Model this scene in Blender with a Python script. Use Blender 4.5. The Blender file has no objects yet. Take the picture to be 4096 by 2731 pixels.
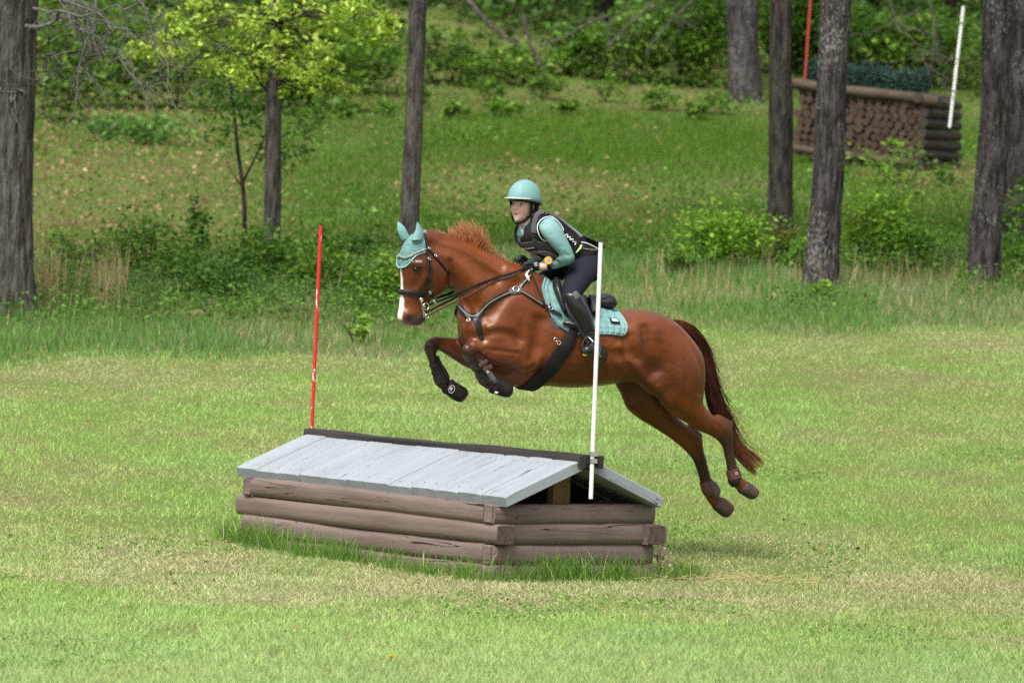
import bpy, bmesh, math, random
import numpy as np
import openvdb
from mathutils import Vector, Matrix
from mathutils.bvhtree import BVHTree

random.seed(7)
RNG = np.random.default_rng(11)
UP = np.array([0, 0, 1.0])
scene = bpy.context.scene
COL = scene.collection

# ------------------------------------------------------------------ camera
SW, SH, FPX = 4096.0, 2731.0, 22756.0          # photograph size and focal length, photograph pixels
CAMPOS = np.array([0.0, 0.0, 2.34])
PITCH, ROLL = 0.0225, 0.0407
cam_data = bpy.data.cameras.new('camera')
cam = bpy.data.objects.new('camera', cam_data)
COL.objects.link(cam)
scene.camera = cam
cam_data.sensor_width = 36.0
cam_data.lens = 36.0 * FPX / SW
cam_data.clip_start = 0.5
cam_data.clip_end = 2000.0
cam_data.dof.use_dof = True
cam_data.dof.focus_distance = 37.6
cam_data.dof.aperture_fstop = 5.0


def ray(u, v):
    """Direction through photograph pixel (u, v); its y component is close to 1 (distance along the view)."""
    x, y = u - SW / 2, v - SH / 2
    c, s = math.cos(ROLL), math.sin(ROLL)
    u0, v0 = c * x + s * y, -s * x + c * y
    cz = -v0 / FPX
    return np.array([u0 / FPX, math.cos(PITCH) + cz * math.sin(PITCH), -math.sin(PITCH) + cz * math.cos(PITCH)])


_f = ray(SW / 2, SH / 2)
_r = ray(SW / 2 + 1000, SH / 2) - _f
_f = _f / np.linalg.norm(_f)
_r = _r / np.linalg.norm(_r)
_u = np.cross(_r, _f)
cam.matrix_world = Matrix(((_r[0], _u[0], -_f[0], CAMPOS[0]), (_r[1], _u[1], -_f[1], CAMPOS[1]),
                           (_r[2], _u[2], -_f[2], CAMPOS[2]), (0, 0, 0, 1)))

# ------------------------------------------------------------------ light: bright, thinly overcast day
SUN_EL, SUN_AZ = math.radians(58), math.radians(205)   # azimuth from +Y clockwise: behind the camera, to the left
world = bpy.data.worlds.new('World')
scene.world = world
world.use_nodes = True
wn, wl = world.node_tree.nodes, world.node_tree.links
sky = wn.new('ShaderNodeTexSky')
sky.sky_type = 'NISHITA'
sky.sun_disc = False
sky.sun_elevation = SUN_EL
sky.sun_rotation = SUN_AZ
sky.dust_density = 4.0
sky.air_density = 1.0
hsv = wn.new('ShaderNodeHueSaturation')
hsv.inputs['Saturation'].default_value = 0.35      # thin cloud over the whole sky
bg = wn['Background']
bg.inputs['Strength'].default_value = 0.075
wl.new(sky.outputs['Color'], hsv.inputs['Color'])
wl.new(hsv.outputs['Color'], bg.inputs['Color'])

sun_data = bpy.data.lights.new('sun', 'SUN')
sun_data.energy = 1.5
sun_data.angle = math.radians(26)
sun_data.color = (1.0, 0.975, 0.935)
sun = bpy.data.objects.new('sun', sun_data)
COL.objects.link(sun)
_sd = Vector((math.sin(SUN_AZ) * math.cos(SUN_EL), math.cos(SUN_AZ) * math.cos(SUN_EL), math.sin(SUN_EL)))
sun.rotation_euler = _sd.to_track_quat('Z', 'Y').to_euler()

scene.view_settings.view_transform = 'Standard'
scene.view_settings.look = 'None'
scene.view_settings.gamma = 1.0
scene.view_settings.exposure = 1.5
scene.view_settings.use_curve_mapping = False
scene.render.engine = 'CYCLES'
scene.cycles.use_denoising = False     # the grain of 128 samples is finer than a denoiser's smear on grass
scene.cycles.max_bounces = 6
scene.cycles.diffuse_bounces = 3
scene.cycles.glossy_bounces = 2
scene.cycles.transmission_bounces = 3
scene.cycles.transparent_max_bounces = 6
scene.cycles.use_adaptive_sampling = True


# ------------------------------------------------------------------ helpers: places
def softplus(x, w):
    return w * np.logaddexp(0.0, np.asarray(x, float) / w)


def ground_z(x, y):
    """The lawn is level round the jump, then climbs gently into the wood."""
    x, y = np.asarray(x, float), np.asarray(y, float)
    z = -0.05 + 0.0639 * softplus(y - 38.6, 1.0) + 0.09 * softplus(y - 107, 3.0)
    return z + 0.015 * np.sin(x * 0.9 + y * 0.31) * np.clip((y - 40) / 10, 0, 1) + 0.03 * np.sin(x * 0.35 - y * 0.22 + 1) * np.clip((y - 50) / 15, 0, 1)


def at_depth(u, v, y):
    d = ray(u, v)
    return CAMPOS + d * (y / d[1])


def on_ground(u, v):
    """Where the view ray through a pixel meets the ground."""
    d = ray(u, v)
    ys = _YS
    P = CAMPOS[None] + d[None] * (ys / d[1])[:, None]
    hgt = P[:, 2] - ground_z(P[:, 0], P[:, 1])
    i = int(np.argmax(hgt <= 0))
    if i == 0:
        return P[-1]
    t = hgt[i - 1] / (hgt[i - 1] - hgt[i])
    p = P[i - 1] + (P[i] - P[i - 1]) * t
    p[2] = float(ground_z(p[0], p[1]))
    return p


_YS = np.arange(20, 200, 0.25)


def gz(x, y):
    return float(ground_z(x, y))


# ------------------------------------------------------------------ helpers: objects
def tag(o, label=None, cat=None, group=None, kind=None):
    if label: o['label'] = label
    if cat: o['category'] = cat
    if group: o['group'] = group
    if kind: o['kind'] = kind
    return o


def empty(name, loc, label, cat, group=None):
    o = bpy.data.objects.new(name, None)
    o.empty_display_size = 0.1
    COL.objects.link(o)
    o.location = loc
    return tag(o, label, cat, group)


def root_loc(o):
    l = Vector((0, 0, 0))
    while o is not None:
        l += o.location
        o = o.parent
    return l


def link_mesh(name, me, mat, parent=None, smooth=True):
    """World-space mesh -> object; under a parent the coordinates still mean world space."""
    o = bpy.data.objects.new(name, me)
    COL.objects.link(o)
    if mat is not None:
        for m in (mat if isinstance(mat, (list, tuple)) else [mat]):
            me.materials.append(m)
    if parent is not None:
        o.parent = parent
        o.location = -root_loc(parent)
    if smooth:
        me.shade_smooth()
    else:
        me.shade_flat()
    return o


def rebase(o):
    """Move a top-level mesh's origin to the bottom of its bounding box."""
    me = o.data
    n = len(me.vertices)
    co = np.empty(n * 3)
    me.vertices.foreach_get('co', co)
    co = co.reshape(-1, 3)
    b = np.array([(co[:, 0].min() + co[:, 0].max()) / 2, (co[:, 1].min() + co[:, 1].max()) / 2, co[:, 2].min()])
    me.vertices.foreach_set('co', (co - b).ravel())
    o.location = b
    return o


class MB:
    """Collects boxes, tubes, lofts and ribbons; build() links them as one mesh."""

    def __init__(self):
        self.v, self.f = [], []

    def add(self, verts, faces):
        n = len(self.v)
        self.v.extend([tuple(map(float, p)) for p in verts])
        self.f.extend([tuple(i + n for i in f) for f in faces])
        return self

    def box(self, c, size, ax=None, bevel=0.0):
        ax = np.eye(3) if ax is None else np.array([np.asarray(a, float) for a in ax])
        c = np.asarray(c, float)
        h = np.asarray(size, float) / 2
        if bevel <= 0:
            vs = [c + ax[0] * h[0] * i + ax[1] * h[1] * j + ax[2] * h[2] * k for i in (-1, 1) for j in (-1, 1) for k in (-1, 1)]
            return self.add(vs, [(0, 1, 3, 2), (4, 6, 7, 5), (0, 4, 5, 1), (2, 3, 7, 6), (0, 2, 6, 4), (1, 5, 7, 3)])
        # bevelled along the long axis 0: octagon section
        b = min(bevel, h[1] * .9, h[2] * .9)
        sec = [(h[1] - b, -h[2]), (h[1], -h[2] + b), (h[1], h[2] - b), (h[1] - b, h[2]), (-h[1] + b, h[2]), (-h[1], h[2] - b), (-h[1], -h[2] + b), (-h[1] + b, -h[2])]
        vs = []
        for x, sh in ((-h[0], 1), (-h[0] + b, 0), (h[0] - b, 0), (h[0], 1)):
            for (p, q) in sec:
                k = 1 - sh * b / max(h[1], h[2]) * 0.6
                vs.append(c + ax[0] * x + ax[1] * p * k + ax[2] * q * k)
        fs = []
        for r in range(3):
            for i in range(8):
                j = (i + 1) % 8
                fs.append((r * 8 + i, r * 8 + j, r * 8 + 8 + j, r * 8 + 8 + i))
        fs.append(tuple(range(7, -1, -1)))
        fs.append(tuple(range(24, 32)))
        return self.add(vs, fs)

    def rings(self, rings, cap=True, closed=True):
        m = len(rings[0])
        vs = [p for r in rings for p in r]
        fs = []
        for k in range(len(rings) - 1):
            for i in range(m if closed else m - 1):
                j = (i + 1) % m
                fs.append((k * m + i, k * m + j, (k + 1) * m + j, (k + 1) * m + i))
        if cap and closed:
            fs.append(tuple(range(m - 1, -1, -1)))
            fs.append(tuple((len(rings) - 1) * m + i for i in range(m)))
        return self.add(vs, fs)

    def tube(self, pts, radii, n=8, cap=True, squash=None):
        pts = [np.asarray(p, float) for p in pts]
        if np.isscalar(radii):
            radii = [radii] * len(pts)
        rs = []
        up = None
        for i, p in enumerate(pts):
            t = pts[min(i + 1, len(pts) - 1)] - pts[max(i - 1, 0)]
            t = t / (np.linalg.norm(t) + 1e-12)
            if up is None:
                up = np.array([0, 0, 1.0]) if abs(t[2]) < 0.9 else np.array([1.0, 0, 0])
            a = np.cross(t, up)
            a /= np.linalg.norm(a) + 1e-12
            b = np.cross(a, t)
            up = b
            rs.append([p + radii[i] * (math.cos(2 * math.pi * k / n) * a + math.sin(2 * math.pi * k / n) * b) for k in range(n)])
        return self.rings(rs, cap)

    def ribbon(self, pts, normals, width, thick):
        """A strap: rectangular section following pts, lying on a surface with the given normals."""
        pts = [np.asarray(p, float) for p in pts]
        rs = []
        n = len(pts)
        for i, p in enumerate(pts):
            t = pts[min(i + 1, n - 1)] - pts[max(i - 1, 0)]
            t = t / (np.linalg.norm(t) + 1e-12)
            nn = np.asarray(normals[i], float)
            nn = nn - t * (nn @ t)
            nn = nn / (np.linalg.norm(nn) + 1e-12)
            s = np.cross(t, nn)
            w = (width[i] if not np.isscalar(width) else width) / 2
            e = min(thick * .5, w * .3)
            rs.append([p - s * w + nn * 0, p + s * w, p + s * w + nn * (thick - e * .5), p + s * (w - e) + nn * thick, p - s * (w - e) + nn * thick, p - s * w + nn * (thick - e * .5)])
        return self.rings(rs)

    def torus(self, c, n, R, r, N=20, M=8):
        c, n = np.asarray(c, float), np.asarray(n, float)
        n = n / np.linalg.norm(n)
        a = np.cross(n, [0, 0, 1.0] if abs(n[2]) < .9 else [1.0, 0, 0])
        a /= np.linalg.norm(a)
        b = np.cross(n, a)
        vs, fs = [], []
        for i in range(N):
            th = 2 * math.pi * i / N
            d = a * math.cos(th) + b * math.sin(th)
            for j in range(M):
                ph = 2 * math.pi * j / M
                vs.append(c + d * (R + r * math.cos(ph)) + n * r * math.sin(ph))
                fs.append((i * M + j, ((i + 1) % N) * M + j, ((i + 1) % N) * M + (j + 1) % M, i * M + (j + 1) % M))
        return self.add(vs, fs)

    def ellipsoid(self, c, ax, r, N=16, M=10):
        c = np.asarray(c, float)
        ax = np.asarray(ax, float)
        vs = [c - ax[2] * r[2]]
        for j in range(1, M):
            ph = -math.pi / 2 + math.pi * j / M
            for i in range(N):
                th = 2 * math.pi * i / N
                vs.append(c + ax[0] * r[0] * math.cos(ph) * math.cos(th) + ax[1] * r[1] * math.cos(ph) * math.sin(th) + ax[2] * r[2] * math.sin(ph))
        vs.append(c + ax[2] * r[2])
        fs = [(0, 1 + (i + 1) % N, 1 + i) for i in range(N)]
        for j in range(M - 2):
            for i in range(N):
                fs.append((1 + j * N + i, 1 + j * N + (i + 1) % N, 1 + (j + 1) * N + (i + 1) % N, 1 + (j + 1) * N + i))
        L = len(vs) - 1
        fs += [(L, 1 + (M - 2) * N + i, 1 + (M - 2) * N + (i + 1) % N) for i in range(N)]
        return self.add(vs, fs)

    def mesh(self, name):
        me = bpy.data.meshes.new(name)
        me.from_pydata(self.v, [], self.f)
        me.validate()
        bm = bmesh.new()
        bm.from_mesh(me)
        bmesh.ops.recalc_face_normals(bm, faces=bm.faces)
        bm.to_mesh(me)
        bm.free()
        return me

    def build(self, name, mat, parent=None, smooth=False, auto=None):
        me = self.mesh(name)
        o = link_mesh(name, me, mat, parent, smooth or auto is not None)
        if auto is not None:
            me.set_sharp_from_angle(angle=math.radians(auto))
        return o


def np_mesh(name, V, F, colors=None, attr='col'):
    """Fast mesh from numpy arrays; F is (n,3) or (n,4). colors: per-vertex rgb."""
    me = bpy.data.meshes.new(name)
    V = np.asarray(V, np.float32)
    F = np.asarray(F, np.int32)
    k = F.shape[1]
    me.vertices.add(len(V))
    me.vertices.foreach_set('co', V.ravel())
    me.loops.add(F.size)
    me.loops.foreach_set('vertex_index', F.ravel())
    me.polygons.add(len(F))
    me.polygons.foreach_set('loop_start', np.arange(0, F.size, k, dtype=np.int32))
    me.update(calc_edges=True)
    if colors is not None:
        a = me.attributes.new(attr, 'FLOAT_COLOR', 'POINT')
        c = np.ones((len(V), 4), np.float32)
        c[:, :3] = colors
        a.data.foreach_set('color', c.ravel())
    return me


# ------------------------------------------------------------------ helpers: materials
MATS = {}


def srgb(r, g, b):
    """sRGB 0..255 to linear."""
    return tuple(((c / 255) / 12.92 if c / 255 <= .04045 else ((c / 255 + .055) / 1.055) ** 2.4) for c in (r, g, b))


def material(name, color, rough=0.6, spec=0.5, noise=None, bump=None, attr=None, metal=0.0, sheen=0.0, trans=0.0, stretch=(1, 1, 1), coat=0.0, coord='Object', rough_var=0.0):
    """Principled material. noise = (scale, second colour, contrast lo, hi); bump = (scale, strength, distance)."""
    m = bpy.data.materials.new(name)
    m.use_nodes = True
    nt = m.node_tree
    N, Lk = nt.nodes, nt.links
    p = N['Principled BSDF']
    p.inputs['Roughness'].default_value = rough
    p.inputs['Specular IOR Level'].default_value = spec
    p.inputs['Metallic'].default_value = metal
    if sheen:
        p.inputs['Sheen Weight'].default_value = sheen
        p.inputs['Sheen Roughness'].default_value = 0.5
    if coat:
        p.inputs['Coat Weight'].default_value = coat
        p.inputs['Coat Roughness'].default_value = 0.25
    tc = N.new('ShaderNodeTexCoord')
    mp = N.new('ShaderNodeMapping')
    mp.inputs['Scale'].default_value = stretch
    Lk.new(tc.outputs[coord], mp.inputs['Vector'])
    src = None
    if attr:
        at = N.new('ShaderNodeAttribute')
        at.attribute_name = attr
        src = at.outputs['Color']
    else:
        rgb = N.new('ShaderNodeRGB')
        rgb.outputs[0].default_value = (*color, 1)
        src = rgb.outputs[0]
    if noise:
        sc, c2, lo, hi = noise
        nz = N.new('ShaderNodeTexNoise')
        nz.inputs['Scale'].default_value = sc
        nz.inputs['Detail'].default_value = 5
        nz.inputs['Roughness'].default_value = 0.6
        Lk.new(mp.outputs[0], nz.inputs['Vector'])
        mr = N.new('ShaderNodeMapRange')
        mr.inputs['From Min'].default_value = lo
        mr.inputs['From Max'].default_value = hi
        Lk.new(nz.outputs['Fac'], mr.inputs['Value'])
        mx = N.new('ShaderNodeMix')
        mx.data_type = 'RGBA'
        Lk.new(mr.outputs[0], mx.inputs['Factor'])
        Lk.new(src, mx.inputs['A'])
        if callable(c2):
            Lk.new(c2(N, Lk, src), mx.inputs['B'])
        else:
            mx.inputs['B'].default_value = (*c2, 1)
        src = mx.outputs['Result']
        if rough_var:
            mr2 = N.new('ShaderNodeMapRange')
            mr2.inputs['To Min'].default_value = rough - rough_var
            mr2.inputs['To Max'].default_value = rough + rough_var
            Lk.new(nz.outputs['Fac'], mr2.inputs['Value'])
            Lk.new(mr2.outputs[0], p.inputs['Roughness'])
    Lk.new(src, p.inputs['Base Color'])
    if bump:
        sc, st, di = bump
        nb = N.new('ShaderNodeTexNoise')
        nb.inputs['Scale'].default_value = sc
        nb.inputs['Detail'].default_value = 4
        Lk.new(mp.outputs[0], nb.inputs['Vector'])
        bp = N.new('ShaderNodeBump')
        bp.inputs['Strength'].default_value = st
        bp.inputs['Distance'].default_value = di
        Lk.new(nb.outputs['Fac'], bp.inputs['Height'])
        Lk.new(bp.outputs[0], p.inputs['Normal'])
    if trans:
        tr = N.new('ShaderNodeBsdfTranslucent')
        Lk.new(src, tr.inputs['Color'])
        ms = N.new('ShaderNodeMixShader')
        ms.inputs[0].default_value = trans
        Lk.new(p.outputs[0], ms.inputs[1])
        Lk.new(tr.outputs[0], ms.inputs[2])
        Lk.new(ms.outputs[0], N['Material Output'].inputs['Surface'])
    MATS[name] = m
    return m


# ------------------------------------------------------------------ helpers: smooth bodies from blended lofts
class Field:
    """Signed-distance field; closed lofts are blended in smoothly and the whole comes out as one surface."""

    def __init__(self, lo, hi, h):
        self.h = h
        self.o = np.floor(np.asarray(lo) / h).astype(int)
        self.n = np.ceil(np.asarray(hi) / h).astype(int) - self.o + 1
        self.a = np.full(tuple(self.n), 12 * h, np.float32)
        self.tr = openvdb.createLinearTransform(voxelSize=h)

    def dist(self, mb, half=12):
        tri, quad = [], []
        for f in mb.f:
            if len(f) == 3: tri.append(f)
            elif len(f) == 4: quad.append(f)
            else:
                for i in range(1, len(f) - 1): tri.append((f[0], f[i], f[i + 1]))
        kw = {}
        if tri: kw['triangles'] = np.array(tri, np.uint32)
        if quad: kw['quads'] = np.array(quad, np.uint32)
        V = np.array(mb.v, np.float32)
        g = openvdb.FloatGrid.createLevelSetFromPolygons(V, transform=self.tr, halfWidth=half, **kw)
        lo = np.maximum(np.floor(V.min(0) / self.h).astype(int) - half - 1 - self.o, 0)
        hi = np.minimum(np.ceil(V.max(0) / self.h).astype(int) + half + 2 - self.o, self.n)
        arr = np.full(tuple(hi - lo), 12 * self.h, np.float32)
        g.copyToArray(arr, ijk=tuple(int(i) for i in (lo + self.o)))
        return tuple(slice(int(a), int(b)) for a, b in zip(lo, hi)), arr

    def union(self, mb, k=0.03, grow=0.0):
        s, d = self.dist(mb)
        d = d - grow
        a = self.a[s]
        h = np.maximum(k - np.abs(a - d), 0) / k
        self.a[s] = np.minimum(a, d) - h * h * k * .25
        return self

    def cut(self, mb, k=0.01):
        s, d = self.dist(mb)
        d = -d
        a = self.a[s]
        h = np.maximum(k - np.abs(a - d), 0) / k
        self.a[s] = np.maximum(a, d) + h * h * k * .25
        return self

    def blur(self, n=1):
        for _ in range(n):
            for ax in range(3):
                b = self.a.copy()
                sl = [slice(None)] * 3
                s0, s1, s2 = list(sl), list(sl), list(sl)
                s0[ax], s1[ax], s2[ax] = slice(0, -2), slice(1, -1), slice(2, None)
                b[tuple(s1)] = .25 * self.a[tuple(s0)] + .5 * self.a[tuple(s1)] + .25 * self.a[tuple(s2)]
                self.a = b
        return self

    def polys(self, iso=0.0):
        g = openvdb.FloatGrid(12 * self.h)
        g.copyFromArray(self.a, ijk=tuple(int(i) for i in self.o))
        g.transform = self.tr
        pts, tris, quads = g.convertToPolygons(iso, 0.0)
        V, Q = np.array(pts, float), np.array(quads, int)
        return V, Q

    def value(self, P):
        i = np.clip(np.round(np.asarray(P) / self.h).astype(int) - self.o, 0, self.n - 1)
        return self.a[i[:, 0], i[:, 1], i[:, 2]]


def ellipse_ring(c, n, l, a, b, N=20, e=2.0, a2=None):
    """Ring round c: half-size a along n (a2 on the other side), b along l, superellipse exponent e."""
    out = []
    for i in range(N):
        t = 2 * math.pi * i / N
        ct, st = math.cos(t), math.sin(t)
        x = math.copysign(abs(ct) ** (2 / e), ct)
        y = math.copysign(abs(st) ** (2 / e), st)
        aa = a if ct >= 0 or a2 is None else a2
        out.append(c + n * aa * x + l * b * y)
    return out


def catmull(P, m=4):
    """Subdivide rows of stations smoothly."""
    P = np.asarray(P, float)
    n = len(P)
    out = []
    for i in range(n - 1):
        p0, p1, p2, p3 = P[max(i - 1, 0)], P[i], P[i + 1], P[min(i + 2, n - 1)]
        for k in range(m):
            t = k / m
            out.append(.5 * ((2 * p1) + (-p0 + p2) * t + (2 * p0 - 5 * p1 + 4 * p2 - p3) * t * t + (-p0 + 3 * p1 - 3 * p2 + p3) * t ** 3))
    out.append(P[-1])
    return np.array(out)


def nrm(v):
    v = np.asarray(v, float)
    return v / (np.linalg.norm(v) + 1e-12)


# crops of the photograph used for measuring: crop pixel -> photograph pixel
def K1(x, y): return (1500 + x / 2.0627, 640 + y / 2.0627)
def K2(x, y): return (1500 + x / 2.904, 820 + y / 2.904)
def K3(x, y): return (1950 + x / 3.92, 680 + y / 3.92)
def K4(x, y): return (2050 + x / 3.0145, 980 + y / 3.0145)
def K5(x, y): return (1600 + x / 2.94, 1200 + y / 2.94)
def K6(x, y): return (2300 + x / 1.668, 1180 + y / 1.668)
def KD(x, y): return (x * 1.7415, y * 1.7415)
# ================================================================== terrain
def build_terrain():
    xs = np.concatenate([np.linspace(-300, -16, 18), np.linspace(-14, 14, 57), np.linspace(16, 300, 18)])
    ys = np.concatenate([np.linspace(-60, 24, 12), np.linspace(26, 125, 199), np.linspace(130, 400, 20)])
    X, Y = np.meshgrid(xs, ys)
    Z = ground_z(X, np.minimum(Y, 150)) + np.maximum(Y - 150, 0) * .12
    V = np.stack([X, Y, Z], -1).reshape(-1, 3)
    nx = len(xs)
    i, j = np.meshgrid(np.arange(nx - 1), np.arange(len(ys) - 1))
    a = (j * nx + i).ravel()
    F = np.stack([a, a + 1, a + nx + 1, a + nx], -1)
    m = material('meadow_soil', (0.095, 0.145, 0.028), rough=1.0, spec=0.1, noise=(0.7, (0.125, 0.125, 0.045), .42, .62), bump=(9, .6, .05))
    o = link_mesh('meadow_ground', np_mesh('meadow_ground', V, F), m)
    tag(o, 'grassy meadow rising gently into the wood', None, kind='structure')


build_terrain()
# ================================================================== the roofed log jump
TH = 0.633
FDL = np.array([-math.sin(TH), math.cos(TH), 0.0])     # along the ridge, away from the camera
FDE = np.array([math.cos(TH), math.sin(TH), 0.0])      # along the end, to the right

FC = np.array([-0.0708, 36.8, 0.0])                    # near corner on the ground
FL, FE = 2.889, 1.299
LZ = [0.457, 0.328, 0.194, 0.06, -0.07]                # tops of the log courses (the last is sunk in the turf)


def fp(a, b, z): return FC + FDL * a + FDE * b + UP * z


wood_brown = None


def crack_material(name, base, second, scale=1.0, axis=(1, 1, 1), crack=0.5, gloss=.55):
    """Painted, weathered timber: grain, blotches and dark drying cracks that run with the grain."""
    m = material(name, base, rough=gloss, spec=.35, noise=(2.5 * scale, second, .38, .68), stretch=axis)
    nt = m.node_tree
    N, Lk = nt.nodes, nt.links
    p = N['Principled BSDF']
    mp = [n for n in N if n.type == 'MAPPING'][0]
    oi = N.new('ShaderNodeObjectInfo')            # every piece gets its own stretch of grain
    cb = N.new('ShaderNodeCombineXYZ')
    ml = N.new('ShaderNodeMath'); ml.operation = 'MULTIPLY'; ml.inputs[1].default_value = 37.0
    Lk.new(oi.outputs['Random'], ml.inputs[0])
    for k_ in range(3): Lk.new(ml.outputs[0], cb.inputs[k_])
    Lk.new(cb.outputs[0], mp.inputs['Location'])
    m2 = N.new('ShaderNodeMapping'); m2.inputs['Scale'].default_value = (.32, 1.7, 1.7)
    Lk.new(mp.outputs[0], m2.inputs['Vector'])
    nz = N.new('ShaderNodeTexNoise')
    nz.inputs['Scale'].default_value = 3.0 * scale
    nz.inputs['Detail'].default_value = 2
    nz.inputs['Distortion'].default_value = .1
    Lk.new(m2.outputs[0], nz.inputs['Vector'])
    r1 = N.new('ShaderNodeMath'); r1.operation = 'SUBTRACT'; r1.inputs[1].default_value = .5
    Lk.new(nz.outputs['Fac'], r1.inputs[0])
    r2 = N.new('ShaderNodeMath'); r2.operation = 'ABSOLUTE'
    Lk.new(r1.outputs[0], r2.inputs[0])
    nb = N.new('ShaderNodeTexNoise'); nb.inputs['Scale'].default_value = 1.1 * scale
    Lk.new(mp.outputs[0], nb.inputs['Vector'])
    th = N.new('ShaderNodeMapRange')
    th.inputs['From Min'].default_value = .40; th.inputs['From Max'].default_value = .75
    th.inputs['To Min'].default_value = 0.0; th.inputs['To Max'].default_value = .015 * crack
    Lk.new(nb.outputs['Fac'], th.inputs['Value'])
    lt = N.new('ShaderNodeMath'); lt.operation = 'LESS_THAN'
    Lk.new(r2.outputs[0], lt.inputs[0]); Lk.new(th.outputs[0], lt.inputs[1])
    src = p.inputs['Base Color'].links[0].from_socket
    mx = N.new('ShaderNodeMix'); mx.data_type = 'RGBA'
    Lk.new(lt.outputs[0], mx.inputs['Factor']); Lk.new(src, mx.inputs['A'])
    mx.inputs['B'].default_value = (.012, .008, .006, 1)
    Lk.new(mx.outputs['Result'], p.inputs['Base Color'])
    gr = N.new('ShaderNodeTexNoise'); gr.inputs['Scale'].default_value = 14 * scale; gr.inputs['Detail'].default_value = 6
    Lk.new(mp.outputs[0], gr.inputs['Vector'])
    sb = N.new('ShaderNodeMath'); sb.operation = 'MULTIPLY_ADD'; sb.inputs[1].default_value = -2.0
    Lk.new(lt.outputs[0], sb.inputs[0]); Lk.new(gr.outputs['Fac'], sb.inputs[2])
    bp = N.new('ShaderNodeBump'); bp.inputs['Strength'].default_value = .5; bp.inputs['Distance'].default_value = .006
    Lk.new(sb.outputs[0], bp.inputs['Height'])
    Lk.new(bp.outputs[0], p.inputs['Normal'])
    return m


def oriented(name, mb_local, mat, origin, ax, parent, auto=40):
    """Part modelled along its own axes (so that the grain follows it) and then set in place."""
    me = mb_local.mesh(name)
    o = link_mesh(name, me, mat, parent, True)
    me.set_sharp_from_angle(angle=math.radians(auto))
    R = Matrix([[ax[j][i] for j in range(3)] for i in range(3)]).to_4x4()
    R.translation = Vector(np.asarray(origin, float)) - (root_loc(parent) if parent else Vector((0, 0, 0)))
    o.matrix_local = R
    return o


def log_mb(L, w, h, flat=.62, seed=0, nseg=14, round_end=0.0):
    """Half-rounded rail: rounded outer face, flat top and bottom, slightly wavy."""
    r = random.Random(seed)
    mb = MB()
    sec = []
    for i in range(11):
        t = -1 + 2 * i / 10
        sec.append((w * .74 + w * .20 * (1 - abs(t) ** 3.6), h / 2 * t))
    sec = sec + [(-w * .25, h / 2), (-w * .25, -h / 2)]
    rings = []
    ph = [r.uniform(0, 6) for _ in range(6)]
    for k in range(nseg + 1):
        x = L * k / nseg
        dy = .006 * math.sin(x * 2.1 + ph[0]) + .003 * math.sin(x * 5 + ph[1])
        dz = .003 * math.sin(x * 1.7 + ph[2])
        s = 1 + .035 * math.sin(x * 1.3 + ph[3]) + .02 * math.sin(x * 4.1 + ph[4])
        rings.append([np.array([x, p * s + dy, q * (1 + .02 * math.sin(x * 2.7 + ph[5])) + dz]) for p, q in sec])
    mb.rings(rings)
    return mb


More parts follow.
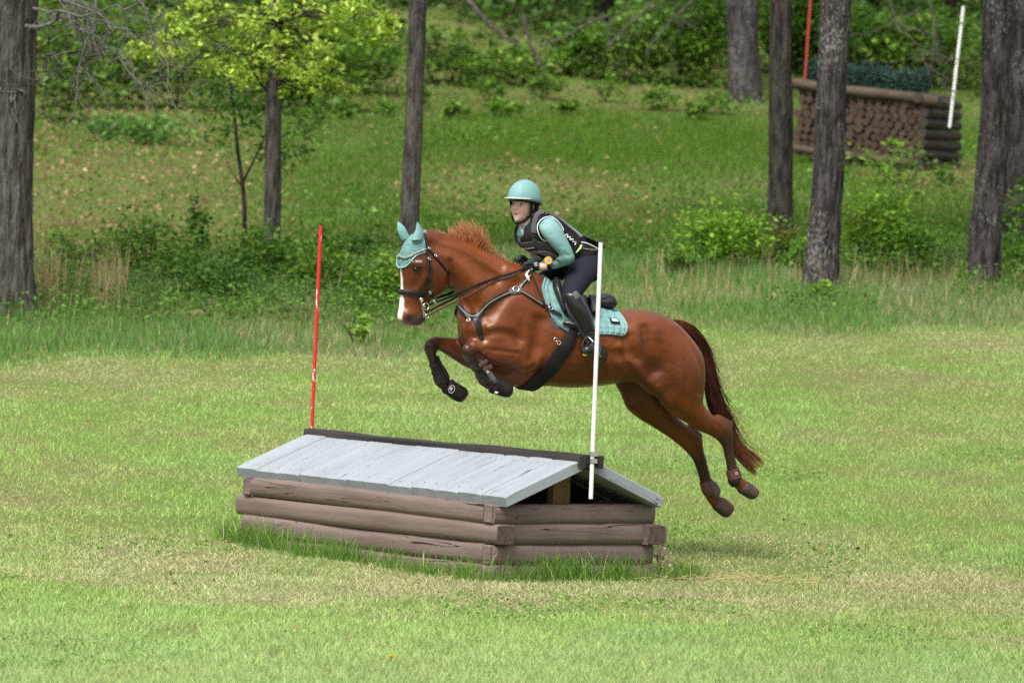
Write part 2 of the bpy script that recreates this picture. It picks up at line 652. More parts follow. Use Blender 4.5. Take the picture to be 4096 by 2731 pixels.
def build_roof_jump():
    root = empty('roofed_log_jump', fp(FL / 2, FE / 2, 0), 'cross country jump, brown log box under a grey plank roof, under the horse', 'jump')
    brown = crack_material('brown_log_paint', (0.190, 0.138, 0.120), (0.138, 0.098, 0.084), 1.0, (.5, 3.2, 3.2), crack=.9)
    endg = material('sawn_log_end', (0.105, 0.072, 0.058), rough=.8, noise=(40, (.05, .034, .028), .35, .65), bump=(60, .5, .003))
    grey = crack_material('grey_roof_paint', (0.310, 0.342, 0.366), (0.255, 0.282, 0.300), 1.0, (.5, 2.2, 2.2), crack=.22, gloss=.42)
    dark = crack_material('dark_ridge_paint', (0.017, 0.014, 0.014), (0.042, 0.035, 0.032), 2.0, (.5, 3, 3), crack=.5)
    raw = crack_material('raw_post_timber', (0.21, 0.125, 0.055), (0.15, 0.085, 0.036), 1.0, (.5, 3, 3), crack=.3)
    inn = material('inner_shade_black', (.025, .018, .013), rough=.9, noise=(6, (.012, .009, .007), .4, .6))
    axl = (FDL, -FDE, UP)          # long side: outer face towards -FDE
    axe = (FDE, -FDL, UP)          # end: outer face towards -FDL
    W = .11
    seed = 0
    for r in range(4):
        zt, zb = LZ[r], LZ[r + 1]
        zc, h = (zt + zb) / 2, zt - zb - .002
        cross = (r % 2 == 1)       # on odd courses the long logs run through, on even ones the end logs do
        seed += 1
        # long logs, near side and far side
        a0, a1 = (-.085, FL + .10) if cross else (.075, FL + .005)
        o = oriented('log', log_mb(a1 - a0, W, h, seed=seed), brown, fp(a0, .075, zc), axl, root)
        oriented('log', log_mb(a1 - a0, W, h, seed=seed + 30), brown, fp(a1, FE - .075, zc), (-FDL, FDE, UP), root)
        b0, b1 = (.09, FE - .02) if cross else (-.015, FE + .0)
        oriented('log', log_mb(b1 - b0, W, h, seed=seed + 60, nseg=8), brown, fp(.072, b0, zc), axe, root)
        oriented('log', log_mb(b1 - b0, W, h, seed=seed + 90, nseg=8), brown, fp(FL - .072, b1, zc), (-FDE, FDL, UP), root)
    # second course: sawn butt ends of the cross logs show at the corners
    for (a, b) in ((-.088, .035), (-.088, FE - .035)):
        mb = MB()
        zc = (LZ[1] + LZ[2]) / 2
        mb.box((0, 0, 0), (.012, .14 if b < .5 else .13, LZ[1] - LZ[2] - .012), bevel=.004)
        oriented('log_end', mb, endg, fp(a, b, zc), axl, root)
    mb = MB()
    mb.box((0, 0, 0), (.20, .115, .116), bevel=.012)
    oriented('log_end_block', mb, brown, fp(.02, FE + .012, (LZ[1] + LZ[2]) / 2), axl, root)
    for (a, b, r) in ((.03, -.025, 0), (.03, -.025, 2), (FL - .03, -.025, 0)):
        mb = MB()
        mb.box((0, 0, 0), (.085, .05, LZ[r] - LZ[r + 1] - .006), bevel=.008)
        oriented('log_end', mb, brown, fp(a, b + .02, (LZ[r] + LZ[r + 1]) / 2), axl, root)
    # added near-black box and panels standing in for the shade inside the open gable
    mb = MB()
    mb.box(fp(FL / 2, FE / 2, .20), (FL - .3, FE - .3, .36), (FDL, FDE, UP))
    mb.build('inner_shade_box', inn, root)
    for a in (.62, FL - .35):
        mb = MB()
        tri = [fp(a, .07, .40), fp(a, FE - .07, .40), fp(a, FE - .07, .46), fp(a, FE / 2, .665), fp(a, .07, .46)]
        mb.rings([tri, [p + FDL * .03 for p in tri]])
        mb.build('gable_shade_panel', inn, root)
    # gable posts under the ridge
    for a in (.16, FL - .16):
        mb = MB()
        mb.box((0, 0, 0), (.215, .085, .145), bevel=.006)
        oriented('gable_post', mb, raw, fp(a, FE / 2 - .02, .445 + .1075), (UP, FDL, FDE), root)
    mb = MB()
    mb.box((0, 0, 0), (.12, .06, .06), bevel=.004)
    oriented('gable_brace', mb, raw, fp(.40, .34, .44 + .06), (UP, FDL, FDE), root)
    # roof planks
    zr, zt, rw = .5134, .7527, .1622
    o1, o3 = .122, .152
    n = 12
    LL = FL + o1 + o3
    rr = random.Random(5)
    cuts = np.linspace(0, LL, n + 1)
    cuts[1:-1] += [rr.uniform(-.018, .018) for _ in range(n - 1)]
    for side in (0, 1):
        eb = -.006 if side == 0 else FE + .006
        tb = FE / 2 - rw / 2 + .02 if side == 0 else FE / 2 + rw / 2 - .02
        run = abs(tb - eb)
        sl = math.hypot(run, zt - zr)
        inw = FDE if side == 0 else -FDE
        ax0 = (inw * run + UP * (zt - zr)) / sl          # up the slope
        nn = np.cross(FDL, ax0); nn = nn if nn[2] > 0 else -nn
        ax1 = np.cross(nn, ax0)
        for i in range(n):
            w = cuts[i + 1] - cuts[i] - (.008 if rr.random() < .6 else .017)
            mid = (cuts[i] + cuts[i + 1]) / 2 - o1
            dn = rr.uniform(-.004, .004)
            du = rr.uniform(-.006, .006)
            mb = MB()
            T = .074
            # plank: x up the slope, y across, z thickness; gently cupped with eased arrises
            rings = []
            cup = rr.uniform(-.002, .0035)
            for k in range(9):
                x = -sl / 2 + sl * k / 8
                e = .006 if k in (0, 8) else 0
                sec = [(-w / 2 + .004, -T), (w / 2 - .004, -T), (w / 2, -T + .004), (w / 2, -.006 - e), (w / 2 - .006, -e), (w / 4, cup * .75 - e), (0, cup - e), (-w / 4, cup * .75 - e), (-w / 2 + .006, -e), (-w / 2, -.006 - e), (-w / 2, -T + .004)]
                rings.append([np.array([x, p, q]) for p, q in sec])
            mb.rings(rings)
            o = oriented('roof_plank', mb, grey, fp(mid, 0, 0) + FDE * ((eb + tb) / 2) + UP * ((zr + zt) / 2) + nn * dn + ax0 * du, (ax0, ax1, nn), root)
            if side == 0:   # nail heads, as small dark dimples
                for xx in (-sl / 2 + .07, sl / 2 - .10):
                    for yy in (-w * .27, w * .27):
                        nm = MB()
                        nm.tube([(xx + rr.uniform(-.01, .01), yy, cup - .004), (xx, yy, cup + .0012)], .0032, 8)
                        q = nm.build('nail_head', dark)
                        q.parent = o
    # ridge beam
    mb = MB()
    LR = LL + .06
    rings = []
    for k in range(22):
        x = LR * k / 21
        wv = .006 * math.sin(x * 2.2) + .003 * math.sin(x * 7)
        hw, hh = .078, .036
        sec = [(-hw, -hh), (hw, -hh), (hw, hh - .012), (hw - .012, hh + wv), (hw * .3, hh + .004 + wv), (-hw * .3, hh + .003 + wv), (-hw + .012, hh + wv), (-hw, hh - .012)]
        rings.append([np.array([x, p, q]) for p, q in sec])
    mb.rings(rings)
    oriented('ridge_beam', mb, dark, fp(-o1 - .03, FE / 2, .744), (FDL, -FDE, UP), root)
    return root


build_roof_jump()


def speckle_material(name, base, chip, amount=.62, rough=.35):
    return material(name, base, rough=rough, spec=.5, noise=(34, chip, amount, amount + .03), stretch=(1, 1, .45))


white_plastic = material('white_plastic_pipe', (.80, .80, .78), rough=.32, noise=(5, (.72, .73, .72), .4, .7))
red_paint = speckle_material('red_pole_paint', (.62, .022, .028), (.80, .62, .60), .615)
galv = material('worn_steel', (.45, .45, .45), rough=.4, metal=.9)
black_iron = material('dark_bracket', (.03, .027, .025), rough=.55, bump=(40, .3, .003))


def flag_pole(foot, top, r, mat, label, clamps=(), group='flag poles marking the jumps', name='flag_pole', slots=24):
    foot, top = np.asarray(foot, float), np.asarray(top, float)
    root = empty(name, foot, label, 'flag pole', group)
    mb = MB()
    n = slots
    pts = [foot + (top - foot) * k / n for k in range(n + 1)]
    mb.tube(pts, [r * (1 if k < n else .97) for k in range(n + 1)], 14)
    mb.build('pole', mat, root, auto=50)
    for z in clamps:
        mb = MB()
        c = foot + (top - foot) * z
        mb.tube([c - UP * .016, c + UP * .016], r * 1.28, 14)
        mb.box(c + nrm(np.array([.7, -.5, 0])) * r * 1.5, (.03, .02, .028))
        mb.build('clamp', galv, root, auto=40)
    return root


def near_poles():
    # white pole strapped to the near end of the ridge, red pole at the far end
    a = -.122 - .03 - .026
    base = fp(a, FE / 2 - .0, 0)
    y = base[1]
    t = at_depth(*KD(1380, 557), y)
    b = at_depth(*KD(1357, 1145), y)
    m = (t[0] + b[0]) / 2
    flag_pole((b[0], y, b[2]), (t[0], y, t[2]), .0145, white_plastic, 'white flag pole strapped to the near end of the roofed jump', clamps=(.148, .175))
    mb = MB()
    for db in (.075, -.075):
        mb = MB()
        mb.box(fp(-.122 - .038, FE / 2 + db, .742), (.012, .05, .085), (FDL, FDE, UP), bevel=.004)
        mb.build('pole_bracket', black_iron, bpy.data.objects['roofed_log_jump'], auto=40)
    a = FL + .152 - .02
    base = fp(a, FE / 2, .80)
    t = at_depth(*KD(737, 518), base[1])
    b = at_depth(*KD(716, 984), base[1])
    flag_pole((b[0], base[1], .79), (t[0], base[1], t[2]), .0125, red_paint, 'chipped red flag pole at the far end of the roofed jump', clamps=())


near_poles()
# ================================================================== the horse
PSI = math.radians(26)
HF = np.array([-math.cos(PSI), -math.sin(PSI), 0.0])       # the way it jumps
HLf = np.array([math.sin(PSI), -math.cos(PSI), 0.0])       # its left, towards the camera
HR0 = np.array([-0.401, 38.35, 0.0])                       # its path crosses the ridge half way along


def hp(uv, off=0.0):
    """Pixel -> point on the plane that lies OFF metres left of the horse's middle plane."""
    d = ray(*uv)
    p0 = HR0 + HLf * off
    t = ((p0 - CAMPOS) @ HLf) / (d @ HLf)
    return CAMPOS + d * t


PSI_H = math.radians(37)                                    # the head is turned a little more towards the camera
HHF = np.array([-math.cos(PSI_H), -math.sin(PSI_H), 0.0])
HHL = np.array([math.sin(PSI_H), -math.cos(PSI_H), 0.0])
HPOLL = hp((1500 + 640 / 2.904, 820 + 600 / 2.904), 0)


def hh(uv, off=0.0):
    """Pixel -> point on a plane OFF metres left of the middle plane of the horse's head."""
    d = ray(*uv)
    p0 = HPOLL + HHL * off
    t = ((p0 - CAMPOS) @ HHL) / (d @ HHL)
    return CAMPOS + d * t


def pair_loft(st, N=20, e=2.0, sub=4, yaw=True, lat=None, cap=.5, head=False):
    """Loft through stations (edge pixel A, edge pixel B, offset, lateral half width[, exponent])."""
    rows = []
    for s in st:
        A, B = (hh if head else hp)(s[0], s[2]), (hh if head else hp)(s[1], s[2])
        rows.append(np.concatenate([A, B, [s[3], s[4] if len(s) > 4 else e]]))
    rows = catmull(rows, sub)
    lat = (HHL if head else HLf) if lat is None else lat
    rings = []
    for r in rows:
        A, B, b, ee = r[:3], r[3:6], r[6], r[7]
        c, n = (A + B) / 2, (A - B)
        a = np.linalg.norm(n) / 2
        n = n / (2 * a + 1e-9)
        if yaw:
            nh = abs(n @ (HHF if head else HF))
            a = math.sqrt(max(a * a - (b * math.tan(PSI_H if head else PSI) * nh) ** 2 * .9, (a * .72) ** 2))
        rings.append(ellipse_ring(c, n, lat, a, b, N, ee))
    # rounded ends
    def endcap(r0, r1):
        r0, r1 = np.array(r0), np.array(r1)
        c0, c1 = r0.mean(0), r1.mean(0)
        d = nrm(c0 - c1)
        R = np.linalg.norm(r0 - c0, axis=1).min()
        return [[c0 + (p - c0) * k + d * R * q for p in r0] for k, q in ((.25, cap), (.6, cap * .8), (.87, cap * .45))]
    rings = endcap(rings[0], rings[1]) + rings + endcap(rings[-1], rings[-2])[::-1]
    return MB().rings(rings)


def blob(c, axes, r):
    return MB().ellipsoid(c, axes, r, 18, 12)


def capsule(p, q, r0, r1, lat=None, squash=1.0):
    p, q = np.asarray(p, float), np.asarray(q, float)
    t = nrm(q - p)
    l = HLf if lat is None else lat
    n = nrm(np.cross(t, l)); l2 = np.cross(n, t)
    rings = []
    for k in range(-6, 1):
        a = math.pi / 2 * k / 6
        rings.append(ellipse_ring(p + t * r0 * math.sin(a), n, l2, r0 * math.cos(a) + 1e-4, (r0 * math.cos(a) + 1e-4) * squash, 16))
    for k in range(0, 7):
        a = math.pi / 2 * k / 6
        rings.append(ellipse_ring(q + t * r1 * math.sin(a), n, l2, r1 * math.cos(a) + 1e-4, (r1 * math.cos(a) + 1e-4) * squash, 16))
    return MB().rings(rings)


def S(x, y): return (x, y)


LEGS = {}   # centre lines, for colouring and for boots


def build_horse():
    h = .0075
    allp = [hp(S(u, v), o) for u in (1560, 3080) for v in (830, 2100) for o in (-.45, .45)]
    F = Field(np.min(allp, 0) - .05, np.max(allp, 0) + .05, h)
    trunk = [
        (S(1868, 1190), S(1852, 1300), 0, .09), (S(1915, 1090), S(1868, 1395), 0, .17), (S(1985, 1050), S(1910, 1450), 0, .215),
        (S(2070, 1062), S(1985, 1490), 0, .235, 2.1), (S(2150, 1096), S(2060, 1512), 0, .25, 2.2), (S(2240, 1155), S(2160, 1540), 0, .29, 2.1),
        (S(2340, 1210), S(2285, 1551), 0, .315, 2.1), (S(2455, 1240), S(2400, 1543), 0, .32, 2.1), (S(2535, 1238), S(2480, 1530), 0, .30, 2.15),
        (S(2595, 1243), S(2550, 1530), 0, .285, 2.2), (S(2655, 1267), S(2620, 1545), 0, .27, 2.2), (S(2710, 1303), S(2690, 1560), 0, .23),
        (S(2750, 1350), S(2745, 1540), 0, .16), (S(2775, 1400), S(2775, 1500), 0, .08)]
    F.union(pair_loft(trunk, 28), .02)
    neck = [
        (K1(405, 606), K1(545, 860), 0, .062), (K1(500, 610), K1(605, 985), 0, .072), (K1(600, 622), K1(645, 1075), 0, .082),
        (K1(700, 652), K1(688, 1128), 0, .095), (K1(800, 698), K1(712, 1195), 0, .11), (K1(920, 757), K1(722, 1270), 0, .13),
        (K1(1040, 826), K1(740, 1340), 0, .15), (K1(1170, 890), K1(790, 1400), 0, .165), (K1(1290, 930), K1(900, 1450), 0, .17)]
    F.union(pair_loft(neck, 24), .05)
    # head
    head = [
        (K2(425, 345), K2(585, 420), 0, .055), (K2(345, 440), K2(700, 545), 0, .078), (K2(300, 560), K2(800, 640), 0, .095, 2.3),
        (K2(283, 660), K2(852, 740), 0, .103, 2.5), (K2(284, 750), K2(864, 830), 0, .10, 2.6), (K2(293, 840), K2(838, 920), 0, .088, 2.6),
        (K2(300, 930), K2(770, 1000), 0, .072, 2.5), (K2(296, 1020), K2(690, 1060), 0, .062, 2.4), (K2(288, 1110), K2(635, 1120), 0, .056, 2.4),
        (K2(278, 1200), K2(605, 1200), 0, .055, 2.3), (K2(262, 1280), K2(592, 1290), 0, .058, 2.3), (K2(272, 1335), K2(568, 1350), 0, .052, 2.2),
        (K2(330, 1375), K2(520, 1395), 0, .036)]
    F.union(pair_loft(head, 24, cap=.3, head=True), .04)
    # cheek, brow ridge, facial crest, nostril wings, throat groove
    for s in (1, -1):
        F.union(blob(hh(K2(690, 850), .062 * s), (HHF, HHL, UP), (.095, .035, .115)), .05)
        F.union(blob(hh(K2(480, 685), .080 * s), (nrm(HHF + .3 * UP), HHL, nrm(UP - .3 * HHF)), (.045, .024, .024)), .03)
        F.union(capsule(hh(K2(580, 830), .080 * s), hh(K2(470, 1010), .054 * s), .016, .010), .03)
        F.union(blob(hh(K2(385, 1275), .042 * s), (HHF, HHL, UP), (.034, .021, .036)), .02)
        F.cut(blob(hh(K2(482, 742), .106 * s), (nrm(HHF - .2 * UP), HHL, nrm(UP + .2 * HHF)), (.022, .014, .013)), .012)
        F.cut(capsule(hh(K2(375, 1295), .066 * s), hh(K2(405, 1335), .060 * s), .011, .008), .012)
        F.cut(capsule(hh(K2(350, 1395), .05 * s), hh(K2(560, 1230), .058 * s), .004, .003), .006)
        # neck: hollow behind the cheek, jugular groove, long muscles
        F.cut(capsule(hp(K2(720, 520), .105 * s), hp(K2(905, 800), .125 * s), .010, .018), .04)
        F.union(capsule(hp(K1(600, 760), .045 * s), hp(K1(1000, 1200), .13 * s), .05, .08), .09)
        F.cut(capsule(hp(K1(640, 1000), .115 * s), hp(K1(770, 1250), .17 * s), .012, .014), .05)
        F.union(capsule(hp(K1(420, 660), .02 * s), hp(K1(1150, 960), .12 * s), .035, .06), .09)
    # shoulders
    for s in (1, -1):
        F.union(capsule(hp(S(2120, 1150), .13 * s), hp(S(1990, 1320), .18 * s), .06, .10, squash=.62), .08)    # blade
        F.union(capsule(hp(S(1970, 1320), .165 * s), hp(S(2085, 1440), .19 * s), .095, .08, squash=.7), .07)   # upper arm
        F.union(capsule(hp(S(2110, 1230), .15 * s), hp(S(2105, 1430), .19 * s), .075, .075, squash=.65), .06)   # triceps
        F.union(blob(hp(S(1890, 1320), .085 * s), (HF, HLf, UP), (.075, .09, .12)), .08)                          # breast
        F.cut(capsule(hp(S(2010, 1180), .262 * s), hp(S(1950, 1280), .29 * s), .010, .012), .07)
        F.cut(capsule(hp(S(2165, 1250), .318 * s), hp(S(2165, 1400), .325 * s), .010, .012), .08)
    # hind quarters
    for s in (1, -1):
        F.union(blob(hp(S(2560, 1325), .20 * s), (HF, HLf, UP), (.12, .08, .07)), .10)                            # point of hip
        F.union(capsule(hp(S(2640, 1360), .13 * s), hp(S(2735, 1450), .15 * s), .12, .11, squash=.85), .09)
    near_hind = [
        (K6(470, 200), K6(720, 250), .13, .10), (K6(462, 300), K6(812, 345), .14, .135), (K6(458, 400), K6(858, 440), .145, .15),
        (K6(465, 490), K6(868, 530), .15, .155), (K6(490, 565), K6(864, 620), .15, .145), (K6(528, 640), K6(852, 705), .145, .125),
        (K6(565, 710), K6(868, 745), .14, .105), (K6(625, 780), K6(903, 785), .135, .085), (K6(725, 843), K6(945, 812), .13, .07),
        (K6(845, 912), K6(990, 823), .13, .056), (K6(935, 958), K6(1040, 858), .13, .05), (K6(983, 1010), K6(1046, 930), .13, .043),
        (K6(998, 1070), K6(1053, 1010), .13, .033), (K6(1010, 1130), K6(1072, 1100), .13, .031), (K6(1017, 1185), K6(1088, 1155), .13, .034),
        (K6(1030, 1245), K6(1105, 1205), .13, .039), (K6(1065, 1285), K6(1135, 1232), .13, .034), (K6(1095, 1312), K6(1155, 1242), .13, .036)]
    far_hind = [
        (K6(330, 420), K6(700, 420), -.13, .12), (K6(262, 560), K6(690, 560), -.14, .14), (K6(305, 660), K6(680, 660), -.14, .13), (K6(345, 755), K6(670, 745), -.14, .115),
        (K6(420, 822), K6(675, 790), -.135, .095), (K6(530, 890), K6(715, 838), -.13, .075), (K6(650, 968), K6(775, 885), -.13, .06),
        (K6(740, 1045), K6(842, 940), -.13, .052), (K6(790, 1105), K6(852, 1015), -.13, .043), (K6(815, 1170), K6(872, 1085), -.13, .034),
        (K6(828, 1220), K6(897, 1180), -.13, .032), (K6(840, 1270), K6(915, 1240), -.13, .034), (K6(858, 1325), K6(938, 1290), -.13, .039),
        (K6(890, 1380), K6(962, 1335), -.13, .034), (K6(920, 1418), K6(985, 1352), -.13, .036)]
    near_fore = [
        (K5(1500, 560), K5(1560, 800), .185, .075), (K5(1350, 455), K5(1430, 806), .185, .085), (K5(1210, 418), K5(1270, 796), .185, .078), (K5(1080, 435), K5(1120, 752), .18, .066),
        (K5(980, 453), K5(1000, 695), .175, .054), (K5(890, 470), K5(925, 640), .17, .047), (K5(815, 482), K5(912, 610), .17, .048),
        (K5(752, 530), K5(902, 622), .17, .050), (K5(724, 610), K5(893, 655), .17, .049), (K5(748, 693), K5(895, 690), .17, .042),
        (K5(805, 752), K5(920, 722), .17, .034), (K5(860, 835), K5(960, 790), .17, .030), (K5(900, 910), K5(1005, 855), .17, .031),
        (K5(930, 985), K5(1060, 925), .17, .040), (K5(1000, 1035), K5(1115, 960), .17, .035), (K5(1060, 1070), K5(1155, 955), .17, .036)]
    far_fore = [
        (K5(1050, 520), K5(1060, 850), -.16, .08), (K5(880, 470), K5(930, 840), -.165, .08), (K5(740, 460), K5(800, 800), -.165, .072), (K5(620, 442), K5(680, 732), -.165, .062),
        (K5(540, 434), K5(570, 658), -.165, .054), (K5(465, 428), K5(478, 602), -.165, .047), (K5(385, 430), K5(452, 588), -.165, .048),
        (K5(312, 485), K5(440, 598), -.165, .05), (K5(283, 565), K5(428, 630), -.165, .048), (K5(310, 650), K5(428, 665), -.165, .04),
        (K5(335, 720), K5(438, 720), -.165, .034), (K5(355, 800), K5(458, 785), -.165, .03), (K5(380, 880), K5(492, 850), -.165, .031),
        (K5(395, 965), K5(535, 925), -.165, .04), (K5(445, 1025), K5(575, 970), -.165, .035), (K5(500, 1060), K5(610, 975), -.165, .036)]
    for nm, L, k in (('near_hind', near_hind, .035), ('far_hind', far_hind, .03), ('near_fore', near_fore, .03), ('far_fore', far_fore, .03)):
        F.union(pair_loft(L, 18), k)
        LEGS[nm] = np.array([(hp(s[0], s[2]) + hp(s[1], s[2])) / 2 for s in L])
    # limb detail: gaskin, hock, tendon grooves, forearm muscles, knees
    F.union(capsule(hp(K6(640, 670), .185), hp(K6(860, 855), .142), .06, .034), .05)
    F.union(capsule(hp(K6(950, 818), .13), hp(K6(1030, 862), .13), .027, .025), .02)
    F.union(capsule(hp(K6(770, 880), -.13), hp(K6(828, 935), -.13), .027, .023), .02)
    F.cut(capsule(hp(K6(560, 460), .335), hp(K6(500, 250), .32), .012, .01), .08)          # hollow before the thigh
    F.cut(capsule(hp(K6(780, 600), .325), hp(K6(760, 350), .325), .008, .008), .06)        # groove of the hamstring
    F.union(capsule(hp(K5(1360, 570), .215), hp(K5(1020, 545), .195), .05, .025), .03)
    F.union(capsule(hp(K5(1400, 700), .21), hp(K5(1060, 655), .19), .045, .02), .03)
    F.union(blob(hp(K5(795, 590), .19), (HF, HLf, UP), (.036, .028, .040)), .02)
    F.union(blob(hp(K5(350, 530), -.14), (HF, HLf, UP), (.036, .028, .040)), .02)
    F.union(capsule(hp(K5(1470, 770), .205), hp(K5(1560, 690), .19), .04, .05), .05)      # elbow
    F.union(capsule(hp(K5(1050, 790), 0), hp(K5(1500, 880), 0), .07, .09), .09)           # breast bone
    # flank fold to the stifle
    F.union(capsule(hp(K6(400, 480), .20), hp(K6(520, 600), .17), .04, .06), .09)
    for s in (1, -1):
        F.cut(capsule(hp(S(2510, 1350), .37 * s), hp(S(2550, 1450), .36 * s), .02, .02), .10)
    # muscle lines: grooves (depth > 0) and ridges (depth < 0) drawn on the surface, both sides
    V, Q = F.polys()
    T = BVHTree.FromPolygons([tuple(v) for v in V], [tuple(int(i) for i in q) for q in Q])
    lines = [
        ([K5(1650, 230), K5(1625, 380), K5(1600, 540), K5(1570, 700)], .04, .010, .06),
        ([K5(960, 440), K5(1060, 398), K5(1200, 382), K5(1330, 415), K5(1410, 500)], .022, .016, .035),
        ([K5(985, 180), K5(960, 290), K5(965, 420)], .022, .016, .03),
        ([K1(1200, 1010), K1(1090, 1120), K1(1000, 1230), K1(930, 1330)], .03, .008, .04),
        ([K6(330, 290), K6(355, 360), K6(395, 440)], .06, .012, .07),
        ([K6(300, 330), K6(370, 440), K6(440, 515), K6(515, 595)], .02, -.008, .04),
        ([K6(470, 220), K6(480, 320), K6(492, 420), K6(525, 520)], .04, .009, .06),
        ([K6(690, 230), K6(765, 330), K6(825, 440), K6(848, 560), K6(838, 660)], .016, .007, .025),
        ([K6(600, 730), K6(690, 780), K6(790, 850)], .02, .007, .03),
        ([K5(1380, 625), K5(1180, 598), K5(990, 578)], .012, .007, .015),
        ([K5(1585, 790), K5(1500, 835), K5(1370, 835), K5(1240, 820)], .025, .016, .03),
        ([K1(625, 965), K1(690, 1080), K1(745, 1190), K1(800, 1290)], .020, .012, .03),
        ([K1(470, 690), K1(640, 750), K1(830, 860), K1(1000, 1000)], .03, .008, .05),
        ([K1(560, 640), K1(720, 690), K1(900, 790), K1(1050, 880)], .02, .005, .04),
        ([K2(872, 640), K2(885, 760), K2(872, 870), K2(825, 975)], .014, .014, .015),
        ([K6(545, 610), K6(590, 690), K6(640, 740)], .02, -.007, .03),
        ([K6(930, 850), K6(985, 900), K6(1010, 960)], .008, .004, .01),
        ([K5(830, 520), K5(870, 570), K5(880, 640)], .008, .004, .01),
        ([K4(1130, 1330), K4(1300, 1330), K4(1480, 1300)], .03, .004, .05),
        ([K6(60, 330), K6(90, 430), K6(100, 540)], .02, .003, .03), ([K6(130, 330), K6(165, 430), K6(180, 530)], .02, .003, .03), ([K6(200, 320), K6(240, 420), K6(260, 520)], .02, .003, .03)]
    for pts, r, dep, k in lines:
        H = []
        for uv in catmull(pts, 3):
            q = T.ray_cast(Vector(CAMPOS), Vector(ray(*uv)).normalized())
            if q[0] is not None:
                n = np.array(q[1]); n = n if n @ ray(*uv) < 0 else -n
                H.append(np.array(q[0]) + n * ((r - dep) if dep > 0 else -(r + dep)))
        if len(H) < 2: continue
        H = [H[0] + (H[0] - H[1]) * .3] + H + [H[-1] + (H[-1] - H[-2]) * .3]
        rad = [r * .35] + [r] * (len(H) - 2) + [r * .35]
        for side in (1, -1):
            c = MB().tube(H if side > 0 else [x - 2 * ((x - HR0) @ HLf) * HLf for x in H], rad, 10)
            if dep > 0: F.cut(c, k)
            else: F.union(c, k)
    F.blur(1)
    V, Q = F.polys()
    return F, V, Q


HFIELD, HV, HQ = build_horse()
HBVH = BVHTree.FromPolygons([tuple(v) for v in HV], [tuple(int(i) for i in q) for q in HQ])


def smoothstep(x, a, b):
    t = np.clip((x - a) / (b - a), 0, 1)
    return t * t * (3 - 2 * t)


def seg_dist(P, A, B):
    d = B - A
    t = np.clip(((P - A) @ d) / (d @ d), 0, 1)
    return np.linalg.norm(P - (A + t[:, None] * d), axis=1), t


def chain_param(P, C):
    """Nearest point on a polyline: distance and index along it."""
    best = np.full(len(P), 1e9)
    par = np.zeros(len(P))
    for i in range(len(C) - 1):
        d, t = seg_dist(P, C[i], C[i + 1])
        m = d < best
        best[m] = d[m]
        par[m] = i + t[m]
    return best, par


def value_noise(P, scale, seed=0):
    r = np.random.default_rng(seed)
    T = r.random((32, 32, 32))
    q = P * scale + 100
    i = np.floor(q).astype(int)
    f = q - i
    f = f * f * (3 - 2 * f)
    out = 0
    for a in (0, 1):
        for b in (0, 1):
            for c in (0, 1):
                w = (f[:, 0] if a else 1 - f[:, 0]) * (f[:, 1] if b else 1 - f[:, 1]) * (f[:, 2] if c else 1 - f[:, 2])
                out = out + w * T[(i[:, 0] + a) % 32, (i[:, 1] + b) % 32, (i[:, 2] + c) % 32]
    return out


def project_px(P):
    """World points -> photograph pixels."""
    d = np.asarray(P, float) - CAMPOS
    cy = d[:, 1] * math.cos(PITCH) - d[:, 2] * math.sin(PITCH)
    cz = d[:, 1] * math.sin(PITCH) + d[:, 2] * math.cos(PITCH)
    u, v = FPX * d[:, 0] / cy, -FPX * cz / cy
    c, s = math.cos(ROLL), math.sin(ROLL)
    return np.stack([SW / 2 + c * u - s * v, SH / 2 + s * u + c * v], -1)


